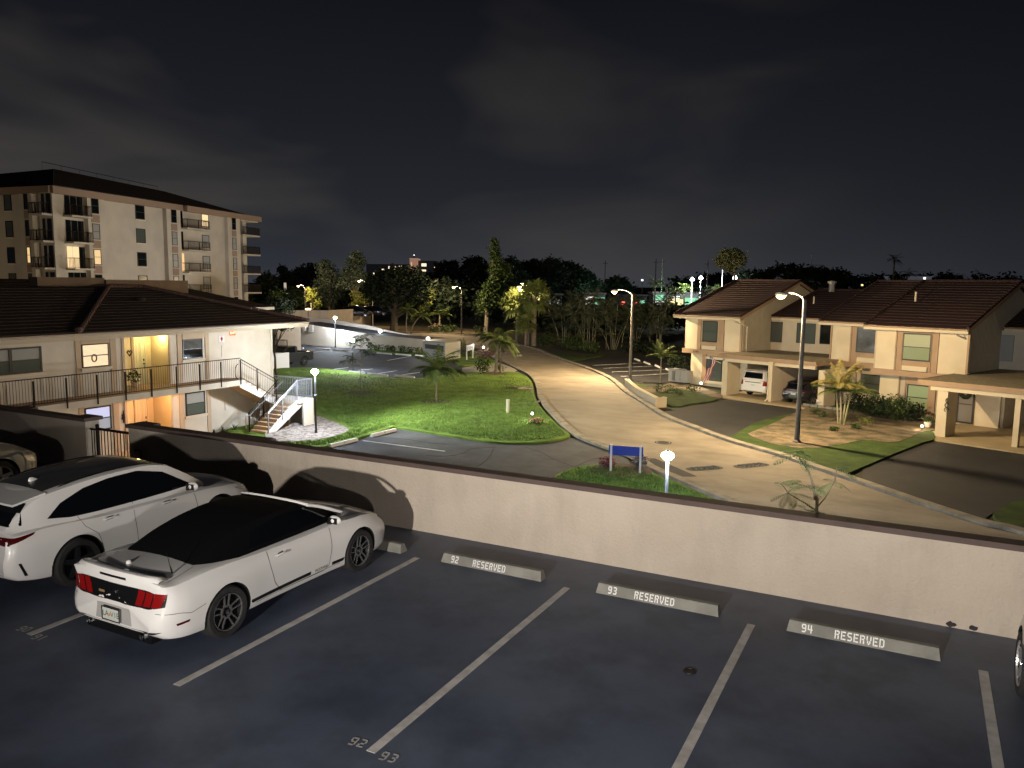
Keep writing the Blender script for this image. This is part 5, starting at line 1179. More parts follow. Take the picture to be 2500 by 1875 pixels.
street_lamp('small far street lamp left of the loose grey trees', dpt(746, 760, 138).xy.to_3d() + Vector((0, 0, -3)), (746, 703), (729, 698), 3200, s=1.0)
street_lamp('far street lamp half hidden behind the tall grey tree', dpt(893, 760, 134).xy.to_3d() + Vector((0, 0, -3)), (896, 690), (877.5, 686), 2600, s=1.0)
p = at(910.5, 797); mb = MB(); mb.tube([(0, 0, 0), (0, 0, (CAM.z+ray(910.5, 731).z*(p-CAM).dot(FW))+3)], [.09, .06], 8)
t = thing('bare_pole', 'thin pale pole without a lamp at the edge of the far verge', 'pole', (p.x, p.y, -3)); mb.build('pole', mat('pole_pale', (.35, .34, .33), .6), t)

# ================================================================== lot furniture
def far_stop(label, p0, p1, txt=None, group='white wheel stops of the far lots', m=WSTOP, par=1.83):
    a, b = at(*p0), at(*p1); d = b-a; c = (a+b)/2
    t = thing('wheel_stop', label, 'wheel stop', (c.x, c.y, -3.0), math.atan2(d.y, d.x), group); mb = MB(); wheel_stop_mesh(mb, min(max(d.length, 1.7), 2.2), .20, .15); mb.build('kerb_block', m, t)
    if txt: m2 = MB(); stencil(m2, txt, .085, facing(Vector((0, -.083, .085))+Vector((0, -.003, .001)), (1, 0, 0), (0, .04, .094))); m2.build('lettering', ASPH, t)
    return t
far_stop('wheel stop with worn lettering closest to the staircase', (806, 1092), (872, 1076), '23 8')
far_stop('wheel stop with a worn stamp at the corner of the near lot', (906, 1067), (966, 1052), '90')
far_stop('wheel stop at the lawn edge, right one of two bright ones', (963, 919), (1012, 923)); far_stop('wheel stop at the lawn edge, left one of two bright ones', (898, 915), (947, 919)); far_stop('wheel stop half hidden behind the lawn edge at the post lamp', (852, 909), (890, 912))
far_stop('wheel stop on the far side of the lot, left one below the ramp wall planting', (920, 863), (956, 866)); far_stop('wheel stop on the far side of the lot, middle one below the ramp wall planting', (966, 866), (1003, 869)); far_stop('wheel stop nearest the white entrance box', (1014, 869), (1048, 872))
for k, (x0, x1, y) in enumerate(((706, 742, 849), (768, 806, 852), (812, 850, 856))): far_stop(('wheel stop at the foot of the ramp wall, near the pickup', 'wheel stop at the foot of the ramp wall, left of its post lamp', 'wheel stop at the foot of the ramp wall, right of its post lamp')[k], (x0, y), (x1, y+2.5))
for k, (q0, q1) in enumerate((((1546, 876), (1565, 884)), ((1570, 884), (1589, 892)), ((1597, 892), (1617, 901)), ((1623, 901), (1647, 910)))):
    far_stop(('pale wheel stop of the dark side lot, farthest of four', 'pale wheel stop of the dark side lot, second farthest', 'pale wheel stop of the dark side lot, second nearest', 'pale wheel stop of the dark side lot, nearest the house')[k], q0, q1, group='wheel stops of the side lot')
mb = MB()
for a, b in (((886, 1075.5), (1086, 1101.5)), ):
    strip(mb, [at(*a, -3.02), at(*b, -3.02)], -.05, .05, -3.026, -3.018)
for a, b in (((761, 860.5), (805, 854.5)), ((923, 912), (969, 904.7)), ((982, 915), (1029, 908.5)), ((874, 904), (910, 900.5)), ((946, 880), (1004, 869)), ((812, 902), (850, 897))):
    strip(mb, [at(*a, -3.02), at(*b, -3.02)], -.05, .05, -3.028, -3.018)
for a, b in (((1447, 892), (1568, 886)), ((1474, 899), (1594, 893.5)), ((1494, 908), (1623, 902.5)), ((1516, 918.5), (1650, 911))): strip(mb, [at(*a, -3.02), at(*b, -3.02)], -.05, .05, -3.028, -3.018)
for a, b in (((1210, 862), (1237, 861.5)), ((1259, 869), (1274, 869)),): strip(mb, [at(*a, -3.0), at(*b, -3.0)], -.15, .15, -2.999, -2.992)
struct('lot_lines', mb, WPAINT)
# blue sign seen from behind
pL, pR = at(1490.5, 1155), at(1562, 1160); d = (pR-pL).normalized(); ang = math.atan2(d.y, d.x); w = (pR-pL).length
t = thing('blue_sign', 'blank back of a blue sign on two white posts by the road', 'sign', (pL.x, pL.y, -3), ang)
for x in (0, w):
    mb = MB(); mb.box(x-.04, x+.04, -.04, .04, 0, 1.20); mb.build('post', WPAINT, t)
mb = MB(); mb.box(-.10, w+.10, .043, .07, .76, 1.14); mb.build('board', mat('sign_blue', (.015, .045, .42), .45), t)
shrub('flower_bed', 'dark red flower clump left of the blue sign', at(1486, 1147), .42, .45, mat('flower_leaf_red', (.10, .03, .04), .7, (.16, .05, .06), 3), 330, .05, 5, 'flower clumps', mat('flower_crimson', (.38, .05, .10), .7))
shrub('flower_bed', 'mixed blue and pink flower clump behind the right post of the blue sign', at(1558, 1142), .55, .5, mat('flower_leaf_blue', (.10, .11, .18), .7, (.2, .2, .22), 3), 380, .05, 6, 'flower clumps', mat('flower_pale', (.5, .36, .32), .7))
p0 = at(1515, 1148, -2.92); mb = MB(); mb.lathe([(0, .012), (.8, .010), (1.3, .0)], 20, c=(p0.x, p0.y, -2.925)); struct('flower_mulch', mb, mat('mulch_dark', (.06, .035, .03), .95, (.1, .06, .05), 4, .02, 30))
shrub('flower_bed', 'pink flower clump under the small path light on the lawn', at(1308, 1040), .55, .38, LEAF, 240, .055, 8, 'flower clumps', mat('flower_pink', (.55, .16, .16), .7))
shrub('flower_bed', 'reddish flower mound under the spotlight by the white sign', at(1185, 876), 1.3, .9, mat('flower_leaf_mauve', (.12, .07, .07), .7, (.2, .12, .12), 3), 500, .10, 9, 'flower clumps', mat('flower_mauve', (.4, .2, .2), .7))
# path light and spotlight
def path_light(label, p, h, watts, s=1, z0=-2.93, col=(1, .95, .8), r=.06):
    t = thing('path_light', label, 'garden light', (p.x, p.y, z0), 0, 'small garden lights'); mb = MB(); mb.cyl((0, 0), .016*s, 0, h, 8); mb.build('stake', BLK, t)
    mb = MB(); mb.lathe([(0, h), (r*s, h+.02*s), (r*1.1*s, h+.07*s), (r*.6*s, h+.12*s), (0, h+.13*s)], 12); mb.build('lamp_globe', emis('garden_globe', (1, .95, .82), 14), t, smooth=True); lamp('garden_light', (p.x, p.y, z0+h+.26*s), watts, col, .05)
path_light('tiny bright light on a stake above the pink lawn flowers', at(1299, 1034), .42, 60)
path_light('bright spotlight on top of the reddish flower mound', at(1180, 874), .95, 90, 1.6)
path_light('glaring ground light at the corner of the first house', at(1711, 951), .32, 110, 1.3, col=(1, .85, .6))
path_light('ground light shining on the path beside the carport column', at(2250, 1054), .18, 60, 1.0, col=(1, .72, .45))
# lamp head on top of the entrance box, small one on the ramp wall
# lawn pipe, mulch rings, storm drain
p = at(1239.5, 1011); t = thing('vent_pipe', 'short cream pipe standing upright in the lawn', 'pipe', (p.x, p.y, -2.94)); mb = MB(); mb.lathe([(.10, 0), (.10, .78), (.115, .78), (.115, .82), (0, .83)], 14); mb.build('pipe', mat('pipe_cream', (.62, .6, .5), .6), t, smooth=True)
for q in ((1065.5, 980), (1209, 912), (881, 959)):
    p0 = at(*q, -2.93); mb = MB(); mb.lathe([(0, .01), (.75, .008), (1.0, .001)], 18, c=(p0.x, p0.y, -2.929)); struct('mulch_ring', mb, mat('mulch_dark', (.06, .035, .03), .95))
p0 = at(1314, 984, -3.0); t = thing('storm_drain', 'dark oval storm drain mouth in the kerb beside the lawn', 'drain', (p0.x, p0.y, -3), R(100)); mb = MB(); mb.box(-.55, .55, -.12, .12, .0, .125); mb.build('inlet', CURBM, t); mb = MB(); mb.box(-.4, .4, -.126, -.12, .02, .09); mb.box(-.40, .40, -.07, .07, .126, .13); mb.build('opening', BLK, t)
p0 = at(1268, 947, -2.93); t = thing('utility_cover', 'flat utility slab at the lawn corner by the kerb', 'ground cover slab', (p0.x, p0.y, -2.93), R(25)); mb = MB(); mb.box(-1.0, 1.0, -.35, .35, 0, .06); mb.build('slab', DARKF, t); mb = MB(); mb.box(-.1, 1.0, -.75, -.38, 0, .05); mb.build('apron', CONC, t)

# young trees and palms on the lawn
q = at(1065.5, 980); palm('young_palm', 'young feathery palm in the middle of the lawn', q, -.85, 2.0, PALML, 22, .055, seed=4, droop=1.1, leaflen=.42, group='palms on the lawn')
q = at(1211, 911); palm('palm', 'thicker-trunked palm by the kerb at the lawn corner', q, -.15, 2.3, PALML, 18, .13, seed=8, droop=1.5, leaflen=.45, group='palms on the lawn', shaft=.7, lean=(.2, .1))
mb = MB(); mb.tube([(q.x+.35, q.y+.25, -3), (q.x+.3, q.y+.2, -1.4), (q.x+.15, q.y+.2, -.3)], [.10, .08, .06], 7); tt = [o for o in bpy.data.objects if o.name == 'palm'][0]; mb.build('trunk', TRUNK, tt, world=True, smooth=True)
def sapling(name, label, base, D=None, pts=None, seed=2, leafr=.34, group=None, z0=-3.0, side=8, trunk_r=.035, dens=1.0, lsz=.055):
    rnd = random.Random(seed); t = thing(name, label, 'tree', (base.x, base.y, z0), 0, group); P_ = [Vector(p)-Vector((base.x, base.y, z0)) for p in pts]
    mb = MB(); mb.tube(catmull(P_, 4), [trunk_r*(1-.75*i/(len(P_)*4-4)) for i in range(len(catmull(P_, 4)))], 6); cen = []
    L_ = len(P_)
    for k in range(side):
        f = .35+.65*k/side; i = min(int(f*(L_-1)), L_-2); s = P_[i].lerp(P_[i+1], f*(L_-1)-i); az = rnd.uniform(0, 6.3); r_ = leafr*rnd.uniform(1.2, 2.2)*(1.25-f*.7); e = s+Vector((math.cos(az)*r_, math.sin(az)*r_, r_*.45)); mb.tube([s, s.lerp(e, .5)+Vector((0, 0, .06)), e], [.014, .01, .005], 4); cen.append((e, az))
    cen.append((P_[-1], 0)); mb.build('trunk', TRUNK, t, smooth=True); mb = MB()
    for c, az in cen:
        for j in range(int(9*dens)): frond(mb, c, rnd.uniform(0, 6.3), rnd.uniform(-.1, .6), leafr*rnd.uniform(.9, 1.3), rnd, .9, leafr*.26, 9, .03)
    mb.build('crown', LEAF, t); return t
b_ = at(881, 958); D_ = (b_-CAM).dot(FW); sapling('young_tree', 'thin young tree with sparse tiers of leaves on the lawn', b_, pts=[(b_.x, b_.y, -3), dpt(881, 900, D_), dpt(881, 850, D_), dpt(882, 822, D_)], seed=5, leafr=.55, side=14)

# ================================================================== ramp, upper deck and the far end of the lot
A = Fr(-58.43, 63.9, -7.7)
def ramp_wall(label, t_, pts, thick=.3, xtra=None):
    c = A.w(12, t_, -3); t = thing('ramp_wall', label, 'wall', (c.x, c.y, -3)); S = [A.hit(x, y, t_) for x, y in pts]
    poly = [A.w(S[0][0], t_, -3.05)] + [A.w(s, t_, z) for s, z in S] + [A.w(S[-1][0], t_, -3.05)]; n = A.w(0, t_+thick, 0)-A.w(0, t_, 0)
    mb = MB(); mb.extr(poly, n); mb.build('wall', mat('ramp_wall_paint', (.50, .46, .40), .9, (.56, .52, .46), .8, .04, 2.2), t, world=True); return t
ramp_wall('long pale ramp wall sloping down to the entrance box, scraped by lamplight', 0, [(690, 782), (721, 788), (786.6, 798.4), (845, 807.5), (911, 817.6), (1033, 829)])
ramp_wall('second ramp wall rising behind the long pale one', 5.5, [(700, 771), (818, 781.5), (895, 794), (972, 813), (1033, 822)])
s0 = A.hit(721, 788, 0); mb = MB(); pts = [A.w(S_[0], .35, S_[1]-.22) for S_ in (A.hit(x, y, 0) for x, y in ((700, 784.5), (786.6, 798.4), (845, 807.5), (911, 817.6), (1010, 826)))]; pts += [p_ + (A.w(0, 5.1, 0)-A.w(0, 0, 0)) for p_ in reversed(pts)]; n_ = 5
[mb.poly([pts[i], pts[i+1], pts[8-i], pts[9-i]]) for i in range(4)]; struct('ramp', mb, ASPH)
cA, cB, cC = dpt(640, 756, 108), dpt(802, 757.5, 112), dpt(880, 758.8, 121); ZD = cB.z-1.28
t = thing('upper_deck', 'raised parking deck with a tan parapet beyond the ramp', 'parking structure', (cB.x, cB.y, -3)); out_ = (cC-cB).normalized()
mb = MB(); far_ = Vector((-.45, .88, 0))*9; mb.prism([(p.x, p.y) for p in (cA, cB, cC, cC+far_, cA+far_)], -3.05, ZD)
mb.build('deck', STUCCO, t, world=True)
mb = MB(); 
for a, b in ((cA, cB), (cB, cC)):
    d = (b-a).normalized(); nn = Vector((-d.y, d.x, 0))*.2; mb.extr([(a.x, a.y, ZD+.001), (b.x, b.y, ZD+.001), (b.x, b.y, ZD+1.28), (a.x, a.y, ZD+1.28)], nn)
mb.build('parapet', STUCCO, t, world=True)
mb = MB(); q0, q1 = at(881, 787), at(903, 793); mb.extr([(q0.x, q0.y, -3.04), (q1.x, q1.y, -3.04), (q1.x, q1.y, -2.5), (q0.x, q0.y, -1.9)], (-3, 3, 0)); mb.build('ledge', CAPM, t, world=True)
for px_, l_ in ((752, 'glowing ceiling lamp of the upper deck in front of the trees'), (656, 'glowing lamp on the low flat roof left of the upper deck')):
    p = dpt(px_, 755, 106); tt = thing('deck_lamp', l_, 'lamp', (p.x, p.y, p.z), 0, 'warm lamps of the upper deck'); mb = MB(); mb.lathe([(0, -.1), (.35, -.08), (.38, .08), (0, .14)], 14); mb.build('lamp_globe', emis('deck_lamp_warm', (1, .62, .30), 7), tt); mb = MB(); mb.cyl((0, 0), .04, -1.2, -.1, 6); mb.build('stem', METAL, tt)
    lamp('deck_lamp_light', (p.x+.9, p.y-1.2, p.z+.25), 55, (1, .62, .32), .2)
mb = MB(); q0 = dpt(668, 762, 88); tt = thing('flat_roof_canopy', 'low flat canopy roof with a glowing lamp left of the upper deck', 'canopy', (q0.x, q0.y, q0.z)); mb = MB(); mb.box(-5, 3.2, -3, 2, -.9, -.62); mb.build('roof', CREAM, tt); mb = MB(); mb.box(-4, 2.4, -2, 1.6, -q0.z-3, -.91); mb.build('wall', CREAM, tt)
# entrance box with recessed sign panel
e0, e1, e2 = at(1033, 875), at(1087, 882), at(1124, 876); t = thing('entrance_box', 'pale block at the foot of the ramp with a recessed dark panel', 'structure block', (e0.x, e0.y, -3)); zt = -1.25
mb = MB(); bk = (e2-e1); mb.prism([(p.x, p.y) for p in (e0, e1, e2, e0+bk)], -3.05, zt); mb.build('block', mat('box_paint', (.55, .54, .52), .85, (.6, .59, .56), 2), t, world=True)
d = (e1-e0).normalized(); nn = Vector((d.y, -d.x, 0))*.03; L_ = (e1-e0).length
mb = MB(); mb.extr([e0+d*L_*.1+Vector((0, 0, 1.05)), e0+d*L_*.93+Vector((0, 0, 1.05)), e0+d*L_*.93+Vector((0, 0, 1.5)), e0+d*L_*.1+Vector((0, 0, 1.5))], nn); mb.build('recess_panel', mat('panel_dark', (.10, .09, .07), .7), t, world=True)
mb = MB(); mb.extr([e0+Vector((0, 0, 1.752)), e1+Vector((0, 0, 1.752)), e2+Vector((0, 0, 1.752)), e0+bk+Vector((0, 0, 1.752))], (0, 0, .10)); mb.build('cap', mat('box_cap', (.4, .36, .27), .8), t, world=True)
p = dpt(1045, 826, (e0-CAM).dot(FW)+1); mb = MB(); mb.lathe([(0, 0), (.16, .03), (.2, .12), (.1, .22), (0, .24)], 12, c=(p.x, p.y, zt+.12)); mb.build('flood_lamp', emis('box_flood', (1, .96, .85), 9), t, world=True); lamp('box_flood_light', (p.x-.1, p.y-.9, zt+.7), 260, (1, .95, .85), .1)
p = A.hit(928, 809, 3); q = A.w(p[0], 3, p[1]); tt = thing('ramp_lamp', 'small white lamp above the middle of the ramp', 'lamp', (q.x, q.y, q.z)); mb = MB(); mb.lathe([(0, -.2), (.2, -.1), (.22, .05), (0, .2)], 12); mb.build('lamp_globe', emis('garden_globe', (1, .95, .82), 14), tt); mb = MB(); mb.cyl((0, 0), .04, -2, -.2, 6); mb.build('post', GRYM, tt); lamp('ramp_light', (q.x, q.y, q.z+.45), 120, LED, .1)
# shrubs along the ramp wall and by the box
for k in range(9):
    q = A.w(11+1.25*k, -1.0-.1*k, 0); shrub('low_shrub', 'low round shrub at the foot of the ramp wall, '+['nearest the ramp lamp', 'second from the ramp lamp', 'third from the ramp lamp', 'fourth from the ramp lamp', 'middle of the nine', 'fourth from the entrance box', 'third from the entrance box', 'second from the entrance box', 'nearest the entrance box'][k], q, .6, .75, LEAF, 120, .10, 20+k, 'shrubs at the foot of the ramp wall')
shrub('shrub', 'loose bush at the right end of the entrance box', at(1140, 872), 1.0, 1.4, LEAF, 260, .10, 31, 'bushes by the road mouth'); shrub('shrub', 'yellowish upright bush behind the white sign', at(1128, 862), .5, 1.5, LEAFY, 160, .10, 32, 'bushes by the road mouth')
shrub('shrub', 'dark bush at the lawn end of the drive apron', at(1180, 914), 1.0, 1.25, LEAF, 420, .09, 33, 'bushes by the road mouth'); shrub('shrub', 'small pale bush behind the lawn-corner palm', at(1222, 907), .6, .5, LEAF, 160, .08, 34, 'bushes by the road mouth')
# white sign with blue lettering patches
a_, b_ = at(1139.5, 880), at(1154.5, 875.5); d = (b_-a_).normalized(); t = thing('white_sign', 'small white sign with blue patches between two white posts', 'sign', (a_.x, a_.y, -3), math.atan2(d.y, d.x)); w = (b_-a_).length
for x in (0, w): mb = MB(); mb.box(x-.06, x+.06, -.05, .05, 0, 1.55); mb.build('post', WPAINT, t)
mb = MB(); mb.box(-.15, w+.15, -.08, -.053, .95, 1.5); bd = mb.build('board', mat('sign_white', (.7, .72, .75), .5), t); mb = MB()
for k in range(5): mb.box(-.05+w*k/5, .1+w*k/5, -.086, -.081, 1.05+.1*(k % 2), 1.4)
mb.build('lettering', mat('sign_blue', (.015, .045, .42), .45), bd)
# second staircase landing of the next building, and that building's end wall
a_ = at(666.5, 901.5); b_ = at(706.5, 898.5); t = thing('stair_landing', 'white stair landing with a dark railing beyond the end of the condominium', 'staircase', (a_.x, a_.y, -3))
mb = MB(); mb.prism([(a_.x-.6, a_.y-1.5), (a_.x, a_.y-1.5), (b_.x, b_.y), (b_.x-2.6, b_.y), (a_.x-2.6, a_.y)], -3.0, -1.62); mb.build('landing', WPAINT, t, world=True)
railing(t, [(a_.x-.1, a_.y-1.4, -1.62), (b_.x-.1, b_.y-.1, -1.62), (b_.x-2.5, b_.y-.1, -1.62)], .1, 1.1, METAL, r=.014)
for k in range(4):
    q = at(668+14*k, 858+1*k); hh = 3.6; mb = MB(); mb.tube([(q.x-9, q.y+9, -3), (q.x-9+.6*math.sin(k*2), q.y+9, 1.3)], [.14, .09], 6); t = thing('leaning_trunk', ('slim tree trunk against the pale wall, leftmost of four', 'slim tree trunk against the pale wall, second from left', 'slim tree trunk against the pale wall, third from left', 'slim tree trunk against the pale wall, rightmost of four')[k], 'tree trunk', (q.x-9, q.y+9, -3), 0, 'trunks against the ramp wall')
    mb.build('trunk', TRUNKD, t, world=True); mb = MB(); crown(mb, [((-.2, 0, 4.6), 1.1)], random.Random(k), .16, .8); mb.build('crown', LEAFD, t)
q = at(720, 850); t = thing('wall_unit', 'round fan unit and grey meter box on the ramp wall above the pickup', 'wall unit', A.w(-1.2, -.15, -1.1)[:]); mb = MB(); mb.lathe([(0, -.14), (.32, -.12), (.36, 0)], 16, 'y'); mb.build('fan', mat('unit_grey', (.35, .35, .34), .5), t); mb = MB(); mb.box(.9, 1.5, -.2, 0, -.35, .55); mb.build('box', mat('unit_grey', (.35, .35, .34), .5), t)

# ---- pickup truck
def pickup(loc, rotz):
    t = thing('pickup_truck', 'dark pickup truck parked beside the white stair landing', 'pickup truck', loc, rotz); L_ = 5.7; P_ = DARKP
    prof = [(0, .55), (0, 1.20), (.08, 1.26), (2.05, 1.26), (2.12, 1.80), (2.35, 1.90), (3.35, 1.90), (4.05, 1.28), (5.3, 1.18), (5.62, 1.05), (5.7, .6), (5.6, .45), (.25, .45)]
    mb = MB(); mb.extr([(x, -.97, z) for x, z in prof], (0, 1.94, 0)); cs = []
    for wx in (1.15, 4.70):
        for sg in (-1, 1):
            c = MB(); n = 24; vs = [(wx+.50*math.cos(2*PI*k/n), y, .42+.50*math.sin(2*PI*k/n)) for y in ((.6, 1.3) if sg > 0 else (-1.3, -.6)) for k in range(n)]; c.add(vs, [tuple(range(n)), tuple(range(n, 2*n))] + [(k, (k+1) % n, n+(k+1) % n, n+k) for k in range(n)]); cs.append(c)
    c = MB(); c.box(.12, 1.98, -.82, .82, .85, 1.5); cs.append(c); v, f = cut(mb, cs); b2 = MB(); b2.v = v; b2.f = f; b2.build('body', P_, t)
    for x in (1.15, 4.70):
        for sg in (-1, 1): wheel(t, x, sg*.96, .42, .27, sg, 'five', rimm=ALLOY)
    for sg in (-1, 1):
        mb = MB(); mb.extr([(2.35, sg*.972, 1.32), (3.75, sg*.972, 1.34), (3.28, sg*.972, 1.80), (2.40, sg*.972, 1.82)], (0, sg*.006, 0)); mb.build('side_window', GLASS, t)
        mb = MB(); mb.box(-.012, .10, sg*.80, sg*.975, .85, 1.18); mb.build('tail_lamp', REDD, t)
        mb = MB(); mb.box(5.45, 5.715, sg*.62, sg*.95, .85, 1.02); mb.build('head_lamp', HEADL, t)
    mb = MB(); mb.box(2.085, 2.11, -.7, .7, 1.36, 1.76); mb.build('rear_window', GLASS, t); mb = MB(); mb.box(-.12, .0, -.92, .92, .5, .66); mb.box(5.7, 5.8, -.92, .92, .45, .7); mb.build('bumper', CHROME, t)
    return t
q = at(742.7, 893); pickup((q.x-1.0, 45.9, -3), -PI/2)

# ---- foreground young tree rising behind the parapet
b_ = Vector((CAM + ray(1992, 1250)*13.4)); bx, by = b_.x, max(b_.y, 2.4)
def q2(x, y):
    r_ = ray(x, y); k = math.hypot(bx-CAM.x, by-CAM.y)/math.hypot(r_.x, r_.y); return CAM + r_*k
tt = thing('young_tree', 'thin young tree with ferny leaves rising just behind the parapet', 'tree', (bx, by, -3)); rn = random.Random(12); off = Vector((bx, by, -3))
mb = MB(); main = [Vector((bx, by, -3)), q2(1993, 1262), q2(1990, 1220), q2(1981, 1170), q2(1966, 1138), q2(1951, 1118)]
mb.tube([p-off for p in catmull(main, 4)], [.035-.0012*i for i in range(21)], 6)
brs = [([q2(1990, 1245), q2(1960, 1225), q2(1925, 1205)], 'a'), ([q2(1993, 1240), q2(2015, 1215), q2(2036, 1178)], 'b'), ([q2(1986, 1195), q2(1975, 1190), q2(1962, 1186)], 'c'), ([q2(2036, 1178), q2(2040, 1160), q2(2044, 1140)], 'd'), ([q2(1988, 1250), q2(1975, 1247), q2(1963, 1243)], 'e'), ([q2(1925, 1205), q2(1915, 1190), q2(1905, 1180)], 'f'), ([q2(1994, 1250), q2(2004, 1252), q2(2014, 1254)], 'g')]
for b, _ in brs: mb.tube([p-off for p in b], [.014, .011, .007], 5)
mb.build('trunk', TRUNK, tt, smooth=True); mb = MB()
tips = [(q2(1951, 1112), 8, .42), (q2(1938, 1108), 6, .32), (q2(1905, 1180), 7, .30), (q2(1925, 1205), 7, .34), (q2(1960, 1186), 9, .36), (q2(2036, 1176), 8, .32), (q2(2044, 1146), 7, .30), (q2(1963, 1243), 7, .30), (q2(2014, 1254), 5, .26), (q2(1945, 1218), 6, .30), (q2(1992, 1208), 5, .26), (q2(1975, 1190), 5, .3)]
for c, n, ln in tips:
    for j in range(max(3, n-3)):
        az, el = rn.uniform(0, 6.3), rn.uniform(-.3, .6); L_ = ln*rn.uniform(.8, 1.25); d = Vector((math.cos(az)*math.cos(el), math.sin(az)*math.cos(el), math.sin(el))); p = c-off
        for k in range(9):
            d = (d+Vector((0, 0, -.10))).normalized(); p = p+d*L_/9; s_ = d.cross(Vector((0, 0, 1))).normalized(); w = L_*.30*math.sin(PI*(k+1.2)/10.5)
            for sg in (-1, 1):
                e = p+s_*sg*w+d*w*.5+Vector((0, 0, -w*.25)); q_ = d*L_*.027; m_ = p.lerp(e, .55); mb.add([p-q_*.6, m_-q_*1.15, e, m_+q_*1.15, p+q_*.6], [(0, 1, 2, 3, 4)])
mb.build('crown', mat('fern_leaf', (.24, .38, .16), .6, (.38, .52, .24), 4), tt)

# ================================================================== townhouses on the right
HC = Fr(-5.0, 45.45, -22)
PANEL = mat('house_panel_cream', (.58, .50, .36), .85, (.62, .54, .40), 1.5, .004, 30)
SIDE = mat('house_siding', (.42, .37, .28), .85, (.46, .41, .32), 1.5)
BRN = mat('house_trim_brown', (.33, .225, .145), .75, (.37, .255, .165), 2)
RECW = mat('house_wall_buff', (.52, .44, .34), .9, (.56, .48, .37), 1.5, .004, 30)
ROOFG = mat('carport_roof_gravel', (.22, .19, .13), .95, (.32, .28, .20), 6, .01, 40)
SLAB = mat('carport_slab', (.36, .29, .18), .85, (.42, .34, .22), .9, .003, 40)
M_ = HC.M()
def hb(*a): return MB(M_).box(*a)
def hx(x, t=0, y=850): return HC.hit(x, y, t)[0]
def house_roof(parent, s0, s1, te, tr, ze, zr, m=TILE, rows=17, tb=None):
    mb = MB(); e = [HC.w(s0, te, ze), HC.w(s1, te, ze), HC.w(s1, tr, zr), HC.w(s0, tr, zr)]; roof_slope(mb, *e, rows)
    tb = tb or 2*tr-te; roof_slope(mb, HC.w(s1, tb, ze), HC.w(s0, tb, ze), HC.w(s0, tr, zr), HC.w(s1, tr, zr), 6); r = mb.build('roof', m, parent, world=True)
    mb = MB()
    n = int((s1-s0)/.35)
    for k in range(n): a = HC.w(s0+(s1-s0)*k/n, tr, zr+.05); b = HC.w(s0+(s1-s0)*(k+.95)/n, tr, zr+.05); mb.tube([a, b], [.11, .09], 6)
    for s in (s0+.05, s1-.05):
        for k in range(24):
            f = k/24; g = (k+.95)/24; mb.tube([HC.w(s, te+(tr-te)*f, ze+(zr-ze)*f+.06), HC.w(s, te+(tr-te)*g, ze+(zr-ze)*g+.06)], [.10, .08], 6)
    mb.build('ridge_cap', m, r, world=True)
    mb = MB(M_); mb.box(s0, s1, te-.03, te+.02, ze-.26, ze-.03); mb.build('fascia', PANEL, r, world=True)
    mb = MB(M_); mb.tube([(s0, te-.08, ze-.06), (s1, te-.08, ze-.06)], .055, 6); mb.build('gutter', BRN, r, world=True)
    for s in (s0-.01, s1-.03):
        mb = MB(M_); mb.extr([(s, te, ze-.24), (s, te, ze-.02), (s, tr, zr-.02), (s, tb, ze-.02), (s, tb, ze-.24), (s, tr, zr-.24)], (.04, 0, 0)); mb.build('rake_board', BRN, r, world=True)
    mb = MB(M_); mb.box(s0+.04, s1-.04, te+.03, te+.8, ze-.27, ze-.24); mb.build('soffit', PANEL, r, world=True)
    return r
def gable_house(label, s0, s1, tf, tl, te, tr, L0=None):
    """upper storey front at tf, lower storey front at tl, ridge along s at tr"""
    c = HC.w((s0+s1)/2, tf+4, -3); t = thing('townhouse', label, 'house', (c.x, c.y, -3), 0, 'row of tile-roofed townhouses'); tb = 2*tr-te-.6
    mb = MB(M_); mb.box(s0+.04, s1, tf, tb, -.5, 2.30); L0 = s0 if L0 is None else L0; mb.box(L0, s1-.02, tl, tb-.02, -3.05, -.502)
    zt = lambda q: 2.30+(q-te)*(5.1-2.45)/(tr-te)-.02
    mb.extr([(s1-.01, tf, 2.302), (s1-.01, tf, zt(tf)), (s1-.01, tr, zt(tr)), (s1-.01, tb, zt(te+.6)), (s1-.01, tb, 2.302)], (-.2, 0, 0)); mb.extr([(s0+.25, tf, 2.302), (s0+.25, tf, zt(tf)), (s0+.25, tr, zt(tr)), (s0+.25, tb, zt(te+.6)), (s0+.25, tb, 2.302)], (-.2, 0, 0))
    w = mb.build('wall', SIDE, t, world=True)
    # board siding on the gable side
    mb = MB(M_); n = int((tr+6-tf)/.2)
    for k in range(n):
        q = tf+.1+k*.2; top = zt(q) if q < tr else zt(2*tr-q)
        if q > tb-.1: break
        mb.box(s1+.002, s1+.012, q, q+.16, -.1, top-.06)
    mb.build('siding', SIDE, w, world=True)
    return t
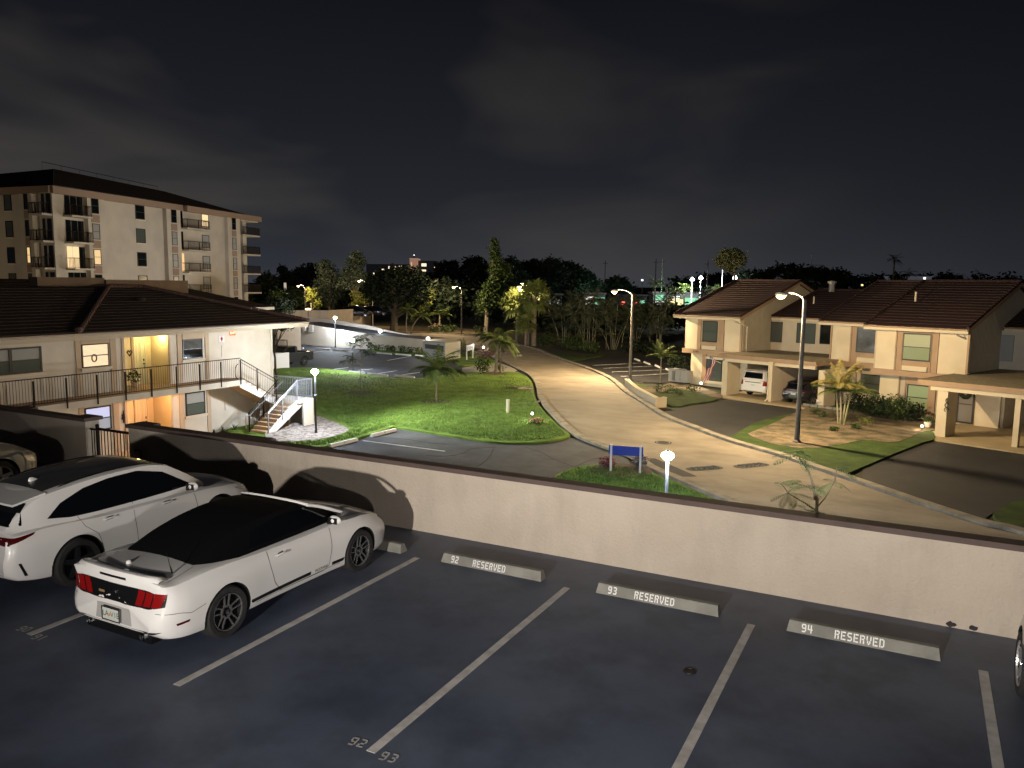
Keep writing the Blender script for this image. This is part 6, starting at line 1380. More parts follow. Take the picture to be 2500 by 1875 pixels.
# --- first house of the row (number over the door), with carport
h1 = gable_house('first tile-roofed townhouse, numbered on its brown band and sheltering a white car', -5.65, -.45, 3.15, 3.95, 2.25, 10.3, -5.55)
house_roof(h1, -6.1, -.15, 2.25, 10.3, 2.45, 5.1)
def front(parent, tf, tl, zt=2.27, panels=(), trims=(), low=(), lowtr=(), band=None):
    for i, (x0, x1) in enumerate(panels): hb(hx(x0, tf), hx(x1, tf), tf-.05, tf-.004, -.18, zt).build('panel', PANEL, parent, world=True)
    for x0, x1 in trims: hb(hx(x0, tf), hx(x1, tf), tf-.09, tf-.004, -.18, zt).build('trim', BRN, parent, world=True)
    if band: hb(band[0], band[1], tf-.14, tf-.002, -.52, -.185).build('band', BRN, parent, world=True)
    if low: 
        for x0, x1 in low: hb(hx(x0, tl, 930), hx(x1, tl, 930), tl-.05, tl-.004, -3.0, -.53).build('lower_panel', PANEL, parent, world=True)
    for x0, x1 in lowtr: hb(hx(x0, tl, 930), hx(x1, tl, 930), tl-.09, tl-.004, -3.0, -.53).build('lower_trim', BRN, parent, world=True)
front(h1, 3.15, 3.95, panels=((1676, 1702), (1768, 1806)), trims=((1703, 1711), (1754, 1767), (1806.5, 1811)), band=(-5.75, -.42), low=((1686, 1713),), lowtr=((1714, 1724),))
r_ = rpx(HC, 3.15, 1718, 783, 1751, 836); w_ = window(h1, HC, r_, 3.11, pane=PANEB)
for a, b, c, d in ((r_[0]-.35, r_[1]+.15, r_[2]-.32, r_[2]-.01), (r_[0]-.35, r_[1]+.15, r_[3]+.01, 2.26)): hb(a, b, 3.08, 3.145, c, d).build('window_surround', BRN, h1, world=True)
hb(hx(1714.5, 3.1), hx(1749, 3.1), 3.05, 3.12, -.12, .14).build('sill_panel', PANEL, h1, world=True)
r_ = rpx(HC, 3.95, 1727, 876, 1762, 932); window(h1, HC, r_, 3.91, pane=PANEB); hb(r_[0]-.15, r_[1]+.1, 3.80, 3.93, r_[2]-.22, r_[2]-.01).build('sill', PANEL, h1, world=True); hb(r_[0]-.1, r_[1]+.1, 3.85, 3.93, r_[3]+.01, r_[3]+.2).build('lintel', PANEL, h1, world=True)
mb = MB(); stencil(mb, '0', .001, Matrix.Identity(4)); mb = MB()
s_, z_ = HC.hit(1699, 858, 3.0); add_text(mb, '6140', .26, facing(HC.w(s_, 2.995, z_), HC.a.to_3d())); mb.build('house_number', DARKF, h1, world=True)
def downpipe(parent, s, t, zb_, m=PANEL):
    mb = MB(M_); mb.tube([(s-.35, t-.85, 2.32), (s-.33, t-.75, 2.1), (s+.10, t+.12, 1.75), (s+.10, t+.14, 1.6), (s+.10, t+.14, zb_+.12), (s+.22, t-.02, zb_+.04)], .045, 7); mb.build('downpipe', m, parent, world=True, smooth=True)
downpipe(h1, -.42, 3.3, -.08)
# recessed middle part between the two blocks, above the carport
c = HC.w(3, 10, -3); hm = thing('townhouse', 'recessed buff townhouse part with three upstairs windows above the first carport', 'house', (c.x, c.y, -3), 0, 'row of tile-roofed townhouses')
hb(-.44, 6.2, 6.9, 14, -3.05, 2.2).build('wall', RECW, hm, world=True); house_roof(hm, -.14, 6.0, 6.35, 13.0, 2.44, 4.42, rows=14)
for x0, x1, y0, y1 in ((1884.5, 1909, 785, 836), (1947.5, 1990, 788, 840), (2004.5, 2040, 791, 842)):
    r_ = rpx(HC, 6.9, x0, y0, x1, y1); window(hm, HC, r_, 6.86, pane=PANEB if x0 < 2000 else PANE, rail=False, fw=.045)
for z in (.4,):
    p = HC.w(1.4, 9.6, 4.1); mb = MB(); mb.cyl((p.x, p.y), .06, 3.3, 3.95, 8); mb.build('vent_pipe', RECW, hm, world=True)
q = dpt(2031, 700, (HC.w(5.2, 13, 0)-CAM).dot(FW)); mb = MB(); mb.cyl((q.x, q.y), .22, q.z-.4, q.z+.25, 8); mb.lathe([(.3, .25), (.34, .4), (0, .5)], 8, c=(q.x, q.y, q.z)); mb.build('roof_vent', mat('vent_metal', (.2, .2, .2), .5), hm, world=True)
# carport: roof slab, beam, piers, party wall, slab
def carport(parent_label, s0, s1, t0, t1, piers, wall_s, tilt=0, door=False):
    c = HC.w((s0+s1)/2, t0+2, -3); t = thing('carport', parent_label, 'carport', (c.x, c.y, -3), 0, 'carports of the townhouses')
    hb(s0, s1, t0, t1, -.30, -.10).build('roof_slab', ROOFG, t, world=True)
    mb = hb(s0-.03, s1+.03, t0-.06, t0-.003, -.36, -.085); mb.box(s0-.04, s0-.003, t0, t1, -.36, -.085); mb.box(s1+.003, s1+.04, t0, t1, -.36, -.085); mb.build('roof_edge', BRN, t, world=True)
    hb(s0+.6, s1-.1, t0+.02, t0+.3, -.58, -.303).build('beam', PANEL, t, world=True)
    hb(s0+.05, s1-.05, t0+.31, t1-.3, -.325, -.303).build('ceiling', RECW, t, world=True)
    for a, b, dp in piers: hb(a, b, t0+.08, t0+.08+dp, -3.05, -.585).build('pier', PANEL, t, world=True)
    for a in wall_s: hb(a, a+.16, t0-.25, t1-.5, -3.05, -.33).build('party_wall', RECW, t, world=True)
    for a in wall_s: hb(a-.03, a+.19, t0-.29, t0-.252, -3.05, -.30).build('party_wall_end', PANEL, t, world=True)
    mb = hb(s0+.3, s1+.2, t0-1.15, t1, -3.04, -2.955); mb.build('floor_slab', SLAB, t, world=True)
    return t
cp1 = carport('first carport sheltering the white and the black car', -.35, 7.05, 0, 6.85, ((0, .42, 1.6), (7.2, 7.62, 1.5)), (3.95,))
hb(-.2, 3.9, 6.5, 6.85, -3.0, -.4).build('inner_wall', mat('inner_wall_white', (.5, .48, .42), .85), cp1, world=True)
hb(4.2, 7.4, 6.5, 6.85, -3.0, -.4).build('inner_wall', RECW, cp1, world=True)
for s_ in (1.2, 2.6): hb(s_, s_+.35, 6.44, 6.495, -2.9, -.7).build('inner_door', PANE, cp1, world=True)
mb = MB(M_); mb.tube([(3.90, -.30, -.3), (3.90, -.33, -2.8), (3.75, -.4, -2.95)], .05, 7); mb.build('downpipe', PANEL, cp1, world=True)
# --- second block: two staggered fronts
h2 = gable_house('staggered townhouse front between the first carport and the green-lit windows', 6.1, 10.55, 3.3, 4.0, 2.5, 10.6); house_roof(h2, 5.7, 10.9, 2.5, 10.6, 2.45, 5.1)
front(h2, 3.3, 4.0, panels=((2031, 2075),), trims=((2027, 2030.5), (2075.5, 2079)), band=(6.0, 10.4), lowtr=((2087, 2091), (2100, 2103)))
hb(hx(2079.5, 3.3), hx(2093, 3.3), 3.24, 3.296, -.18, 2.2).build('panel_brown', BRN, h2, world=True)
r_ = rpx(HC, 3.3, 2094, 800, 2138, 863); window(h2, HC, r_, 3.26, pane=mat('glass_reflecting', (.03, .035, .04), .05, (.10, .11, .12), 1.5, spec=1), fw=.07); hb(r_[0], r_[1], 3.24, 3.296, r_[2]-.3, r_[2]-.01).build('window_surround', BRN, h2, world=True); hb(r_[0]+.1, r_[1], 3.2, 3.235, -.14, .14).build('sill_panel', PANEL, h2, world=True)
r_ = rpx(HC, 4.0, 2104, 912, 2152, 962); window(h2, HC, r_, 3.96, pane=PANEB)
h3 = gable_house('large townhouse block with green-blind windows upstairs and down', 10.4, 15.55, .5, 1.2, -.25, 7.7, 10.9); house_roof(h3, 10.05, 15.85, -.25, 7.7, 2.45, 5.1)
front(h3, .5, 1.2, panels=((2140, 2186), (2293, 2362)), trims=((2187, 2190), (2202, 2206), (2273, 2276), (2288, 2292), (2362.5, 2368)), band=(10.35, 15.6), low=((2149, 2194),), lowtr=((2195, 2198), (2211, 2214)))
hb(hx(2190.5, .5), hx(2201.5, .5), .44, .496, -.18, 2.2).build('panel_brown', BRN, h3, world=True); hb(hx(2276.5, .5), hx(2287.5, .5), .44, .496, -.18, 2.2).build('panel_brown', BRN, h3, world=True)
r_ = rpx(HC, .5, 2206, 812, 2272, 884); window(h3, HC, r_, .46, pane=PANEG, fw=.08, panes=(mat('blind_upper_lit', (.24, .26, .15), .4, emit=(.75, .72, .38), estr=.10), PANEG), label='large upstairs window with a pale green blind')
hb(r_[0]-.05, r_[1], .43, .456, r_[2]-.36, r_[2]-.01).build('window_surround', BRN, h3, world=True); hb(r_[0]-.1, r_[1]+.1, .40, .456, r_[3]+.01, 2.2).build('window_head', BRN, h3, world=True); hb(hx(2205.5, .4), hx(2267, .4), .36, .425, -.15, .13).build('sill_panel', PANEL, h3, world=True)
r_ = rpx(HC, 1.2, 2217, 937, 2274, 1006); window(h3, HC, r_, 1.16, pane=mat('glass_green_lower', (.26, .34, .20), .3), fw=.06, label='ground-floor window with a pale green blind')
hb(hx(2276, 1.2), hx(2294, 1.2), 1.08, 1.196, -3.0, -.53).build('lower_panel', BRN, h3, world=True); hb(r_[0]-.1, r_[1]+.1, 1.1, 1.196, r_[3]+.01, -.53).build('lower_head', BRN, h3, world=True)
downpipe(h3, 15.55, .6, -.08, mat('pipe_grey_white', (.55, .54, .5), .6))
q = dpt(2236, 722, (HC.w(13.5, 5, 0)-CAM).dot(FW)); mb = MB(); mb.cyl((q.x, q.y), .06, q.z-.35, q.z+.25, 8); mb.build('vent_pipe', RECW, h3, world=True)
# second recess and carport at the right edge
c = HC.w(19, 9, -3); h4 = thing('townhouse', 'recessed townhouse part above the empty carport at the right edge', 'house', (c.x, c.y, -3), 0, 'row of tile-roofed townhouses')
hb(15.56, 26, 5.84, 13, -3.05, 2.2).build('wall', mat('house_wall_shaded', (.50, .46, .38), .9, (.54, .5, .42), 1.5), h4, world=True); house_roof(h4, 15.86, 26, 5.3, 11.9, 2.44, 4.5, rows=14)
r_ = rpx(HC, 5.84, 2441, 817, 2472, 883); window(h4, HC, r_, 5.80, pane=PANEW, rail=False, frame=mat('frame_grey', (.25, .25, .24), .5), fw=.04)
cp2 = carport('empty carport at the right edge with a wreath on its dark door', 15.1, 22.5, -4.35, 5.80, ((16.05, 16.55, 1.3), (19.6, 19.85, .3)), (), 0)
# door wall inside the second carport
hb(15.3, 17.35, .9, 1.1, -3.0, -.4).build('inner_wall', PANEL, cp2, world=True); hb(17.355, 17.5, 1.1, 5.7, -3.0, -.4).build('inner_wall', RECW, cp2, world=True); hb(17.5, 22.4, 3.9, 4.1, -3.0, -.4).build('inner_wall', RECW, cp2, world=True)
p0 = HC.hit(2340, 950, .9); p1 = HC.hit(2376, 1030, .9)
d_ = window(cp2, HC, (p0[0], p1[0], -2.9, -.72), .86, pane=mat('screen_door_glass', (.16, .15, .14), .4), fw=.09, name='screen_door')
s_, z_ = HC.hit(2357, 960, .8); mb = MB(M_); mb.lathe([(.10, .80), (.22, .72), (.34, .78), (.30, .84), (.12, .84)], 16, 'y', c=(s_, 0, z_)); mb.build('wreath', LEAFD, d_, world=True)
# little wrought ornament on the pier
s_, z_ = HC.hit(2312, 992, -4.28); mb = MB(M_)
for k in range(3): mb.tube([(s_+.12*math.cos(a)*(1-.2*k), -4.31, z_-.18+.24*k+.11*math.sin(a)) for a in [i*PI/5+.6*k for i in range(8)]], .018, 5)
mb.tube([(s_, -4.31, z_-.2), (s_+.05, -4.31, z_+.1), (s_-.03, -4.31, z_+.42)], .015, 5); mb.build('wall_ornament', METAL, cp2, world=True)
lamp('carport_light', HC.w(19.4, -.6, -.75), 18, (1, .82, .5), .1)
# cars in the carport
crossover('parked_car', 'white box-shaped SUV backed out of sight line in the first carport', HC.w(2.15, .6, -2.95), R(-22+90), WHITE, L_=5.3, Wd=1.02, Hh=1.90, wr=.40, wx=(1.15, 4.25), box=True, dark_roof=False, lamps=REDL)
crossover('parked_car', 'black hatchback parked in the right bay of the first carport', HC.w(5.75, -.35, -2.95), R(-22+90), BLACKP, L_=4.5, Wd=.90, Hh=1.58, wr=.36, wx=(.95, 3.6), box=False, dark_roof=False)
# flag hanging from the first pier
t = thing('flag', 'limp striped flag hanging on a short pole beside the first carport', 'flag', HC.w(-.3, -.1, -.6)); fl = HC.w(-.3, -.1, -.6)
mb = MB(); a_, b_ = HC.w(-.15, .1, -.75), HC.w(-.95, -.5, -.32); mb.tube([a_-fl, b_-fl], .018, 6); mb.build('pole', WPAINT, t)
red, wht, blu = MB(), MB(), MB(); RWB = (mat('flag_red', (.45, .04, .04), .8), mat('flag_white', (.75, .72, .68), .8), mat('flag_blue', (.02, .03, .12), .8))
for k in range(9):
    s_ = -.05-.06*k
    def pt(j, w): z = -.52-.17*j; return HC.w(-.38-.055*(k+w)-.10*j*.55+.03*math.sin(j*1.3), -.2+.05*math.sin(k*1.5+j*.8), z-(.02*k if j else 0)+(.03*k if j == 0 else 0))-fl
    for j in range(9): (blu if (k > 4 and j < 3) else (red if k % 2 == 0 else wht)).add([pt(j, 0), pt(j, 1), pt(j+1, 1), pt(j+1, 0)], [(0, 1, 2, 3)])
red.build('red_stripes', RWB[0], t); wht.build('white_stripes', RWB[1], t); blu.build('canton', RWB[2], t)
# air conditioner
q = HC.w(-6.35, 3.3, -2.93); t = thing('air_conditioner', 'grey air-conditioner cabinet at the corner of the first house', 'air conditioner', q, R(-22)); mb = MB(); mb.box(-.55, .55, -.4, .4, .05, 1.0); mb.box(.56, 1.2, -.3, .4, .05, .95); mb.build('cabinet', mat('unit_grey', (.35, .35, .34), .5), t)
mb = MB(); [mb.box(-.2, .12, -.415, -.402, .15+.07*k, .18+.07*k) for k in range(11)]; mb.build('grille', BLK, t); mb = MB(); mb.box(-.6, .6, -.45, .45, 1.003, 1.03); mb.build('lid', mat('unit_grey', (.35, .35, .34), .5), t)
# low L-shaped garden wall and its paving at the left of the first drive
p = [at(1529, 944, -3), at(1556, 968, -3), at(1604, 994, -3), at(1624, 992, -3)]; t = thing('garden_wall', 'low tan L-shaped garden wall beside the first driveway', 'wall', p[1])
mb = MB(); strip(mb, p, -.12, .12, -3.05, -2.45); mb.build('wall', RECW, t, world=True); mb = MB(); strip(mb, p, -.16, .16, -2.447, -2.39); mb.build('cap', PANEL, t, world=True)
# clutter by the carports
q = at(1992, 996); t = thing('lawn_ornament', 'white bird-shaped ornament at the foot of the second pier', 'ornament', (q.x, q.y, -2.95)); mb = MB(); mb.tube([(0, 0, 0), (0, 0, .35)], .015, 5); mb.tube([(.02, 0, .33), (.08, 0, .42), (.18, 0, .40), (.3, 0, .34)], [.03, .08, .07, .01], 7); mb.tube([(.03, 0, .38), (-.02, 0, .52), (-.08, 0, .5)], [.02, .02, .01], 6); mb.build('body', WPAINT, t, smooth=True)
q = HC.w(7.1, -.25, -2.93); t = thing('garden_edging', 'short row of pale edging blocks beside the black car', 'edging', q, R(-22)); mb = MB(); [mb.box(-.6+.5*k, -.15+.5*k, -.12, .12, 0, .16) for k in range(5)]; mb.build('blocks', STOPM, t)
q = at(2272, 1018); t = thing('sign_board', 'tilted pale board standing against the brown wall by the ground light', 'board', (q.x, q.y, -2.93), R(-22)); mb = MB(M=Matrix.Rotation(R(12), 4, 'Y')); mb.box(-.25, .25, -.02, .02, .25, .95); mb.build('board', mat('board_pale', (.4, .42, .36), .6), t); mb = MB(); mb.tube([(0, 0, 0), (.1, 0, .4)], .015, 5); mb.build('stake', METAL, t)
q = at(2264, 1046); t = thing('plant_pot', 'pale round pot with a small plant near the ground light', 'plant pot', (q.x, q.y, -2.93)); mb = MB(); mb.lathe([(0, 0), (.13, 0), (.2, .2), (.17, .3), (.14, .28), (0, .26)], 14); mb.build('pot', mat('pot_pale', (.6, .58, .52), .7), t, smooth=True); mb = MB(); leafball(mb, (0, 0, .42), .25, 60, .07, random.Random(2)); mb.build('foliage', LEAF, t)
# planting in the beds
def at_(x, y): return at(x, y, -2.92)
palm('areca_palm', 'multi-stemmed golden palm in the sandy bed between the carports', at_(2052, 1036), -.75, 1.7, mat('palm_leaf_golden', (.16, .15, .035), .6, (.24, .19, .06), 2), 16, .05, seed=21, droop=.9, leaflen=.42, el=(.5, 1.45), group='slender garden palms', lean=(-.15, 0))
tt = [o for o in bpy.data.objects if o.name == 'areca_palm'][0]; q = at_(2052, 1036); mb = MB()
for dx, dy, h_ in ((-.25, .1, 1.9), (.35, -.2, 2.0), (.15, .25, 1.7)): mb.tube([(q.x+dx*.5, q.y+dy*.5, -2.95), (q.x+dx, q.y+dy, -2.9+h_*.6), (q.x+dx*1.3, q.y+dy*1.3, -3+h_)], [.05, .045, .04], 7)
mb.build('trunk', mat('palm_stem_green', (.26, .26, .14), .6), tt, world=True, smooth=True)
for dx, dy, h_ in ((-.3, .1, 1.8), (.45, -.25, 1.9)):
    mb = MB(); [frond(mb, (q.x+dx*1.2, q.y+dy, -3+h_), random.uniform(0, 6.3), random.uniform(.5, 1.4), 1.4, random.Random(k), .9, .4) for k in range(9)]; mb.build('crown', PALML, tt, world=True)
palm('areca_palm', 'slender palm on the verge between the side lot and the first house', at(1612, 934), -.9, 1.5, PALML, 18, .05, seed=31, droop=.8, leaflen=.4, el=(.3, 1.4), group='slender garden palms')
for i, (x, y, r, h_, lf) in enumerate(((2130, 1012, 1.2, 1.3, LEAFD), (2165, 1020, 1.3, 1.5, LEAF), (2200, 1022, 1.2, 1.3, LEAF), (2235, 1026, 1.0, 1.0, LEAFD), (2100, 1006, 1.0, 1.2, LEAFD))):
    shrub('hedge_shrub', ('dark rounded shrub second from the left in the house hedge', 'tall middle shrub of the hedge under the green windows', 'glossy shrub right of the middle of the hedge', 'rightmost low shrub of the hedge near the ground light', 'leftmost shrub of the hedge behind the golden palm')[i], at_(x, y), r, h_, lf, 620, .08, 41+i, 'shrubs of the hedge in front of the houses')
for i, (x, y, r, h_) in enumerate(((1990, 1012, .35, .4), (2012, 1018, .3, .35), (2090, 1046, .35, .3), (2110, 1040, .5, .55), (2034, 1052, .3, .25), (1660, 962, .6, .5), (1630, 958, .6, .55), (1690, 955, .6, .5), (1604, 956, .6, .5))):
    shrub('bed_plant', ('small plant nearest the second carport pier', 'small tufty plant left of the golden palm', 'low plant in the middle of the sandy bed', 'yellowish plant right of the golden palm', 'tiny plant in front of the golden palm', 'low foliage in front of the air conditioner', 'low foliage left of the air conditioner', 'low foliage beside the glaring ground light', 'low foliage beside the garden wall')[i], at_(x, y), r, h_, LEAFY if i == 3 else LEAF, 130, .06, 51+i, 'small plants of the beds')

# ================================================================== planting beyond the road
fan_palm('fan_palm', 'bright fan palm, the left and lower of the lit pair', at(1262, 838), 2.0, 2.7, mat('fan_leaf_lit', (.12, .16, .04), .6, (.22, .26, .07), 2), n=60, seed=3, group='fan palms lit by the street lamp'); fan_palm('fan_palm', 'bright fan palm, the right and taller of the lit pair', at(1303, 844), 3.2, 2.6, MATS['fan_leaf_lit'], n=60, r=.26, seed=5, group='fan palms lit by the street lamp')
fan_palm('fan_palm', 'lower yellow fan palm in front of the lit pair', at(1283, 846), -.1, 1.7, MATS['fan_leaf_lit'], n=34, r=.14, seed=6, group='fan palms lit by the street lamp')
CL = ((1338, 806, 'clump of cane palms nearest the bright fan palms', 8), (1375, 838, 'clump of pale-stemmed cane palms, second from the fan palms', 9), (1410, 822, 'clump of cane palms in the rear of the row', 7), (1437, 852, 'clump of cane palms in the middle of the row', 8), (1497, 853, 'wide-fanned clump of cane palms behind the brightest street lamp', 9), (1548, 850, 'dark clump of cane palms right of the brightest street lamp', 7), (1600, 858, 'darkest clump of cane palms nearest the first house', 7))
for i, (x, y, l_, n) in enumerate(CL):
    b_ = at(x, y); rnd = random.Random(60+i); t = thing('cane_palm', l_, 'palm', (b_.x, b_.y, -3), 0, 'clumps of cane palms beyond the road'); D = (b_-CAM).dot(FW); mb = MB(); cr_ = MB()
    for k in range(n):
        a = rnd.uniform(0, 6.3); h_ = rnd.uniform(3.2, 5.7); sp = rnd.uniform(.5, 2.8); e = Vector((math.cos(a)*sp, math.sin(a)*sp, h_)); s = Vector((math.cos(a)*rnd.uniform(.2, 1.0), math.sin(a)*rnd.uniform(.2, 1.0), 0)); mb.tube([s, s.lerp(e, .35)-Vector((e.x*.10, e.y*.10, 0)), s.lerp(e, .7)-Vector((e.x*.09, e.y*.09, 0)), e], [.055, .05, .04, .03], 5)
        for j in range(5): frond(cr_, s.lerp(e, rnd.uniform(.35, .8)), rnd.uniform(0, 6.3), rnd.uniform(.2, 1.2), rnd.uniform(1.2, 2.0), rnd, .9, .5, 9, .06)
        for j in range(8): frond(cr_, e, rnd.uniform(0, 6.3), rnd.uniform(.1, 1.3), rnd.uniform(1.8, 2.6), rnd, 1.0, .55, 11, .055)
    mb.build('stems', mat('cane_stem', (.20, .20, .13), .7), t); cr_.build('crown', mat('cane_leaf', (.045, .058, .03), .6, (.085, .10, .055), 1.5), t)
for i, (x, y, r) in enumerate(((1345, 846, 1.9), (1380, 852, 2.0), (1405, 856, 1.9), (1440, 862, 1.6), (1540, 864, 1.8), (1580, 866, 1.8), (1325, 838, 1.4), (1640, 880, 2.0), (1660, 905, 1.6))):
    shrub('verge_shrub', ('brown-green shrub below the fan palms', 'broad shrub in the middle of the verge beyond the road', 'low broad shrub right of the verge middle', 'shrub at the corner of the side lot', 'shrub behind the side lot, left one', 'shrub behind the side lot, right one', 'small shrub just right of the fan palm trunks', 'dark shrub behind the wheel stops of the side lot', 'dark shrub at the left side of the first house')[i], at(x, y), r, r*.85, LEAFD if i > 3 else LEAF, 420, .13, 71+i, 'shrubs beyond the road')
palm('palm', 'left one of two leaning palms under the big spreading tree', at(991, 816), .6, 1.9, PALML, 14, .10, seed=61, group='palms on the far verge', lean=(.3, 0)); palm('palm', 'right one of two leaning palms under the big spreading tree', at(1003, 817), -.1, 2.3, PALML, 14, .10, seed=62, group='palms on the far verge', lean=(1.4, .6)); palm('palm', 'small stiff palm alone on the far verge between lamp and big tree', at(1073, 811), -.1, 2.2, PALML, 9, .12, seed=63, group='palms on the far verge', el=(.2, 1.0))
for i, (x, y) in enumerate(((1062, 812), (1088, 814), (1172, 816), (1100, 812))): shrub('verge_shrub', ('pinkish flowering shrub left of the small stiff palm', 'low shrub right of the small stiff palm', 'low shrub left of the tall conifer', 'low shrub between lamp and small stiff palm')[i], at(x, y), 1.2, 1.3, LEAF, 200, .14, 81+i, 'shrubs on the far verge', flowers=mat('flower_pale', (.5, .36, .32), .7) if i == 0 else None)

# trees of the middle distance
px_tree('overhanging_tree', 'dark leafy branches drooping over the right end of the near condominium roof', 62, 672, [(660, 768, 8), (674, 772, 11), (688, 780, 11), (699, 787, 8), (704, 794, 5), (668, 780, 8), (690, 800, 5)], LEAFB, r0=.12, size=.13, dens=1.4, seed=77)
px_tree('spreading_tree', 'big dark spreading tree with a lit right edge beyond the road', 0, 962, [(905, 706, 22), (930, 688, 27), (965, 680, 30), (1005, 682, 30), (1035, 700, 22), (925, 722, 22), (955, 728, 28), (990, 735, 26), (1025, 728, 22), (1040, 718, 14), (1010, 752, 16)], LEAFD, r0=.75, size=.30, dens=1.3, seed=2, base=(962, 811), extra=([(1046, 722, 9), (1038, 737, 9), (1028, 748, 9), (1015, 764, 9), (1050, 712, 7)], LEAFY), group='trees of the middle distance')  # yellow-green clumps paint the street lamp's light onto the right edge
px_tree('conifer', 'tall narrow conifer rising above the treeline', 0, 1190, [(1207, 588, 4), (1208, 602, 6), (1209, 616, 8), (1211, 630, 11), (1213, 645, 13), (1213, 660, 16), (1236, 656, 11), (1238, 672, 13), (1218, 680, 19), (1202, 700, 19), (1192, 718, 18), (1190, 736, 18), (1187, 752, 14), (1212, 728, 17), (1222, 705, 15)], LEAF, TRUNK, r0=.45, size=.26, dens=1.2, seed=3, base=(1187, 812), limbs=False, group='trees of the middle distance')
px_tree('loose_tree', 'loose grey-green tree left of the tallest pale-trunked one', 150, 806, [(794, 648, 13), (800, 664, 19), (812, 682, 20), (790, 690, 22), (778, 712, 20), (808, 712, 24), (768, 730, 14), (822, 706, 16), (800, 735, 18)], mat('leaf_grey', (.035, .055, .04), .65, (.07, .095, .065), 1.3), TRUNK, r0=.3, size=.34, dens=.75, seed=4, group='trees of the middle distance')
px_tree('loose_tree', 'tallest loose tree with a pale trunk and a yellow-lit shrubby foot', 146, 868, [(872, 626, 12), (880, 640, 12), (862, 642, 11), (868, 660, 17), (882, 672, 13), (850, 668, 15), (845, 690, 16), (872, 690, 15), (888, 694, 11)], MATS['leaf_grey'], TRUNK, r0=.35, size=.32, dens=.75, seed=5, extra=([(868, 716, 9), (872, 730, 9), (884, 722, 8), (892, 738, 8), (867, 745, 7), (896, 726, 6)], LEAFY), group='trees of the middle distance')  # yellow clumps at the foot carry lamplight in their leaf colour
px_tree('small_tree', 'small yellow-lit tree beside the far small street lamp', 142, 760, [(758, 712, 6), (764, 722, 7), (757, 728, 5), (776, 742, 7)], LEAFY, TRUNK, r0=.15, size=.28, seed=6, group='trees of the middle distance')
px_tree('dark_tree', 'dark bluish tree behind the small far street lamp', 210, 745, [(742, 668, 18), (760, 660, 16), (725, 676, 14), (755, 690, 22), (735, 700, 20), (770, 680, 16)], LEAFB, r0=.4, size=.5, seed=7, group='trees beyond the ramp')
px_tree('dark_tree', 'dark tree close to the right end of the apartment block', 190, 690, [(700, 672, 12), (690, 660, 7), (708, 690, 16), (690, 700, 16), (672, 690, 14), (715, 706, 14)], LEAFB, r0=.4, size=.5, seed=8, group='trees beyond the ramp')
px_tree('dark_tree', 'low dark tree just right of the apartment block balconies', 170, 660, [(650, 680, 14), (662, 690, 16), (645, 700, 16), (655, 715, 16), (640, 690, 12), (675, 712, 14)], LEAFD, r0=.4, size=.45, seed=9, group='trees beyond the ramp')
px_tree('lit_tree', 'green-lit bush near the lamps right of the apartment block', 150, 672, [(672, 722, 10), (668, 732, 10), (680, 736, 9)], LEAF, r0=.15, size=.3, seed=10, group='trees beyond the ramp')
W_ = (('low dark treetop beside the lit pinkish tower', 205, 1090, [(1082, 655, 14), (1100, 652, 15), (1090, 675, 20), (1112, 668, 16), (1080, 690, 20), (1110, 690, 20)]),
      ('taller dark treetop left of the conifer', 200, 1160, [(1148, 642, 14), (1165, 640, 13), (1175, 655, 16), (1150, 665, 20), (1178, 680, 20), (1150, 690, 22)]),
      ('dark treetop directly right of the conifer', 195, 1248, [(1240, 645, 13), (1252, 640, 10), (1262, 655, 13), (1250, 670, 20), (1270, 680, 18), (1245, 695, 22)]),
      ('broad dark treetop, first of the long grove right of the conifer', 230, 1290, [(1282, 650, 13), (1300, 645, 12), (1292, 668, 20), (1310, 680, 20), (1285, 695, 22)]),
      ('highest dark treetop of the long grove', 225, 1345, [(1325, 650, 14), (1348, 641, 12), (1362, 648, 12), (1340, 665, 22), (1365, 675, 22), (1340, 695, 24)]),
      ('dark treetop on the right slope of the long grove', 228, 1395, [(1382, 648, 10), (1392, 655, 13), (1408, 660, 13), (1395, 678, 22), (1418, 688, 20), (1395, 700, 22)]),
      ('last dark treetop of the long grove, sinking to the right', 235, 1440, [(1428, 672, 12), (1442, 680, 12), (1440, 694, 18), (1462, 700, 14), (1425, 700, 18)]),
      ('low dark treetop behind the brightest street lamp', 240, 1500, [(1490, 690, 9), (1505, 684, 9), (1520, 690, 10), (1500, 704, 14), (1530, 706, 14), (1475, 706, 12)]),
      ('dark treetop behind the spreading tree, left of the towers', 215, 900, [(905, 690, 14), (890, 700, 16), (920, 700, 16), (1060, 700, 22), (1050, 680, 14)]))
for i, (l_, D, tx, bl) in enumerate(W_): px_tree('dark_tree', l_, D, tx, bl, LEAFD if i % 2 else LEAFB, r0=.5, size=.55, dens=1.05, seed=100+i, group='dark trees of the far grove')
rnd = random.Random(5); mb = MB(); bl = []
for k in range(62): x = 1020+k*11.5+rnd.uniform(-6, 6); c = dpt(x, rnd.uniform(722, 752) if x < 1310 else rnd.uniform(764, 780), rnd.uniform(128, 180) if x < 1330 else rnd.uniform(112, 150)); bl.append(((c.x, c.y, c.z), rnd.uniform(1.6, 3.2) if x < 1310 else rnd.uniform(1.0, 1.7)))
for k in range(16): x = 600+k*17; c = dpt(x, rnd.uniform(722, 742), rnd.uniform(150, 190)); bl.append(((c.x, c.y, c.z), rnd.uniform(1.6, 2.6)))
crown(mb, bl, rnd, .42, 1.0); stuff('undergrowth', mb, LEAFD, 'dense dark undergrowth filling the wood beyond the road', 'undergrowth')
mb = MB(); bl = []
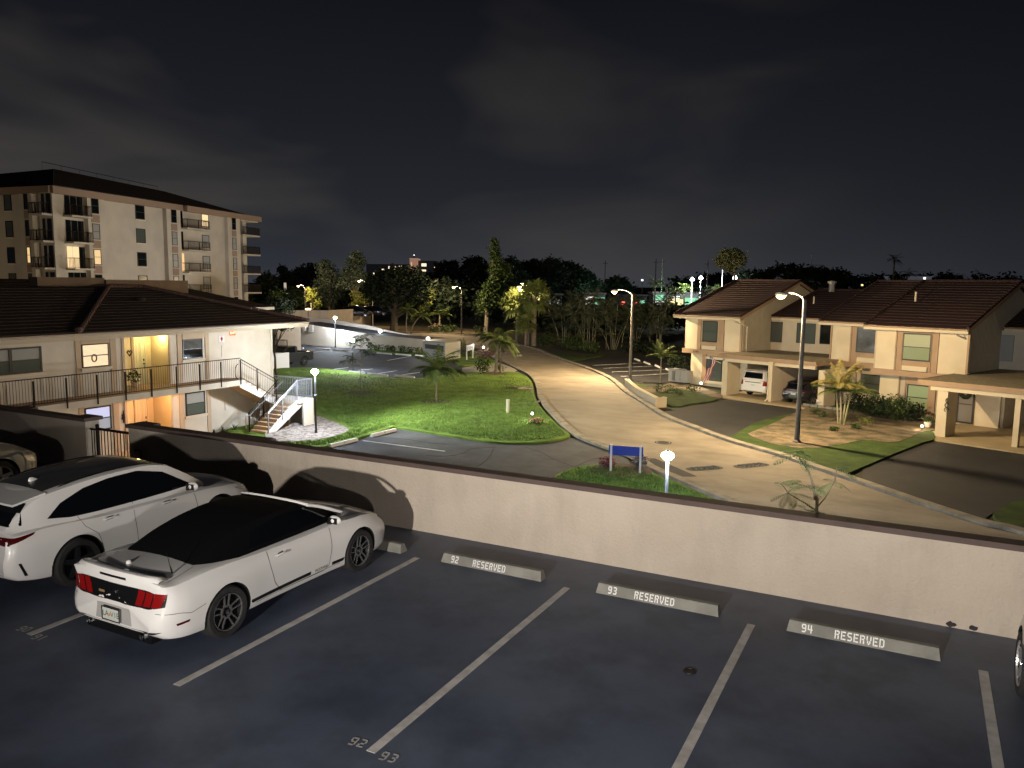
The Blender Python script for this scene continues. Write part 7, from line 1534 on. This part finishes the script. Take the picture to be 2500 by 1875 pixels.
for k in range(40): x = 1660+k*21+rnd.uniform(-8, 8); c = dpt(x, 690+rnd.uniform(-6, 14), rnd.uniform(240, 300)); bl.append(((c.x, c.y, c.z), rnd.uniform(2.0, 3.6)))
crown(mb, bl, rnd, .7, .9); stuff('treeline', mb, LEAFD, 'low black treeline above the townhouse roofs', 'treeline')
W2 = (('dark bushy treetop behind the first two townhouse roofs', 150, 1900, [(1850, 672, 10), (1880, 668, 12), (1905, 660, 14), (1930, 658, 14), (1950, 666, 14), (1975, 664, 14), (2000, 668, 14), (2020, 676, 12), (2045, 668, 10), (2065, 678, 10), (1870, 684, 12), (1930, 680, 16), (1990, 684, 16), (2040, 688, 12)]),
      ('low ragged dark treetop right of the round-crowned palm', 170, 1830, [(1815, 668, 8), (1832, 672, 9), (1848, 668, 8), (1825, 684, 10), (1850, 684, 10)]))
for i, (l_, D, tx, bl) in enumerate(W2): px_tree('dark_tree', l_, D, tx, bl, LEAFD, r0=.4, size=.45, seed=130+i, group='dark trees behind the townhouses')
def far_palm(label, x, y, D, L_, leaf=PALMD, nf=18, seed=1, el=(-.2, 1.3), n=8, r=.16, ll=.5): q = dpt(x, y, D); palm('far_palm', label, q, q.z, L_, leaf, nf, r, TRUNKD, 'palms on the skyline', seed, (0, 0), 1.1, ll, 'palm', el, None, n)
far_palm('tall palm silhouette standing alone against the sky above the roofs', 2184, 634, 130, 1.6, nf=16, seed=71)
px_tree('far_palm', 'round dense palm crown behind the first house roof', 78, 1780, [(1784, 628, 22), (1765, 637, 15), (1803, 637, 15), (1784, 648, 16), (1772, 622, 12), (1798, 622, 12)], mat('palm_leaf_olive', (.035, .042, .018), .7, (.07, .08, .035), 2), TRUNKD, r0=.35, size=.17, dens=1.25, seed=72, limbs=False, group='palms on the skyline', cat='palm')
for i, (x, y, D, l_) in enumerate(((2128, 690, 110, 'low palm behind the roof left of the lone palm'), (2215, 668, 140, 'squat palm tuft right of the lone palm'), (2335, 678, 150, 'small palm tuft above the long roof, left one'), (2393, 670, 150, 'small palm tuft above the long roof, middle one'), (2478, 684, 150, 'small palm tuft above the long roof near the right edge'))): far_palm(l_, x, y, D, 1.7, seed=80+i, nf=12)
for i, (x, y, D, l_, lf) in enumerate(((1600, 690, 175, 'green-lit palm left of the shop lights', PALML), (1672, 702, 170, 'green-lit palm between the white flood lamps', PALML), (1650, 712, 165, 'short palm in the middle of the shop lights', PALML), (1716, 715, 160, 'dim palm left of the first house roof', PALMD), (1748, 704, 165, 'bright small palm at the edge of the first house roof', PALML), (1628, 706, 172, 'dark palm tuft above the shop lights', PALMD))): far_palm(l_, x, y, D, 2.6, lf, seed=90+i, nf=16)
# lit shopping strip far behind
t_ = None
def glow(name, col, s): return emis(name, col, s)
GW, GG, GY, GR, GB = glow('far_white', (1, .97, .9), 2.2), glow('far_green', (.35, 1, .55), .9), glow('far_yellow', (1, .85, .35), 1.6), glow('far_red', (1, .12, .08), 2.5), glow('far_blue_white', (.75, .85, 1), 2.6)
def far_block(name, label, cat, D, body, m, lights, depth=6, group=None):
    x0, y0, x1, y1 = body; a, b = dpt(x0, y0, D), dpt(x1, y1, D); w = Vector((RI.x, RI.y, 0)).normalized(); n = Vector((FW.x, FW.y, 0)).normalized()
    t = thing(name, label, cat, (a.x, a.y, -3), math.atan2(w.y, w.x), group); W_ = (dpt(x1, y0, D)-a).length; zt = a.z+3; zb_ = max(0, b.z+3)
    mb = MB(); mb.box(0, W_, 0, depth, 0, zt); mb.build('wall', m, t)
    mb = MB(); mb.box(-.3, W_+.3, -.5, depth+.3, zt+.003, zt+.35); mb.build('roof', m, t)
    for i, (u0, v0, u1, v1, mm) in enumerate(lights):
        mb = MB(); mb.box((u0-x0)/(x1-x0)*W_, (u1-x0)/(x1-x0)*W_, -.10, -.003, zt-(v1-y0)*D/_F, zt-(v0-y0)*D/_F); mb.build('lit_window', mm, t)
    return t
DK = mat('far_wall_dark', (.05, .05, .055), .8); MD = mat('far_wall_mid', (.30, .30, .28), .8)
far_block('shop', 'lit white shop front left of the brightest street lamp', 'shop', 186, (1425, 718, 1478, 745), MD, ((1430, 724, 1447, 743, GW), (1452, 726, 1476, 742, GG)), group='lit shops beyond the wood')
far_block('shop', 'low lit shop glimpsed between the trees with green and white fronts', 'shop', 186, (1325, 720, 1372, 742), MD, ((1331, 730, 1345, 741, GB), (1352, 729, 1366, 740, GW)), group='lit shops beyond the wood')
far_block('shop', 'long lit shop with green canopy left of the first house', 'shop', 186, (1595, 716, 1710, 752), MD, ((1600, 720, 1625, 732, GG), (1630, 730, 1668, 746, GY), (1640, 722, 1660, 729, GW), (1672, 726, 1705, 745, GG), (1600, 735, 1624, 745, GW)), group='lit shops beyond the wood')
far_block('shop', 'small blue-white lit kiosk right of the brightest street lamp', 'shop', 186, (1505, 722, 1580, 745), DK, ((1517, 736, 1526, 744, GR), (1545, 736, 1556, 743, GR), (1563, 733, 1574, 741, GG)), group='lit shops beyond the wood')
for i, (x, y, r, m, l_) in enumerate(((1082, 720, 5, GB, 'bright white sign glimpsed in the dark wood'), (1136, 730, 2, GB, 'tiny light right of the far verge lamp'), (1156, 722, 3.5, GG, 'small green light left of the conifer'), (1218, 716, 3, GG, 'small green light right of the conifer foot'), (1222, 730, 3, GB, 'small white light low by the conifer foot'), (1321, 714, 4, GB, 'white light above the bamboo row'), (1521, 740, 4, glow('far_orange', (1, .5, .3), 5), 'orange light low beside the brightest street lamp'), (1568, 684, 3, GB, 'small light high above the kiosk'), (668, 704, 4, GB, 'white light in the trees right of the apartment block'), (716, 704, 4, GW, 'pale light beside the far small street lamp'), (2105, 696, 3, GY, 'amber light behind the townhouse roof'), (2123, 699, 2.5, GW, 'pinpoint light behind the low palm'), (920, 677, 1.5, GW, 'pinpoint light left of the towers'))):
    D = 200; q = dpt(x, y, D); k = r*D/_F; t = thing('distant_light', l_, 'light', (q.x, q.y, q.z), 0, 'lights among the far trees'); mb = MB(); mb.lathe([(0, -k*.8), (k*.8, -k*.5), (k, 0), (k*.8, k*.5), (0, k*.8)], 10); mb.build('lamp_globe', m, t); mb = MB(); mb.cyl((0, 0), .08, -q.z-3, -k*.7, 5); mb.build('post', METAL, t)
def flood(label, x, y, D, yb, col, s=1.0):
    q = dpt(x, y, D); t = thing('flood_mast', label, 'lamp post', (q.x, q.y, -3), 0, 'flood masts by the shops'); H_ = q.z+3; mb = MB(); mb.cyl((0, 0), .16, 0, H_, 8, .10); mb.build('mast', WPAINT, t); mb = MB(); mb.lathe([(0, H_), (.42*s, H_+.05), (.5*s, H_+.3), (.2*s, H_+.75), (0, H_+.8)], 10); mb.build('flood_head', emis('mast_head', (.9, .95, 1), 8), t); lamp('mast_light', (q.x-1, q.y-1.6, q.z-.6), 3600, col, .25)
flood('white flood mast, left of the pair beside the first house roof', 1690, 686, 168, 740, (.9, 1, .92)); flood('white flood mast, right of the pair beside the first house roof', 1711, 682, 175, 738, (.85, .93, 1)); flood('white flood mast just above the edge of the first house roof', 1794, 682, 160, 730, (.9, .95, 1))
lamp('shop_green_light', dpt(1640, 722, 205), 3500, (.45, 1, .5), 1.0); lamp('shop_white_light', dpt(1450, 722, 225), 900, (.7, 1, .8), 1.0)
for i, (x, y0, D, r, m, l_) in enumerate(((1602, 633, 200, .14, METAL, 'dark utility pole left of the shop lights'), (1617, 632, 205, .14, mat('pole_pale', (.35, .34, .33), .6), 'pale utility pole left of the shop lights'), (1729, 636, 170, .14, METAL, 'dark utility pole in front of the first house roof edge'), (1478, 636, 210, .12, METAL, 'thin dark pole above the long grove'), (1078, 638, 210, .12, METAL, 'dark pole beside the lit tower'), (1982, 618, 190, .14, mat('pole_pale', (.35, .34, .33), .6), 'pale pole above the townhouse roofs'), (1764, 658, 160, .12, mat('pole_pale', (.35, .34, .33), .6), 'short pale pole beside the round palm crown'))):
    q = dpt(x, y0, D); t = thing('utility_pole', l_, 'pole', (q.x, q.y, -3), 0, 'utility poles on the skyline'); mb = MB(); mb.cyl((0, 0), r, 0, q.z+3, 7, r*.7); mb.build('pole', m, t)
    if i < 4: mb = MB(); mb.box(-.7, .7, -.05, .05, q.z+2.2, q.z+2.3); mb.build('crossarm', METAL, t)
# towers on the horizon
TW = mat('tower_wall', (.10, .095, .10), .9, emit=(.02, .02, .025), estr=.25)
LW = glow('tower_window', (1, .80, .52), 1.5)
far_block('apartment_tower', 'long dark apartment tower on the horizon with scattered lit windows', 'building', 900, (894, 645, 994, 700), TW, ((911, 664, 914, 671, LW), (932, 656, 938, 658.5, LW), (948, 649, 952, 655, LW), (948, 660, 952, 665, LW), (962, 649, 967, 659, LW), (974, 648, 976, 650, LW), (979, 648, 981.5, 650, LW)), 40, 'towers on the horizon')
far_block('apartment_tower', 'dark apartment tower right of the pinkish one with bright windows', 'building', 905, (1021, 637, 1063, 700), TW, ((1029, 643, 1041, 650, LW), (1029, 658, 1040, 662, LW), (1060, 651, 1062, 653, LW)), 40, 'towers on the horizon')
far_block('apartment_tower', 'pinkish floodlit tower on the horizon with a light on its top', 'building', 898, (1000, 631, 1019, 700), mat('tower_floodlit', (.35, .24, .18), .9, emit=(1, .55, .36), estr=.3), ((1003, 640, 1006, 662, glow('tower_stair', (1, .6, .35), .7)),), 30, 'towers on the horizon')  # wall itself emits the pinkish glow in place of floodlights
q = dpt(1011, 623, 900); t = thing('beacon', 'small white beacon on top of the pinkish tower', 'light', (q.x, q.y, q.z)); mb = MB(); mb.cyl((0, 0), .5, -4, -.5, 6); mb.build('mast', METAL, t); mb = MB(); mb.lathe([(0, -.6), (.9, 0), (0, .8)], 8); mb.build('lamp_globe', GW, t)
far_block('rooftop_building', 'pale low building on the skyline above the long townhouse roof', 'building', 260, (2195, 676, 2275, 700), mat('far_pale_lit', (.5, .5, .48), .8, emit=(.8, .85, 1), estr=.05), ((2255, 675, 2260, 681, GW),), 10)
far_block('house', 'low pale house behind the ramp trees with lit wall', 'house', 175, (640, 728, 700, 760), MD, ((694, 690, 700, 706, glow('far_cream', (1, .85, .6), .5)),), 6)
mb = MB(); q0 = dpt(690, 739, 165); q1 = dpt(720, 744, 165)
t = thing('timber_fence', 'pale rail fence right of the apartment block', 'fence', (q0.x, q0.y, -3)); w = Vector((RI.x, RI.y, 0)).normalized()
for k in range(6): p = q0+w*(k*.9-.2); mb.cyl((p.x, p.y), .07, -3, q0.z, 5)
for z in (.1, .5, .9): mb.tube([q0+w*-.4+Vector((0, 0, -z)), q0+w*4.6+Vector((0, 0, -z))], .06, 4)
mb.build('rails', mat('fence_pale', (.5, .42, .28), .8), t, world=True)
q = dpt(741, 738, 172); tt = crossover('distant_car', 'pale parked car far off behind the small street lamp', (q.x, q.y, -3), math.atan2(RI.y, RI.x), WHITE, dark_roof=False, plate=False)
lamp('far_street_glow', dpt(700, 725, 160), 700, (.95, .85, .55), .4)
# deck-top cars showing as dark roofs over the upper parapet
for i, (x, D, l_) in enumerate(((808, 116, 'dark car roof showing over the upper deck parapet, left one'), (858, 122, 'dark car roof showing over the upper deck parapet, right one'))):
    q = dpt(x, 757, D); crossover('deck_car', l_, (q.x-1, q.y+3.5, ZD+.02), math.atan2(RI.y, RI.x)+PI*.03, BLACKP, Hh=1.75 if i == 0 else 1.6, dark_roof=False, plate=False, group='cars on the upper deck')
# grass blades on the nearer lawns
rnd = random.Random(9); mb = MB()
def inside(p, poly):
    c = False; n = len(poly)
    for i in range(n):
        a, b = poly[i], poly[i-1]
        if (a[1] > p[1]) != (b[1] > p[1]) and p[0] < (b[0]-a[0])*(p[1]-a[1])/(b[1]-a[1])+a[0]: c = not c
    return c
cnt = 0; vs = []; fs = []
gl_ = [(640, 1066), (660, 1076), (720, 1090), (792, 1086), (871, 1066), (902, 1056), (950, 1040), (972, 1040), (1124, 1063), (1215, 1075), (1287, 1076), (1341, 1071), (1380, 1062), (1360, 1040), (1335, 1015), (1312, 990), (1300, 965), (1290, 930), (1244, 912), (1121, 915), (1012, 928), (900, 920), (802, 906), (745, 903), (690, 905), (720, 960), (780, 1000), (860, 1045), (835, 1062), (770, 1078), (680, 1080)]
gl2 = [(1345, 1195), (1358, 1166), (1370, 1157), (1408, 1142), (1459, 1138), (1517, 1140), (1570, 1152), (1645, 1180), (1700, 1204), (1785, 1244), (1840, 1275), (1700, 1300), (1450, 1260)]
while cnt < 60000:
    if rnd.random() < .72: x, y, P_ = rnd.uniform(640, 1385), 900+190*rnd.random()**.8, gl_
    else: x, y, P_ = rnd.uniform(1340, 1840), rnd.uniform(1136, 1300), gl2
    if not inside((x, y), P_): cnt += .25; continue
    p = at(x, y, -2.93); h_ = rnd.uniform(.06, .13); a = rnd.uniform(0, 6.3); w = .016; n = len(vs); dx, dy = math.cos(a)*w, math.sin(a)*w
    vs += [(p.x-dx, p.y-dy, -2.93), (p.x+dx, p.y+dy, -2.93), (p.x+rnd.uniform(-.05, .05), p.y+rnd.uniform(-.05, .05), -2.93+h_)]; fs.append((n, n+1, n+2)); cnt += 1
mb.add(vs, fs); stuff('grass', mb, mat('grass_blade', (.075, .15, .025), .7, (.20, .33, .07), 3), 'short grass blades of the lawns', 'grass')
